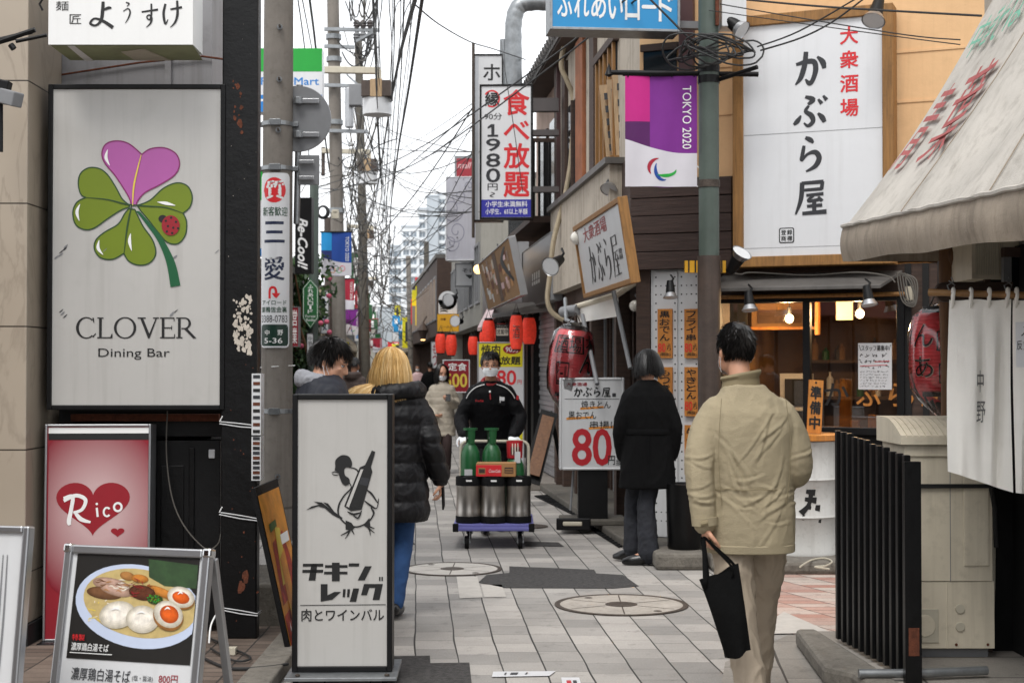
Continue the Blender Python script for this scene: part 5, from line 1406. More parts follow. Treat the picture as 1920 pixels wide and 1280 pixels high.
S = Sign('roof_billboard', 'small crimson rooftop sign with white script in a grey frame', 'sign', 852, 292, 888, 334, 46, 'grey_plastic', .6, None); a = S.art; a.rect(856, 297, 888, 334, 'crimson', 1); a.text('mall', 858, 304, 884, 316, 'rose_pale', 2, .02, .3); S.done()
m = MB(); x0, x1, z0, z1 = S.dim
for x in (x0 + .1, x1 - .1): m.tube([(x, .3, 0), (x, .3, -2.2)], .04, 'galvanised', 8)
m.build('support', S.root)
S = Sign('open_sign', 'small black and cream open sign between the lit lanterns', 'sign', 929, 607, 955, 641, 21.8, 'ink', .04, None); a = S.art; a.rect(931, 615, 953, 629, 'egg_white', 1); a.text('営業中', 932, 617, 952, 627, 'ink', 2, .03); a.text('いらっしゃい', 932, 609, 952, 613, 'egg_white', 2, 0); S.done()
for i, (x0, y0, x1, y1, d, f, txt, mt, lab) in enumerate((
    (545, 575, 560, 650, 22, 'crimson', '営業', 'white_ink', 'crimson upright flag sign behind the flowering shrub'),
    (602, 545, 616, 625, 36, 'white_panel', '三愛', 'navy_ink', 'white vertical pawn plate on the second utility pole'),
    (680, 648, 692, 680, 60, 'bright_red', 'らー', 'white_ink', 'small red vertical sign above the taupe padded jacket'),
    (683, 625, 714, 634, 66, 'cylinder_green', '薬', 'white_ink', 'thin green sign across the distant shops'),
    (606, 668, 640, 700, 34, 'blue_cloth', '酒', 'white_ink', 'blue sign low behind the young man'),
    (756, 700, 776, 712, 70, 'rose_pale', '花', 'deep_red', 'pale pink sign far down the middle of the street'),
    (808, 640, 822, 690, 44, 'white_panel', 'もつ', 'deep_red', 'narrow white hanging sign beyond the amber sign'),
    (722, 655, 738, 668, 90, 'amber_panel', '', 'ink', 'tiny amber sign at the end of the street'),
    (790, 600, 804, 622, 62, 'bright_red', '灯', 'white_ink', 'tiny red lit sign beyond the brown slatted building'),
    (640, 640, 655, 668, 48, 'yellow_panel', '安', 'ink', 'small yellow sign behind the blond woman'),
    (664, 612, 676, 640, 58, 'white_panel', '歯', 'mart_blue', 'small white sign under the tiny purple banner'),
    (735, 612, 748, 640, 95, 'white_panel', '', 'ink', 'tiny white sign hanging at the far end'))):
    S = Sign('small_shop_sign', lab, 'sign', x0, y0, x1, y1, d, f, .2, 'grey_plastic', 1)
    if txt: S.art.column(txt, x0 + 3, y0 + 4, x1 - 3, y1 - 4, mt, 1, .03) if y1 - y0 > x1 - x0 else S.art.text(txt, (x0 + x1) / 2 - 5, y0 + 1.5, (x0 + x1) / 2 + 5, y1 - 1.5, mt, 1, .03)
    S.done()

SG = 'tiny shop signs crowding the far end of the street'
rd = random.Random(31)
for i in range(30):
    cn, f = (('red', 'bright_red'), ('white', 'white_panel'), ('yellow', 'yellow_panel'), ('green', 'cylinder_green'), ('blue', 'sky_blue'), ('dark red', 'crimson'))[i % 6]
    d = rd.uniform(48, 104); left = i % 2; px = (960 + (-2.2 - .085 * (d - 13.5)) / d * FPX if left else 960 + (2.3 - .1 * d) / d * FPX) + rd.uniform(-3, 6) * (1 if left else -1); py = 690 - rd.uniform(60, 300) * 30 / d; k = FPX / d; w, h = rd.choice(((.5, 1.5), (.8, .6), (.4, 1.1), (1.0, .5)))
    S = Sign('hanging_sign', 'tiny %s sign hanging among others at the far end of the street' % cn, 'sign', px - w * k / 2, py - h * k, px + w * k / 2, py, d, f, .15, None, group=SG + ', ' + cn)
    S.art.rect(px - w * k * .2, py - h * k * .85, px + w * k * .2, py - h * k * .2, 'white_ink' if cn not in ('white', 'yellow') else 'ink_grey', 1); S.done()
# ---------------------------------------------------------------- poles
t = thing('utility_pole', 'weathered concrete utility pole nearest on the left carrying a pawn shop plate', 'utility pole', (-2.14, 13.5, 0))
PO = t.location.copy(); s135 = 13.5 / FPX
mb = MB(); mb.tube([(0, 0, .0), (0, 0, .28), (0, 0, .281), (0, 0, 3), (.012, 0, 6), (.03, 0, 9)], [.155, .155, .146, .138, .13, .122], 'concrete', 28); mb.tube([(0, 0, 0), (0, 0, .3)], .152, 'concrete_dark', 28); mb.build('shaft', t, smooth=True)
for y in (234, 317, 770):
    z = W(520, y, 13.5).z
    m = MB(); m.tube([(0, 0, z - .02), (0, 0, z + .02)], .147, 'galvanised', 28); m.box(-.05, .05, -.17, -.12, z - .028, z + .028, 'galvanised'); m.box(-.17, -.12, -.03, .03, z - .02, z + .02, 'galvanised'); m.box(.12, .19, -.03, .03, z - .02, z + .02, 'galvanised'); m.build('band', t, bevel=.003)
for x, y in ((525, 51), (524, 149), (522, 244), (521, 893)):
    p = W(x, y, 13.36) - PO; m = MB(); m.tube([p, p + Vector((.006, -.07, 0))], .011, 'iron', 8); m.tube([p + Vector((0, -.012, 0)), p], .026, 'galvanised', 10); m.build('bolt', t, smooth=True)
class Curved(Art):
    def P(s, x, y, layer):
        g = (x - 520) * s135 / .158; r = .158 + .0012 * layer
        return Vector((r * sin(g), -r * cos(g), W(0, y, 13.5).z))
    def poly(s, pts, mat, layer=0):
        q = []
        for i in range(len(pts)):
            a, b = pts[i], pts[(i + 1) % len(pts)]
            k = max(1, int(abs(b[0] - a[0]) / 4)); q += [(a[0] + (b[0] - a[0]) * j / k, a[1] + (b[1] - a[1]) * j / k) for j in range(k)]
        xs = sorted(set([min(p[0] for p in q), max(p[0] for p in q)] + [x for x in range(484, 560, 4) if min(p[0] for p in q) < x < max(p[0] for p in q)]))
        for xa, xb in zip(xs, xs[1:]):     # cut into narrow upright strips that follow the round pole
            def ys(x):
                h = []
                for i in range(len(q)):
                    a, b = q[i], q[(i + 1) % len(q)]
                    if (a[0] - x) * (b[0] - x) <= 0 and a[0] != b[0]: h.append(a[1] + (b[1] - a[1]) * (x - a[0]) / (b[0] - a[0]))
                return (min(h), max(h)) if h else None
            A, B = ys(xa + .01), ys(xb - .01)
            if A and B: s.mb.add([s.P(xa, A[1], layer), s.P(xb, B[1], layer), s.P(xb, B[0], layer), s.P(xa, A[0], layer)], [(0, 1, 2, 3)], mat)
m = MB(); a = Curved(m, None)
a.round(489, 328, 550, 652, 8, 'white_clean', 0); a.disc(519, 360, 22, 23.5, 'bright_red', 1); a.text('質', 503, 342, 537, 377, 'white_ink', 2, .04)
a.text('新客歓迎', 495, 391, 545, 408, 'green_ink', 1, .02)
for y, w in ((418, 36), (435, 32), (452, 40)): a.rect(519 - w / 2, y, 519 + w / 2, y + 5.5, 'navy_ink', 1)
a.text('愛', 499, 483, 539, 527, 'navy_ink', 1, .03)
a.stroke([(511, 561, 4.5), (511, 547, 4.5), (514, 541, 4.5), (520, 541, 4.5), (523, 547, 4.5), (523, 553, 4.5)], 'bright_red', 1); a.poly([(515, 551), (531, 551), (523, 562)], 'bright_red', 1.5)
a.text('アイロード', 494, 564, 543, 573, 'green_ink', 1, .015); a.text('巣鴨信金裏', 492, 576, 544, 587, 'green_ink', 1, .02); a.text('3388-0783', 492, 592, 545, 605, 'ink', 1, .0)
a.round(491, 609, 547, 649, 5, 'dark_green_plate', 1); a.line(494, 613, 544, 613, 1, 'white_ink', 2); a.text('中', 501, 619, 511, 629, 'white_ink', 2, .02); a.text('野', 526, 619, 536, 629, 'white_ink', 2, .02); a.text('5-36', 500, 634, 535, 644, 'white_ink', 2, .02)
m.build('name_plate', t)
m = MB(); z = W(0, 689, 13.5).z; m.tube([(-.16, -.02, z), (0, -.16, z + .01), (.17, -.04, z + .02)], .004, 'white_ink', 6); m.build('tie_wire', t)
t = thing('traffic_sign', 'back of a round grey traffic sign clamped to the concrete pole', 'traffic sign', W(560, 350, 13.6)); o0 = t.location
m = MB(); m.tube([W(556, 420, 13.55) - o0, W(562, 160, 13.55) - o0], .03, 'galvanised', 12); m.build('pipe', t, smooth=True)
m = MB(); c = W(559, 223, 13.52) - o0; m.tube([c, c + Vector((0, -.006, 0))], .298, 'grey_plastic', 48); m.tube([c + Vector((0, -.004, 0)), c + Vector((0, .02, 0))], .302, 'aluminium', 48)
m.build('disc', t, smooth=True)
m = MB()
for y in (190, 253): m = MB(); q = W(580, y, 13.5) - o0; m.box(q.x - .13, q.x + .09, q.y - .022, q.y, q.z - .022, q.z + .022, 'aluminium'); m.tube([W(560, y, 13.5) - o0 + Vector((0, -.03, -.03)), W(560, y, 13.5) - o0 + Vector((0, -.03, .03))], .04, 'galvanised', 10); m.build('clamp', t, bevel=.003)
m = MB(); A, B = W(560, 347, 13.52) - o0, W(599, 291, 13.52) - o0; m.box(A.x, B.x, A.y - .006, A.y + .01, A.z, B.z, 'grey_plastic')
for y in (304, 334): q = W(575, y, 13.5) - o0; m.box(q.x - .07, q.x + .07, q.y - .022, q.y - .004, q.z - .018, q.z + .018, 'aluminium')
m.build('supplementary_plate', t, bevel=.004)
t = thing('green_pole', 'green painted steel street pole with a brown wrapped foot before the tavern', 'pole', (1.597, 12.0, 0))
zc = W(0, 480, 12).z
m = MB(); m.tube([(0, 0, zc - .1), (0, 0, 7.5)], .083, 'olive_pole', 24); m.build('shaft', t, smooth=True)
m = MB(); m.tube([(0, 0, .08), (0, 0, zc)], .094, 'brown_cover', 24); m.build('wrap', t, smooth=True)
for y in (150, 130, 345): z = W(0, y, 12).z; m = MB(); m.tube([(0, 0, z - .03), (0, 0, z + .03)], .09, 'black_metal' if y < 300 else 'iron', 20); m.build('band', t)
m = MB(); z = W(0, 30, 12).z; m.box(.1, .3, -.06, .14, z - .1, z + .3, 'white_panel'); m.tube([(.06, -.08, z - .1), (.06, -.08, z + .3)], .018, 'rust', 8); m.build('junction_box', t, bevel=.01)
m = MB(); q = W(1420, 126, 11.75) - Vector(t.location); m.tube([(.05, 0, W(0, 152, 12).z), q], .018, 'black_metal', 8); m.build('bracket', t)
m = MB(); rd = random.Random(11); c = W(1345, 98, 11.85)
for i in range(9):
    r = rd.uniform(.13, .30); ph = rd.uniform(0, 6.3); dx = rd.uniform(-.12, .06)
    m.tube([Vector((c.x + dx + r * cos(g) * 1.15, c.y - .05 + .12 * sin(g + ph), c.z + .05 * sin(2 * g + ph) + .32 * r * sin(g) + rd.uniform(-.004, .004))) for g in [2 * pi * k / 36 for k in range(37)]], .008, 'cable_black', 6)
tag(m.build('cable_coil', smooth=True), 'messy coil of black cable hung round the green pole', 'cable')
t = thing('warning_band_box', 'yellow lit box fixed behind the green pole above the white panel', 'light box', W(1325, 511, 12.35)); m = MB(); m.box(-.18, .16, 0, .06, 0, .10, 'amber_panel')
for x in (-.155, -.10, -.05, .12): m.box(x, x + .012, -.004, 0, 0, .10, 'ink')
m.build('panel', t)

# ---------------------------------------------------------------- lamps on the signs
def lamp(label, px, py, d, aim, size=.05, kind='spot', lit=False):
    c = W(px, py, d); t = thing('spot_lamp', label, 'lamp', c, 0, 'lamps clamped to the shop signs')
    A = Vector(aim).normalized()
    m = MB()
    if kind == 'spot':
        m.tube([-A * size * 1.7, -A * size * .2, A * size * .4], [size * .55, size * .75, size * .8], 'black_metal', 14); m.build('housing', t, smooth=True)
        m = MB(); m.tube([A * size * .4, A * size * 1.2], [size * .8, size * 1.25], 'aluminium', 16, cap=False); m.build('reflector', t, smooth=True)
        m = MB(); m.tube([A * size * 1.1, A * size * 1.15], [size * 1.15, size * 1.1], 'warm_lamp' if lit else 'white_panel', 16); m.build('lens', t, smooth=True)
    else:
        m.tube([-A * size * 1.3, -A * size * .3], [size * .45, size * .5], 'black_metal', 12); m.build('socket', t, smooth=True)
        m = MB(); m.ball(A * size * .6, size * .95, size * .95, size * .95, 'warm_lamp' if lit else 'lens_white', 16); m.build('bulb', t, smooth=True)
    m = MB(); m.tube([-A * size * 1.2, -A * size * 1.2 + Vector((size * .6, .03, size * .9)), -A * size * 1.2 + Vector((size * .4, .14, size * 1.6))], size * .16, 'black_metal', 6); m.build('arm', t, smooth=True)
mk('lens_white', 'd6d2c8', .12, var=.05, coat=.5)
lamp('black spot lamp at the upper left corner of the huge white sign', 1378, 48, 11.95, (.6, -.4, -.6), .07)
lamp('black spot lamp at the upper right corner of the huge white sign', 1642, 24, 11.55, (-.3, -.4, -.8), .075)
lamp('black spot lamp pointing up at the lower left corner of the huge white sign', 1382, 488, 11.95, (.4, -.5, .7), .07)
lamp('grey cone lamp under the left end of the grey canopy', 1405, 567, 11.95, (.05, -.2, -1), .055)
lamp('grey cone lamp under the right end of the grey canopy', 1628, 557, 11.6, (.1, -.2, -1), .055)
lamp('round white bulb lamp left of the wood framed board', 1083, 443, 14.2, (-.1, -.8, -.4), .07, 'bulb')
lamp('black bulb lamp in front of the wood framed board', 1141, 408, 13.3, (.1, -.7, -.7), .06, 'bulb')
lamp('grey floodlight beside the flat dark sign', 1040, 494, 15.8, (-.5, -.8, -.4), .085)
lamp('round unlit bulb lamp hanging in the open front right of the folded awning', 1190, 572, 13.4, (0, -.9, -.2), .055, 'bulb')
lamp('lit lamp over the upper corner of the photo menu board', 930, 475, 22, (.1, -.7, -.4), .07, 'bulb', True)
lamp('lit lamp at the left of the photo menu board', 898, 503, 24, (-.2, -.7, -.3), .08, 'bulb', True)
lamp('black double lamp below the small white sign with flourish', 846, 560, 28, (-.4, -.8, -.2), .1)
lamp('black lamp pair above the amber yellow sign', 858, 602, 28, (-.4, -.8, 0), .09)
lamp('black spot lamp below the big purple banner', 1146, 345, 14.2, (-.3, -.6, -.8), .07)
lamp('dark spot lamp on the white perforated panel beneath the cladding', 1257, 545, 12.3, (0, -.2, -1), .05)

# folded awning over the open front, its arms
t = thing('folded_awning', 'rolled white awning with two grey folding arms above the open front', 'awning', W(1150, 590, 14)); o0 = t.location
m = MB(); A, B = W(1080, 575, 14.8) - o0, W(1158, 552, 13.7) - o0; m.add([A, B, B + Vector((.02, 0, -.2)), A + Vector((.02, 0, -.16))], [(0, 1, 2, 3)], 'noren_cloth'); m.tube([A, B, W(1205, 520, 13.1) - o0], .028, 'cream_paint', 10); m.add([B + Vector((0, 0, .02)), W(1205, 522, 13.1) - o0, W(1200, 512, 13.4) - o0, W(1150, 540, 13.9) - o0], [(0, 1, 2, 3)], 'pale_plastic'); m.build('cloth', t)
for p, q in (((1150, 545, 13.6), (1182, 690, 13.2)), ((1092, 590, 14.4), (1120, 720, 13.8))):
    m = MB(); m.tube([W(*p) - o0, W(*q) - o0], .021, 'grey_plastic', 10); m.build('arm', t, smooth=True)
m = MB(); m.tube([W(1055, 585, 14.9) - o0, W(1085, 580, 14.7) - o0], .055, 'grey_plastic', 14); m.tube([W(1060, 560, 15) - o0, W(1062, 600, 14.6) - o0, W(1078, 606, 14.4) - o0], .02, 'galvanised', 8); m.build('roller', t, smooth=True)

# ---------------------------------------------------------------- lanterns
def lantern(label, loc, r, h, marks=(), lit=False, wrap=False, tilt=(0, 0, 0), group=None, mat=None):
    t = thing('paper_lantern', label, 'lantern', loc, 0, group); t.rotation_euler = tilt
    mat = mat or ('lantern_lit' if lit else 'lantern_red'); n = 22
    prof = [(r * .55, 0)]
    for i in range(n * 2 + 1):
        u = i / (n * 2); rr = r * (.58 + .42 * sin(pi * (u * .92 + .04)) ** .55); prof.append((rr - (.009 if i % 2 else 0) * r / .2, h * (.02 + .96 * u)))
    m = MB(); m.lathe(prof, mat, 36)
    for body, ang, z0, z1, w, f in marks:       # painted characters that follow the round paper
        vs, fs = glyphs(body, .05, 0)
        ax, bx = min(v[0] for v in vs), max(v[0] for v in vs); ay, by = min(v[1] for v in vs), max(v[1] for v in vs)
        def wrapP(u, v, off):
            zz = z0 + (z1 - z0) * v; g = R(ang) + (u - .5) * w / r
            uu = (zz / h - .02) / .96; rr = r * (.58 + .42 * sin(pi * (max(0, min(1, uu)) * .92 + .04)) ** .55) + off
            return Vector((rr * sin(g), -rr * cos(g), zz))
        if f:
            for (a0, b0, a1, b1) in ((-.12, -.1, 1.12, -.02), (-.12, 1.02, 1.12, 1.1), (-.12, -.02, -.04, 1.02), (1.04, -.02, 1.12, 1.02)):
                for q in range(6):
                    u0, u1 = a0 + (a1 - a0) * q / 6, a0 + (a1 - a0) * (q + 1) / 6
                    m.add([wrapP(u0, b0, .004), wrapP(u1, b0, .004), wrapP(u1, b1, .004), wrapP(u0, b1, .004)], [(0, 1, 2, 3)], 'ink')
        m.add([wrapP((x - ax) / (bx - ax), (y - ay) / (by - ay), .003) for x, y in vs], fs, 'egg_white' if not f else 'ink')
        m.add([wrapP((x - ax) / (bx - ax) * .94 + .03, (y - ay) / (by - ay) * .94 + .03, .0045) for x, y in vs], fs, 'ink')
    m.build('paper', t, smooth=1.2)
    m = MB()
    for z0, z1 in ((-.03, .015), (h - .015, h + .03)): m = MB(); m.lathe([(r * .52, z0 * r / .2), (r * .6, z0 * r / .2), (r * .6, z1), (r * .52, z1)], 'ink', 28); m.build('hoop', t)
    m = MB(); m.tube([(-r * .4, 0, h + .02), (0, 0, h + .16), (r * .4, 0, h + .02)], .006, 'iron', 6); m.build('hanger', t)
    if wrap:
        m = MB(); rd = random.Random(3); prof = [(r * .12, -h * .30), (r * .36, -h * .22), (r * .70, -h * .10), (r * .98, h * .05), (r * 1.06, h * .3), (r * 1.06, h * .7), (r * .9, h * .95), (r * .5, h * 1.06), (r * .2, h * 1.1)]
        m.lathe(prof, 'clear_vinyl', 40)
        m.v = [(x + .006 * sin(23 * atan2(y, x) + 9 * z), y + .006 * cos(19 * atan2(y, x) - 7 * z), z) for x, y, z in m.v]
        m.build('plastic_cover', t, smooth=1.5)
    return t
q = W(1064, 738, 14.2)
lantern('big red paper lantern under clear plastic hanging before the open front', (q.x, 14.2, q.z), .205, .62, (('酒場', -12, .40, .54, .26, True), ('ビール', -24, .10, .28, .11, True), ('ん', 50, .2, .42, .2, False), ('大', 58, .44, .58, .16, False)), wrap=True, tilt=(0, R(6), 0))
q = W(1764, 735, 8.3)
lantern('big red paper lantern in a plastic cover half hidden behind the white shop curtain', (q.x, 8.3, q.z), .165, .45, (('酒', -2, .24, .33, .1, True), ('ビ', 2, .06, .15, .1, True), ('あ', -52, .08, .2, .13, False), ('ん', -52, .25, .38, .13, False)), wrap=True)
for i, (px, py0, py1, d, lab) in enumerate(((916, 600, 645, 23, 'glowing red lantern left of the small black open sign'), (940, 606, 650, 22.6, 'glowing orange red lantern behind the small black open sign'), (968, 590, 655, 20.3, 'long glowing lantern left of the black door post'), (992, 595, 645, 20.6, 'narrow lit lantern at the right of the black door post'), (887, 630, 665, 25, 'red lantern above the red and yellow set meal board'),
        (826, 625, 662, 30, 'leftmost small red lantern beneath the amber sign'), (846, 627, 666, 29, 'plump red lantern under the right end of the amber sign'), (905, 622, 645, 24, 'small red lantern tucked behind the glowing ones'))):
    A, B = W(px, py1, d), W(px, py0, d)
    lantern(lab, A, (B.z - A.z) * (.28 if py1 - py0 < 55 else .2), B.z - A.z, (('酒', 0, (B.z - A.z) * .3, (B.z - A.z) * .7, .1, False),) if i in (2,) else (), lit=True, group='red lanterns over the shop fronts')

# ---------------------------------------------------------------- right foreground
ns = thing('noodle_shop', 'dark fronted noodle shop under the canvas awning', 'building', (0, 0, 0))
m = MB(); m.box(2.47, 5, 7.72, 8.6, .085, 2.18, 'black_paint'); m.box(2.72, 5, 3, 8.5, 2.18, 4.2, 'cream_plaster'); m.box(2.6, 5, 2.5, 7.72, .085, 2.18, 'black_matte'); m.build('wall', ns)
m = MB(); m.box(2.455, 2.485, 7.69, 7.72, .085, 2.16, 'wood_brown'); m.build('trim', ns)
A, B = W(1796, 528, 7.9), W(1882, 455, 7.9); m = MB(); m.box(A.x, B.x, 7.66, 8.2, A.z, B.z, 'amber_cream') if 0 else m.box(A.x, B.x, 7.66, 8.2, A.z, B.z, 'cream_paint')
for i in range(16): m.box(A.x + .02 + i * .009, A.x + .024 + i * .009, 7.655, 7.66, A.z + .02, B.z - .02, 'pale_plastic')
m.build('duct_box', ns, bevel=.01)
A, B = W(1880, 545, 7.66), W(1990, 484, 7.66); m = MB(); m.box(A.x, B.x, 7.60, 7.66, A.z, B.z, 'dark_glass'); m.box(A.x - .02, B.x, 7.57, 7.62, B.z, B.z + .05, 'wood_brown'); m.box(A.x - .02, A.x + .02, 7.58, 7.62, A.z, B.z, 'grey_plastic'); m.build('window', ns)
m = MB(); m.tube(spline([W(1850, 1200, 7.6), W(1858, 1150, 7.62), W(1860, 1000, 7.66), W(1852, 900, 7.68), W(1846, 870, 7.69)], 5), .018, 'pale_plastic', 8); m.build('hose', ns, smooth=True)

aw = thing('canvas_awning', 'large dirty beige canvas awning with faded red and green lettering', 'awning', (0, 0, 0))
D0, D1 = 8.2, 4.2
def awp(d, s_):
    k = (D0 - d) / (D0 - 5.5)
    e = Vector((1.835 + .065 * k, d, 2.335 - .11 * k)); tp = Vector((2.72, d, 3.66))
    p = e.lerp(tp, s_); p.z -= .10 * sin(pi * s_) * (.75 + .25 * sin(d * 5.2)) ; p.x += .02 * sin(d * 7 + s_ * 3)
    return p
m = MB(); nd, nsl = 60, 22
vs = [awp(D0 - (D0 - D1) * i / nd, j / nsl) for i in range(nd + 1) for j in range(nsl + 1)]
m.add(vs, [(i * (nsl + 1) + j, i * (nsl + 1) + j + 1, (i + 1) * (nsl + 1) + j + 1, (i + 1) * (nsl + 1) + j) for i in range(nd) for j in range(nsl)], 'canvas')
m.add([awp(D0, j / nsl) for j in range(nsl + 1)] + [Vector((2.72, 8.2, 2.33))], [list(range(nsl + 2))], 'canvas_dirty')
def awtext(body, d0, d1, s0, s1, mat):
    vs2, fs2 = glyphs(body, .03, 0); ax, bx = min(v[0] for v in vs2), max(v[0] for v in vs2); ay, by = min(v[1] for v in vs2), max(v[1] for v in vs2)
    out = []
    for x, y in vs2:
        d = d0 + (d1 - d0) * (x - ax) / (bx - ax); s_ = s0 + (s1 - s0) * (y - ay) / (by - ay)
        out.append(awp(d, s_) + Vector((-.018, 0, .012)))
    m.add(out, fs2, mat)
awtext('青', 8.05, 7.68, .24, .60, 'faded_red'); awtext('葉', 7.55, 7.18, .25, .62, 'faded_red')
for i, ch in enumerate('中華そば'): awtext(ch, 8.08 - .22 * i, 7.91 - .22 * i, .70 + .01 * i, .86 + .01 * i, 'faded_green')
for d in (7.0, 5.85): m.tube([awp(d, j / 10) + Vector((-.006, 0, .004)) for j in range(11)], .003, 'canvas_dirty', 5)
m.build('canopy', aw, smooth=True)
m = MB(); nv = 90
def val(i, j):
    d = D0 - (D0 - D1) * i / nv; k = (D0 - d) / (D0 - 5.5); v = j / 6
    return Vector((1.835 + .065 * k - .02 * sin(pi * v) + .006 * sin(i * .31 + 1.3 * sin(i * .13)) * v + .003 * sin(i * .7 + 4 * v) * v, d, 2.335 - .11 * k - (.195 + .006 * sin(i * .23)) * v + .003 * (1 - v) * sin(i * .9)))
m.add([val(i, j) for i in range(nv + 1) for j in range(7)], [(i * 7 + j, i * 7 + j + 1, (i + 1) * 7 + j + 1, (i + 1) * 7 + j) for i in range(nv) for j in range(6)], 'canvas_dirty')
m.add([val(0, 0), val(0, 3), val(0, 6), Vector((2.5, 8.18, 2.14)), Vector((2.5, 8.18, 2.33))], [(0, 1, 2, 3, 4)], 'canvas_dirty')
m.tube([val(i, 0) + Vector((-.006, 0, .0)) for i in range(0, nv + 1, 3)], .012, 'canvas', 6)
m.build('valance', aw, smooth=True)
m = MB(); m.tube([W(1779, 440, 8.06), W(1777, 560, 8.06), W(1782, 700, 8.05), W(1779, 900, 8.06), (2.375, 8.06, .085)], [.055, .048, .05, .045, .05], 'log_wood', 12); m.ball(W(1790, 480, 8.02), .045, .05, .06, 'log_wood', 10)
tag(m.build('log_post', smooth=True), 'rough brown log post carrying the canvas awning', 'post')
m = MB(); A = W(1762, 549, 7.5); m.box(A.x + .0, A.x + .34, 7.40, 7.44, A.z - .05, A.z + .05, 'wood_brown'); m.tube([(A.x, 7.398, A.z), (A.x, 7.442, A.z)], .05, 'wood_brown', 20)
tag(m.build('name_board', bevel=.004), 'brown board with a rounded end behind the bamboo curtain rail', 'board')
m = MB(); A, B = W(1742, 548, 7.15), W(2060, 558, 6.7)
pts = [A.lerp(B, k / 12) for k in range(13)]; m.tube(pts, [.016 + .002 * (k % 3 == 0) for k in range(13)], 'bamboo', 12)
bam = m.build('bamboo_rail', smooth=True); tag(bam, 'bamboo pole carrying the white shop curtain', 'pole')
t = thing('wire_hook', 'twisted wire hooks tying the bamboo pole up', 'hook', W(1785, 540, 7.1)); o0 = t.location; m = MB()
for x in (1782, 1889):
    m = MB()
    m.tube([W(x, 550, 7.08) - o0, W(x - 6, 535, 7.1) - o0, W(x + 6, 528, 7.1) - o0, W(x + 2, 520, 7.12) - o0], .0035, 'galvanised', 6); m.tube([W(x + 3, 550, 7.06) - o0, W(x + 8, 534, 7.1) - o0, W(x - 3, 526, 7.1) - o0], .003, 'galvanised', 6); m.build('wire', t, smooth=True)
nr = thing('shop_curtain', 'white split shop curtain with two grey characters on a bamboo pole', 'curtain', W(1836, 560, 7.1)); o0 = nr.location
def nfx(px, py):
    k = (px - 1742) / 318; d = 7.13 - .45 * k
    b = W(px, py, d - .01); b.y += .03 * sin((px - 1780) * .06 + py * .003) * min(1, (py - 560) / 160) + .02 * sin(px * .115 + py * .006) * min(1, (py - 560) / 240) + .012 * sin(px * .17 + 2) * min(1, (py - 560) / 120)
    return b - o0
def npanel(x0, x1, marks, ytop, yb0, yb1):
    m = MB(); nx, nz = 22, 30
    f = lambda u, v: nfx(x0 + (x1 - x0) * u, ytop + 6 * sin(u * 11) * (v == 0) * .2 + (yb0 + (yb1 - yb0) * u - ytop) * v)
    m.add([f(i / nx, j / nz) for j in range(nz + 1) for i in range(nx + 1)], [(j * (nx + 1) + i, (j + 1) * (nx + 1) + i, (j + 1) * (nx + 1) + i + 1, j * (nx + 1) + i + 1) for j in range(nz) for i in range(nx)], 'noren_cloth')
    for body, a0, b0, a1, b1, mat in marks:
        vs2, fs2 = glyphs(body, .03, 0); ax, bx = min(v[0] for v in vs2), max(v[0] for v in vs2); ay, by = min(v[1] for v in vs2), max(v[1] for v in vs2)
        m.add([nfx(a0 + (a1 - a0) * (x - ax) / (bx - ax), b1 - (b1 - b0) * (y - ay) / (by - ay)) + Vector((0, -.004, 0)) for x, y in vs2], fs2, mat)
    for k in range(4):   # loops over the pole
        px = x0 + 5 + (x1 - x0 - 14) * k / 3; c = nfx(px, 551) 
        q = [nfx(px, ytop + 14), nfx(px, 556) + Vector((0, -.022, 0)), nfx(px + 1, 546) + Vector((0, -.018, .006)), nfx(px + 3, 544) + Vector((0, .012, .004)), nfx(px + 4, 560) + Vector((0, .022, 0)), nfx(px + 5, ytop + 10)]
        m.tube(spline(q, 4), .0085, 'noren_cloth', 6)
    m.build('panel', nr, smooth=True)
npanel(1780, 1896, (('中', 1828, 694, 1845, 735, 'noren_print'), ('野', 1828, 752, 1848, 792, 'noren_print')), 562, 884, 922)
npanel(1899, 2016, (), 562, 922, 935)
m = MB(); a_ = [nfx(1903, 604), nfx(2010, 600), nfx(2010, 690), nfx(1903, 688)]; m.add([p + Vector((0, -.008, 0)) for p in a_], [(3, 2, 1, 0)], 'white_clean')
for body, x0, y0, x1, y1 in (('反', 1904, 638, 1914, 656), ('対', 1916, 638, 1930, 656), ('入', 1912, 612, 1930, 630)):
    vs2, fs2 = glyphs(body, .02, 0); ax, bx = min(v[0] for v in vs2), max(v[0] for v in vs2); ay, by = min(v[1] for v in vs2), max(v[1] for v in vs2)
    m.add([nfx(x0 + (x1 - x0) * (x - ax) / (bx - ax), y1 - (y1 - y0) * (y - ay) / (by - ay)) + Vector((0, -.011, 0)) for x, y in vs2], fs2, 'ink')
m.build('paper_note', nr)

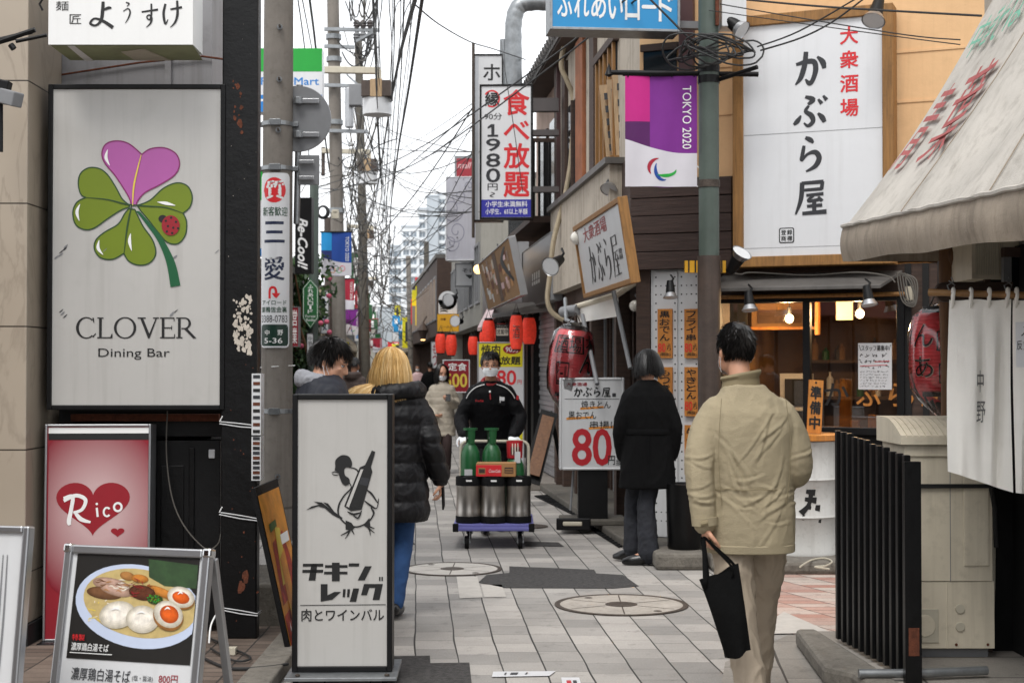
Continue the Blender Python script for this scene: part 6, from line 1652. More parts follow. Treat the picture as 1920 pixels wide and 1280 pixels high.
# water heater cabinet and slatted screen
t = thing('heater_cabinet', 'cream metal utility cabinet with a curved ribbed lid behind the black slats', 'cabinet', (2.215, 7.62, .085)); o0 = t.location
w2 = .225
zb = W(0, 1085, 7.6).z - .085
m = MB(); m.box(-w2, w2, -.1, .32, .05, zb, 'cream_paint'); m.box(-w2 + .02, w2 - .02, -.06, .3, .0, .05, 'grey_plastic'); m.box(-.02, -.012, -.104, -.1, .05, zb, 'cream_paint')
for x, z in ((.05, .16), (.05, .25)): m.lathe([(.028, 0), (.028, .006), (.02, .006), (.018, .0)], 'pale_plastic', 16) if 0 else m.tube([(x, -.107, z), (x, -.1, z)], .024, 'pale_plastic', 14)
m.box(-w2 + .03, -.06, -.106, -.1, .08, .25, 'pale_plastic'); m.tube([(-.13, -.109, .165), (-.13, -.1, .165)], .055, 'cream_paint', 20)
for x in (-.2, .03, .19): m.tube([(x, -.104, .07), (x, -.1, .07)], .008, 'rust', 8)
m.build('lower_case', t, bevel=.012)
m = MB(); m.box(-w2 + .002, w2 - .01, -.105, .31, zb + .002, 1.02, 'cream_paint'); m.box(.07, w2 - .03, -.113, -.1, zb + .08, .92, 'cream_paint'); m.box(.0, .004, -.107, -.1, zb, 1.02, 'grey_plastic'); m.box(-w2 - .006, w2, -.116, .33, 1.02, 1.10, 'cream_paint')
m.build('upper_case', t, bevel=.01)
m = MB(); n = 16     # curved lid with ribs
for i in range(n):
    x0 = -w2 - .03 + (2 * w2 + .06) * i / n; x1 = x0 + (2 * w2 + .06) / n * .86
    for x_a, x_b, dz in ((x0, x1, 0), (x1, x0 + (2 * w2 + .06) / n, -.006)):
        pr = [(-.14 + .50 * k / 10, 1.10 + .11 * sin(pi * min(1, (k + 1.2) / 8.0) * .5) + dz) for k in range(11)]
        vs = [(x_a, y, z) for y, z in pr] + [(x_b, y, z) for y, z in pr] + [(x_a, -.14, 1.08), (x_b, -.14, 1.08), (x_a, .36, 1.08), (x_b, .36, 1.08)]
        m.add(vs, [(k, k + 11, k + 12, k + 1) for k in range(10)] + [(22, 23, 11, 0), list(range(11)) + [24, 22], [23, 25] + list(range(21, 10, -1))], 'cream_paint')
m.build('lid', t)
m = MB(); z = .86; m.box(-w2 - .004, w2 + .0, -.122, .33, z, z + .02, 'ink'); m.tube([(w2 - .02, -.12, z), (w2, -.11, z - .1), (w2 + .01, -.1, z - .3)], .012, 'ink', 6); m.build('strap', t)
t = thing('slatted_screen', 'black vertical slatted metal screen at the corner kerb', 'screen', (1.80, 7.45, .085))
def scr(k, z): return Vector((1.745 + (1.862 - 1.745) * k - 1.80, 8.0 + (6.95 - 8.0) * k - 7.45, z))
m = MB(); ns_ = 12
for i in range(ns_):
    k = (i + .5) / ns_; tp = 1.135 - .09 * k + .004 * (i % 3)
    m.bar(scr(k, .02), scr(k, tp), .030, .045, 'black_paint', (0, 1, 0))
m.build('slat', t, bevel=.003)
m = MB(); m.bar(scr(0, .98) + Vector((.03, 0, 0)), scr(1, .92) + Vector((.03, 0, 0)), .03, .05, 'black_paint'); m.bar(scr(0, .1) + Vector((.03, 0, 0)), scr(1, .1) + Vector((.03, 0, 0)), .03, .05, 'black_paint'); m.build('rail', t)
m = MB(); p = scr(1, 0); m.box(p.x - .035, p.x + .042, p.y - .04, p.y + .0, -.0, 1.03, 'black_paint'); m.box(p.x - .02, p.x + .03, p.y - .042, p.y - .04, .13, .26, 'rust'); m.build('end_post', t, bevel=.004)
m = MB(); m.tube([ground(1610, 1262, .12), ground(1700, 1262, .12), ground(1850, 1256, .12)], .022, 'galvanised', 10)
tag(m.build('ground_pipe', smooth=True), 'grey steel pipe lying along the ground below the cabinet', 'pipe')

# drum table, plank sign, bin, wire
t = thing('drum_table', 'white painted oil drum serving as a table with a round wooden top', 'table', (2.29, 11.75, .10))
m = MB(); r = .288; prof = [(r + .006, 0), (r + .006, .02), (r, .03), (r, .28), (r + .012, .295), (r, .31), (r, .57), (r + .012, .585), (r, .60), (r, .85), (r + .006, .86), (r + .006, .88), (0, .88)]
m.lathe(prof, 'drum_white', 48) if 'drum_white' in MATS else (mk('drum_white', 'b9b8b4', .45, var=.06, streak=.25, dirt=.25), m.lathe(prof, 'drum_white', 48))
A = Art(m, lambda x, y: (x, y))
def drumP(x, y, layer): g = x / r; return Vector(((r + .003 + .001 * layer) * sin(g), -(r + .003 + .001 * layer) * cos(g), y))
A.P = drumP
for st in ([(-.02,.50,.03),(.05,.49,.05)], [(-.03,.44,.03),(.06,.43,.05)], [(.02,.50,.04),(.0,.40,.03),(-.06,.33,.05)], [(-.02,.38,.03),(.09,.37,.05)], [(-.05,.30,.04),(.10,.28,.05)]): A.stroke(st, 'ink', 1)
m.build('drum', t, smooth=True)
m = MB(); m.lathe([(.31, .885), (.32, .89), (.32, .93), (.31, .935), (0, .935)], 'orange_wood', 48); m.build('tabletop', t, smooth=True)
S = Sign('plank_sign', 'orange wooden plank lettered for closed standing on the drum table', 'sign', 1513, 712, 1540, 812, 11.62, 'orange_wood', .025, None, tilt=R(-4)); S.art.column('準備中', 1516, 722, 1537, 806, 'ink', 1, .05, .1); S.art.disc(1526, 717, 2, 2, 'ink', 1); S.done()
S.root.rotation_euler = (R(-4), R(3.5), 0)
m = MB(); m.tube(spline([ground(x, y, .11) for x, y in ((1500, 1062), (1520, 1050), (1545, 1046), (1560, 1052), (1548, 1060), (1528, 1062), (1555, 1066))], 6), .007, 'pale_plastic', 6)
tag(m.build('cream_wire', smooth=True), 'cream cord lying loose at the foot of the white drum', 'cord')
t = thing('black_bin', 'scuffed black round bin on the kerb stone beside the green pole', 'bin', (1.36, 11.72, .10)); m = MB(); m.lathe([(.12, 0), (.135, .05), (.145, .5), (.15, .52), (.15, .54), (.12, .545), (.11, .49), (0, .48)], 'black_paint', 28); m.build('body', t, smooth=True)
# rubber mats and ramp before the open front
def mat_(label, pix, z):
    mb = MB(); ps = [ground(x, y, z) for x, y in pix]; n = len(ps)
    mb.add([(p.x, p.y, z + .012) for p in ps] + [(p.x, p.y, z) for p in ps], [list(range(n))[::-1]] + [(i, (i + 1) % n, n + (i + 1) % n, n + i) for i in range(n)], 'rubber')
    for i in range(14):
        u = (i + .5) / 14; a, b = ps[0].lerp(ps[3], u), ps[1].lerp(ps[2], u)
        mb.tube([a + Vector((0, 0, .014)), b + Vector((0, 0, .014))], .006, 'rubber', 5)
    tag(mb.build('rubber_mat'), label, 'mat')
mat_('long ribbed rubber mat at the kerb under the white standing sign', [(1002, 930), (1110, 922), (1200, 985), (1080, 968)], .004)
mat_('curled dark rubber mat beside the feet of the person in the black coat', [(1088, 980), (1172, 966), (1236, 1004), (1160, 1026)], .006)
m = MB(); pts = [(.0, 0), (.06, .045), (.14, .05), (.2, .01)]
A, B = ground(1140, 985), ground(1186, 1012)
for i in range(len(pts) - 1):
    (u0, z0), (u1, z1) = pts[i], pts[i + 1]; off = Vector((1, .4, 0))
    m.add([A + off * u0 + Vector((0, 0, z0 + .02)), B + off * u0 + Vector((0, 0, z0 + .02)), B + off * u1 + Vector((0, 0, z1 + .02)), A + off * u1 + Vector((0, 0, z1 + .02))], [(0, 1, 2, 3)], 'rubber')
tag(m.build('kerb_ramp', smooth=True), 'humped black rubber kerb ramp by the person in the black coat', 'ramp')
# folding board by the shutter
t = thing('menu_stand', 'narrow black A-frame menu stand before the roller shutter', 'sign', W(1015, 880, 17)); o0 = t.location; m = MB()
m.bar(W(996, 905, 16.6) - o0, W(1030, 772, 17) - o0, .2, .03, 'black_metal', (0, 1, 0)); m.build('front_board', t)
m = MB(); m.bar(W(1052, 868, 17.4) - o0, W(1032, 772, 17.05) - o0, .05, .03, 'black_metal', (0, 1, 0)); m.build('rear_leg', t)
m = MB(); m.bar(W(1000, 890, 16.57) - o0, W(1028, 780, 16.96) - o0, .14, .012, 'chashu_brown', (0, 1, 0)); m.build('picture', t)
# silver duct, pink awning
t = thing('silver_duct', 'fat silver ventilation duct bending over the roofs behind the tall sign', 'duct', W(965, 160, 20.5)); o0 = t.location; m = MB()
p = spline([W(963, 190, 20.5), W(963, 100, 20.5), W(963, 45, 20.5), W(972, 14, 20.5), W(995, 5, 20.5), W(1040, 5, 20.5)], 6)
pp = [Vector(q) - o0 for q in p]; m.tube(pp, [.115 + .006 * (i % 3 == 0) for i in range(len(pp))], 'galvanised', 20)
m.tube([W(945, 260, 20.7) - o0, W(945, 75, 20.7) - o0], .06, 'galvanised', 12); m.build('pipe', t, smooth=True)
t = thing('pink_awning', 'faded pink sloping awning above the glowing lanterns', 'awning', W(915, 615, 24)); o0 = t.location; m = MB()
q = [W(895, 614, 26), W(915, 612, 23), W(944, 562, 23.2), W(925, 556, 26.2)]
m.add([x - o0 for x in q] + [x - o0 - Vector((0, 0, .06)) for x in q], [(0, 1, 2, 3), (7, 6, 5, 4), (0, 4, 5, 1), (1, 5, 6, 2), (3, 2, 6, 7), (0, 3, 7, 4)], 'rose_pale'); m.build('sheet', t)
t = thing('metal_eave', 'dented dark metal canopy over the lantern doorway', 'canopy', W(960, 580, 21)); o0 = t.location; m = MB()
q = [W(922, 590, 22.5), W(1040, 575, 18.9), W(1040, 562, 19.1), W(930, 572, 23)]
m.add([x - o0 for x in q] + [x - o0 - Vector((0, 0, .05)) for x in q], [(0, 1, 2, 3), (7, 6, 5, 4), (0, 4, 5, 1), (1, 5, 6, 2), (3, 2, 6, 7), (0, 3, 7, 4)], 'grey_roof'); m.build('sheet', t)
# street lamp lantern far off
t = thing('street_lantern', 'old fashioned brown lantern street lamp far down the right side', 'street lamp', W(793, 640, 48)); o0 = t.location; m = MB(); m.lathe([(.05, 0), (.16, .35), (.2, .36), (.08, .55), (.02, .62), (0, .66)], 'brown_cover', 8); m.build('housing', t); m = MB(); m.lathe([(.06, .03), (.15, .33)], 'warm_lamp', 8); m.build('pane', t)
m = MB(); m.tube([(0, 0, .6), (.1, .05, .8), (.5, .1, .75)], .03, 'iron', 6); m.build('bracket', t)

# flowering shrub behind the pole
t = thing('flowering_shrub', 'dark green shrub with pink blossoms between the pole and the green sign', 'shrub', (-3.95, 28, 0)); t.scale = (1.2, 1.2, 1.22); rd = random.Random(9)
m = MB(); 
for i in range(6): m.tube([(rd.uniform(-.2, .2), rd.uniform(-.2, .2), 0), (rd.uniform(-.3, .3), rd.uniform(-.3, .3), 1.4), (rd.uniform(-.5, .5), rd.uniform(-.4, .4), 2.7)], [.04, .03, .01], 'log_wood', 6)
m.build('trunk', t)
m = MB()
for i in range(2600):
    a_, h = rd.uniform(0, 6.28), rd.uniform(.3, 3.0); rr = (.30 + .2 * sin(h * 3 + a_)) * rd.uniform(.3, 1.1) ; c = Vector((rr * cos(a_), rr * sin(a_), h)); u = Vector((rd.gauss(0, 1), rd.gauss(0, 1), rd.gauss(0, 1))).normalized(); v = u.cross(Vector((rd.gauss(0, 1), 1, 0))).normalized()
    s_ = rd.uniform(.03, .07); m.add([c - u * s_, c + v * s_ * .5, c + u * s_, c - v * s_ * .5], [(0, 1, 2, 3)], rd.choice(('leaf', 'leaf', 'leaf_light')))
m.build('crown', t)
m = MB()
for i in range(26):
    a_, h = rd.uniform(0, 6.28), rd.uniform(1.2, 2.9); c = Vector((.42 * cos(a_), .42 * sin(a_), h)); m.ball(c, .045, .045, .04, 'flower_pink', 8)
m.build('blossom', t)
for i, (px, d, h) in enumerate(((552, 16.5, .95), (600, 19, .75))):
    t = thing('street_plant', ('green potted shrub at the foot of the flowering shrub', 'low dark shrub behind the young man')[i], 'plant', (W(px, 0, d).x, d, 0)); m = MB()
    for k in range(900):
        a_, hh = rd.uniform(0, 6.28), rd.uniform(.15, h); rr = .28 * rd.random() ** .5; c = Vector((rr * cos(a_), rr * sin(a_), hh)); u = Vector((rd.gauss(0, 1), rd.gauss(0, 1), rd.gauss(0, 1))).normalized(); v = u.cross(Vector((rd.gauss(0, 1), 1, 0))).normalized(); s_ = rd.uniform(.02, .05)
        m.add([c - u * s_, c + v * s_ * .5, c + u * s_, c - v * s_ * .5], [(0, 1, 2, 3)], rd.choice(('leaf', 'leaf_light')))
    m.build('leaves', t); m = MB(); m.lathe([(.15, 0), (.2, .3), (.17, .3), (0, .26)], 'brown_tile', 16); m.build('pot', t)

# ---------------------------------------------------------------- delivery trolley and its load
ct = thing('platform_trolley', 'blue platform trolley with a pale push handle on four black castors', 'trolley', (-.158, 12.72, 0))
m = MB(); m.box(-.345, .345, 0, .92, .155, .215, 'cart_blue'); m.box(-.33, .33, -.012, 0, .16, .19, 'cart_blue'); m.box(-.35, -.30, -.014, .03, .15, .22, 'rubber'); m.box(.30, .35, -.014, .03, .15, .22, 'rubber'); m.build('deck', ct, bevel=.012)
m = MB(); m.tube([(-.31, .88, .2), (-.31, .9, .82)] + [(-.31 + .06 * (1 - cos(R(g))), .9, .82 + .06 * sin(R(g))) for g in (30, 60, 90)] + [(.31 - .06 * (1 - cos(R(g))), .9, .82 + .06 * sin(R(g))) for g in (90, 60, 30)] + [(.31, .9, .82), (.31, .88, .2)], .014, 'pale_plastic', 10); m.build('handle', ct, smooth=True)
for x in (-.23, .23):
    for y in (.07, .82):
        m = MB(); m.tube([(x - .018, y, .055), (x + .018, y, .055)], .055, 'rubber', 18); w_ = m.build('wheel', ct, smooth=True)
        m = MB(); m.box(x - .028, x - .022, y - .03, y + .03, .05, .155, 'galvanised'); m.box(x + .022, x + .028, y - .03, y + .03, .05, .155, 'galvanised'); m.tube([(x - .03, y, .055), (x + .03, y, .055)], .012, 'galvanised', 8); m.build('fork', w_)
def keg(label, px, d):
    x = (px - 960) / FPX * d; t = thing('drink_keg', label, 'keg', (x, d, .216), 0, 'steel drink kegs on the trolley'); r = .108
    m = MB(); m.lathe([(r, .055), (r, .10), (r - .002, .105), (r - .002, .29), (r, .295), (r, .325), (0, .34)], 'steel_brushed', 40); m.build('shell', t, smooth=True)
    m = MB(); m.lathe([(r - .004, 0), (r + .005, .004), (r + .006, .058), (r - .002, .06)], 'rubber', 40); m.build('rubber_ring', t, smooth=True); m = MB(); m.lathe([(r - .002, .32), (r + .005, .322), (r + .005, .39), (r + .001, .398), (r - .012, .398), (r - .014, .35)], 'rubber', 40); m.build('rubber_ring', t, smooth=True)
    m = MB(); m.lathe([(.03, .33), (.03, .37), (.02, .375), (0, .375)], 'galvanised', 12); m.build('valve', t); m = MB(); m.tube([(-.05, -.02, .385), (0, -.03, .40), (.05, -.02, .385)], .008, 'ink', 8)
    a = Art(m, lambda u, v: (u, v), -(r + .006)); a.rect(-.02, .36, .03, .375, 'white_ink', 1); m.build('lift_handle', t)
keg('left steel drink keg with black rubber rings at the front of the trolley', 879, 12.88); keg('middle steel drink keg below the red carton', 925, 12.86); keg('right steel drink keg at the front of the trolley', 972, 12.88)
def cylinder(label, px, top, red=False):
    d = 13.18; x = (px - 960) / FPX * d; t = thing('gas_cylinder', label, 'gas cylinder', (x, d, .216), 0, 'green gas cylinders on the trolley'); r = .086; H = W(0, top, d).z - .216
    m = MB(); m.lathe([(r - .01, 0), (r, .02), (r, H - .26), (r * .93, H - .21), (r * .7, H - .165), (r * .42, H - .14), (.03, H - .13), (0, H - .13)], 'cylinder_green', 36)
    a = Art(m, lambda u, v: (u, v), -(r + .004)); a.rect(-.05, H - .55, .02, H - .36, 'white_panel', 1) if not red else a.rect(.0, .5, .05, .6, 'white_panel', 1); m.build('bottle', t, smooth=True)
    m = MB()
    if red:
        m.lathe([(.052, H - .16), (.068, H - .15), (.074, H), (.062, H), (.058, H - .12), (0, H - .13)], 'red_ink', 28)
        for q in range(-3, 4): g = q * .16; m.add([(.076 * sin(g), -.076 * cos(g), H - .12), (.076 * sin(g + .13), -.076 * cos(g + .13), H - .12), (.076 * sin(g + .13), -.076 * cos(g + .13), H - .02 - .03 * (q % 2)), (.076 * sin(g), -.076 * cos(g), H - .02 - .03 * (q % 2))], [(0, 1, 2, 3)], 'ink' if q % 2 else 'egg_white')
    else:
        for a0 in (20, 200):      # guard collar with two openings
            n = 12
            for g0 in range(n):
                a1, a2 = R(a0 + 50 + 70 * g0 / n), R(a0 + 50 + 70 * (g0 + 1) / n)
                m.add([(.05 * cos(a1), .05 * sin(a1), H - .14), (.05 * cos(a2), .05 * sin(a2), H - .14), (.06 * cos(a2), .06 * sin(a2), H - .01), (.06 * cos(a1), .06 * sin(a1), H - .01)], [(0, 1, 2, 3)], 'cylinder_green')
        m.lathe([(.058, H - .02), (.064, H - .018), (.064, H), (.056, H), (.056, H - .02)], 'cylinder_green', 24)
    m.build('collar', t, smooth=True)
    m = MB(); m.tube([(0, 0, H - .14), (0, 0, H - .06)], .014, 'galvanised', 10); m.tube([(-.025, -.01, H - .09), (.025, -.01, H - .09)], .009, 'galvanised', 8); m.build('valve', t)
cylinder('left green gas cylinder with an open guard collar on the trolley', 882, 802); cylinder('middle green gas cylinder standing behind the red carton', 922, 802); cylinder('short green gas cylinder with a red cap at the right of the trolley', 965, 826, True)
t = thing('drink_carton', 'red and brown cola carton lying across the steel kegs', 'carton', (W(930, 0, 12.82).x, 12.78, .618), -.04); m = MB(); m.box(-.17, .17, 0, .2, 0, .115, 'carton'); m.box(-.171, .05, -.002, .05, .001, .1, 'bright_red')
a = Art(m, lambda u, v: (u, v), -.003); a.text('Coca-Cola', -.055, .085, .045, .03, 'white_ink', 1, .03, .25) if 0 else None
vs2, fs2 = glyphs('Coca-Cola', .03, .3); ax, bx = min(v[0] for v in vs2), max(v[0] for v in vs2); m.add([(-.06 + .1 * (x - ax) / (bx - ax), -.005, .035 + .04 * y) for x, y in vs2], fs2, 'white_ink')
a.rect(-.15, .02, -.09, .075, 'carton', 1); a.rect(-.145, .03, -.095, .065, 'wood_brown', 2); a.rect(.075, .03, .15, .08, 'wood_brown', 1); a.rect(.08, .038, .145, .046, 'carton', 2); a.rect(.08, .058, .145, .066, 'carton', 2); m.build('box', t, bevel=.003)
# ---------------------------------------------------------------- people
def remesh(mb, name, voxel, smooth=4, fn=None, iters=1):
    """melt the overlapping pieces of one body or garment into ONE continuous surface"""
    o = bpy.data.objects.new("tmp", mb.mesh("tmp")); C.objects.link(o)
    r = o.modifiers.new("r", 'REMESH'); r.mode = 'VOXEL'; r.voxel_size = voxel; r.use_smooth_shade = True
    q = o.modifiers.new("s", 'SMOOTH'); q.iterations = smooth; q.factor = .5
    dg = bpy.context.evaluated_depsgraph_get()
    me = bpy.data.meshes.new_from_object(o.evaluated_get(dg)); me.name = name
    bpy.data.objects.remove(o)
    if fn:
        nr_ = [v.normal.copy() for v in me.vertices]
        for v, n in zip(me.vertices, nr_): v.co += n * fn(v.co, n)
        me.update()
    me.materials.clear(); me.materials.append(M(mb.slots[0]))
    me.polygons.foreach_set('material_index', [0] * len(me.polygons)); me.polygons.foreach_set('use_smooth', [True] * len(me.polygons))
    return me

def folds(amp, f=(9, 9, 5), seed=0.0, fine=.35):
    """cloth folds: sharp little ridges, longer along the third axis"""
    def fn(p, n):
        q = Vector((p.x * f[0] + seed, p.y * f[1] - seed, p.z * f[2] + seed * .7)); w = mnoise.noise(q * .6 + Vector((3, 1, 2))) * 1.2
        a = 1 - abs(mnoise.noise(q + Vector((w, w, w)))) * 2
        b = 1 - abs(mnoise.noise(q * 2.3 + Vector((5, w, 1)))) * 2
        return amp * (a * abs(a) * .8 + fine * b * abs(b) - .25)
    return fn

def limb(m, pts, rs, mat, n=18, sub=5, flat=None):
    q = spline([tuple(p) + (r,) for p, r in zip(pts, rs)], sub)
    m.tube([p[:3] for p in q], [p[3] for p in q], mat, n, flat=flat)
    m.ball(q[0][:3], q[0][3], q[0][3], q[0][3], mat, 12); m.ball(q[-1][:3], q[-1][3], q[-1][3], q[-1][3], mat, 12)

def hand(m, w, d, nrm, curl=35, side=1, mat='skin', thumb=1.0, size=1.0):
    """palm, four unequal bent fingers and a thumb leaving the side of the palm; w wrist, d towards the fingers, nrm out of the palm"""
    d = Vector(d).normalized(); nrm = Vector(nrm); nrm = (nrm - d * nrm.dot(d)).normalized(); s = d.cross(nrm) * side; w = Vector(w)
    T = Matrix((s, d, nrm)).transposed(); k = size
    m.ball(w + d * .048 * k, .041 * k, .054 * k, .0165 * k, mat, 14, T=T); m.ball(w + d * .02 * k, .031 * k, .04 * k, .019 * k, mat, 12, T=T)
    for i, (off, L, r) in enumerate(((.030, .066, .0092), (.010, .075, .0095), (-.011, .070, .0092), (-.030, .055, .0082))):
        p = w + d * (.088 - abs(off - .005) * .25) * k + s * off * k; dr = (d + s * off * 2.0).normalized(); pts = [p - d * .025 * k, p]
        for seg, f in enumerate((.45, .32, .23)):
            dr = (Matrix.Rotation(R(curl + 6 * i * .6) * (1 if seg else .7), 3, s * side * (-1) if False else s) @ dr) if False else (dr * cos(R(curl + 2 * i)) + nrm * sin(R(curl + 2 * i))).normalized() if seg == 0 else (lambda a: (dr * cos(a) + (nrm - dr * nrm.dot(dr)).normalized() * sin(a)).normalized() if (nrm - dr * nrm.dot(dr)).length > .2 else (dr * cos(a) - d * sin(a)).normalized())(R(curl))
            p = p + dr * L * f * k; pts.append(p)
        m.tube(pts, [r * k, r * k, r * .98 * k, r * .92 * k, r * .78 * k], mat, 10); m.ball(pts[-1], r * .78 * k, r * .78 * k, r * .78 * k, mat, 8)
    b = w + d * .022 * k + s * .028 * k
    p1 = b + (d * .55 + s * .75 + nrm * .3).normalized() * .034 * k; p2 = p1 + (d * .8 + s * .25 * thumb + nrm * .55).normalized() * .030 * k; p3 = p2 + (d * .8 - s * .1 + nrm * .6).normalized() * .024 * k
    m.tube([b, p1, p2, p3], [.0135 * k, .0115 * k, .0105 * k, .0085 * k], mat, 10); m.ball(p3, .0085 * k, .0085 * k, .0085 * k, mat, 8)

def head_shape(m, c, Rm, mat='skin', k=1.0, ears=True):
    def at(x, y, z): return Vector(c) + Rm @ Vector((x, y, z)) * k
    T = Rm.copy()
    m.ball(at(0, -.012, .028), .074 * k, .094 * k, .088 * k, mat, 22, T=T); m.ball(at(0, .018, -.03), .061 * k, .070 * k, .082 * k, mat, 18, T=T)
    m.ball(at(0, .040, -.078), .034 * k, .038 * k, .034 * k, mat, 14, T=T); m.ball(at(0, .055, .03), .055 * k, .03 * k, .045 * k, mat, 14, T=T)
    for s in (-1, 1):
        m.ball(at(.045 * s, .030, -.045), .026 * k, .038 * k, .04 * k, mat, 12, T=T); m.ball(at(.036 * s, .062, -.018), .024 * k, .018 * k, .016 * k, mat, 10, T=T); m.ball(at(.03 * s, .078, .018), .022 * k, .011 * k, .008 * k, mat, 10, T=T)
        if ears:
            m.ball(at(.076 * s, -.012, -.008), .010 * k, .021 * k, .033 * k, mat, 12, T=Rm @ Matrix.Rotation(.35 * s, 3, 'Z')); m.ball(at(.072 * s, -.006, -.03), .009 * k, .012 * k, .014 * k, mat, 8, T=T)
    m.tube([at(0, .078, .012), at(0, .094, -.012), at(0, .100, -.028), at(0, .086, -.036)], [.009 * k, .0115 * k, .014 * k, .009 * k], mat, 10)
    for s in (-1, 1): m.ball(at(.011 * s, .088, -.03), .009 * k, .010 * k, .008 * k, mat, 8, T=T)
    m.ball(at(0, .078, -.058), .024 * k, .012 * k, .0065 * k, mat, 10, T=T); m.ball(at(0, .076, -.067), .020 * k, .011 * k, .007 * k, mat, 10, T=T)
    return at

def face(root, c, Rm, k=1.0, glasses=False, mask=None, closed=False):
    def at(x, y, z): return Vector(c) + Rm @ Vector((x, y, z)) * k
    for s in (-1, 1):
        m = MB(); m.ball(at(.031 * s, .071, .004), .0135 * k, .009 * k, .0058 * k, 'white_ink', 12, T=Rm); m.ball(at(.031 * s, .078, .003), .0058 * k, .004 * k, .0058 * k, 'ink', 10, T=Rm); m.tube([at(.031 * s + x, .0775 + y, .008 + z) for x, y, z in ((-.015, -.005, -.004), (-.007, .002, .002), (.005, .002, .002), (.015, -.007, -.002))], .0022 * k, 'hair_black', 6); m.build('eye', root, smooth=True)
        m = MB(); m.tube([at(.031 * s + x, .083 + y, .026 + z) for x, y, z in ((-.018, .0, -.001), (-.006, .003, .004), (.008, .001, .004), (.019, -.010, -.003))], [.003 * k, .0042 * k, .004 * k, .002 * k], 'hair_black', 6); m.build('eyebrow', root, smooth=True)
    m = MB(); m.tube([at(x, y, z) for x, y, z in ((-.024, .077, -.062), (-.008, .090, -.061), (.008, .090, -.061), (.024, .077, -.062))], .0035 * k, 'lip', 6); m.build('mouth', root, smooth=True)
    if glasses:
        m = MB()
        for s in (-1, 1):
            m.tube([at(.034 * s + .024 * cos(g), .100 - abs(.010 * cos(g)), .001 + .016 * sin(g)) for g in [2 * pi * i / 20 for i in range(21)]], .0016 * k, 'ink', 6); m.tube([at(.058 * s, .092, .004), at(.078 * s, .06, .006), at(.082 * s, -.005, .005)], .002 * k, 'ink', 6)
        m.tube([at(-.010, .1, .004), at(0, .103, .007), at(.010, .1, .004)], .0016 * k, 'ink', 6); m.build('glasses', root, smooth=True)
    if mask:
        dz = -.0 if mask == 'worn' else -.055; m = MB(); vs = []; nu, nv = 18, 12
        for j in range(nv + 1):
            for i in range(nu + 1):
                u, v = i / nu * 2 - 1, j / nv; w_ = .064 + .012 * sin(pi * v); x = w_ * sin(u * 1.25); y = .1125 * (1 - .06 * abs(v - .3)) * cos(u * 1.12) - .004 + .002 * (j % 4 == 0); z = -.014 - .083 * v - (.012 * abs(u) * (.4 - v)); y -= .018 * v
                if mask != 'worn': y = y * .86 + .012
                vs.append(at(x, y, z + dz))
        m.add(vs, [(j * (nu + 1) + i, j * (nu + 1) + i + 1, (j + 1) * (nu + 1) + i + 1, (j + 1) * (nu + 1) + i) for j in range(nv) for i in range(nu)], 'mask_white')
        for s in (-1, 1):
            for z0 in (-.02, -.085): m.tube([at(.060 * s, .038, z0 + dz), at(.072 * s, .012, (z0 - .02) * .5 + dz * .5), at(.083 * s, -.018, .004 if z0 > -.05 else -.03)], .0016 * k, 'mask_white', 5)
        m.build('face_mask', root, smooth=True)

def short_hair(root, c, Rm, n=1500, mat='hair_black', L=.05, k=1.0, seed=1, curl=.5, low=-.55, front=.42, lift=1.0, down=.8, fringe=0.0, bald=False):
    rd = random.Random(seed); m = MB()
    def at(p): return Vector(c) + Rm @ p * k
    E = Vector((.0775, .099, .094)); ctr = Vector((0, -.012, .028))
    ok = lambda q: (q.y < front - .25 * max(0, -q.z) or q.z > .52 - fringe) and q.z > low - .25 * max(0, q.y + .2) and not (abs(q.x) > .8 and q.z < -.15 and q.y > -.25)
    nn = 30; vs, idx, fs = [], {}, []      # close cap
    for i in range(nn // 2 + 1):
        for j in range(nn):
            a_, g = pi * i / (nn // 2), 2 * pi * j / nn; q = Vector((sin(a_) * cos(g), sin(a_) * sin(g), cos(a_))); w_ = 1 + .05 * mnoise.noise(q * 4 + Vector((seed, 0, 0)))
            idx[i, j] = len(vs); vs.append((q, at(ctr + Vector((q.x * E.x, q.y * E.y, q.z * E.z)) * 1.03 * w_)))
    for i in range(nn // 2):
        for j in range(nn):
            f = [idx[i, j], idx[i + 1, j], idx[i + 1, (j + 1) % nn], idx[i, (j + 1) % nn]]
            if all(ok(vs[z][0]) for z in f): fs.append(f)
    m.add([v[1] for v in vs], fs, mat)
    for _ in range(n):
        while True:
            q = Vector((rd.gauss(0, 1), rd.gauss(0, 1), rd.gauss(0, 1))).normalized()
            if ok(q): break
        if bald and (q - Vector((.05, -.45, .88))).length < .36 and rd.random() < .75: continue
        p = ctr + Vector((q.x * E.x, q.y * E.y, q.z * E.z)) * 1.01; crown = Vector((.1, -.5, .9)).normalized()
        fl = (q - crown); fl = (fl - q * fl.dot(q)); fl = fl.normalized() if fl.length > .05 else Vector((rd.gauss(0, 1), rd.gauss(0, 1), 0)).normalized()
        d = (q * .55 * lift + fl * .9 + Vector((rd.gauss(0, curl), rd.gauss(0, curl), rd.gauss(0, curl)))).normalized(); l = L * rd.uniform(.6, 1.15); pts = [p]
        for s_ in range(3):
            d = (d + Vector((0, 0, -.25 * down)) + fl * .25 + Vector((rd.gauss(0, curl * .5),) * 1 + (rd.gauss(0, curl * .5), rd.gauss(0, curl * .5)))).normalized(); pts.append(pts[-1] + d * l / 3)
        m.tube([at(x) for x in pts], [.0026, .0024, .0018, .0005], rd.choice(TONES.get(mat, [mat])), 3, cap=False)
    m.build('hair', root, smooth=2.0)

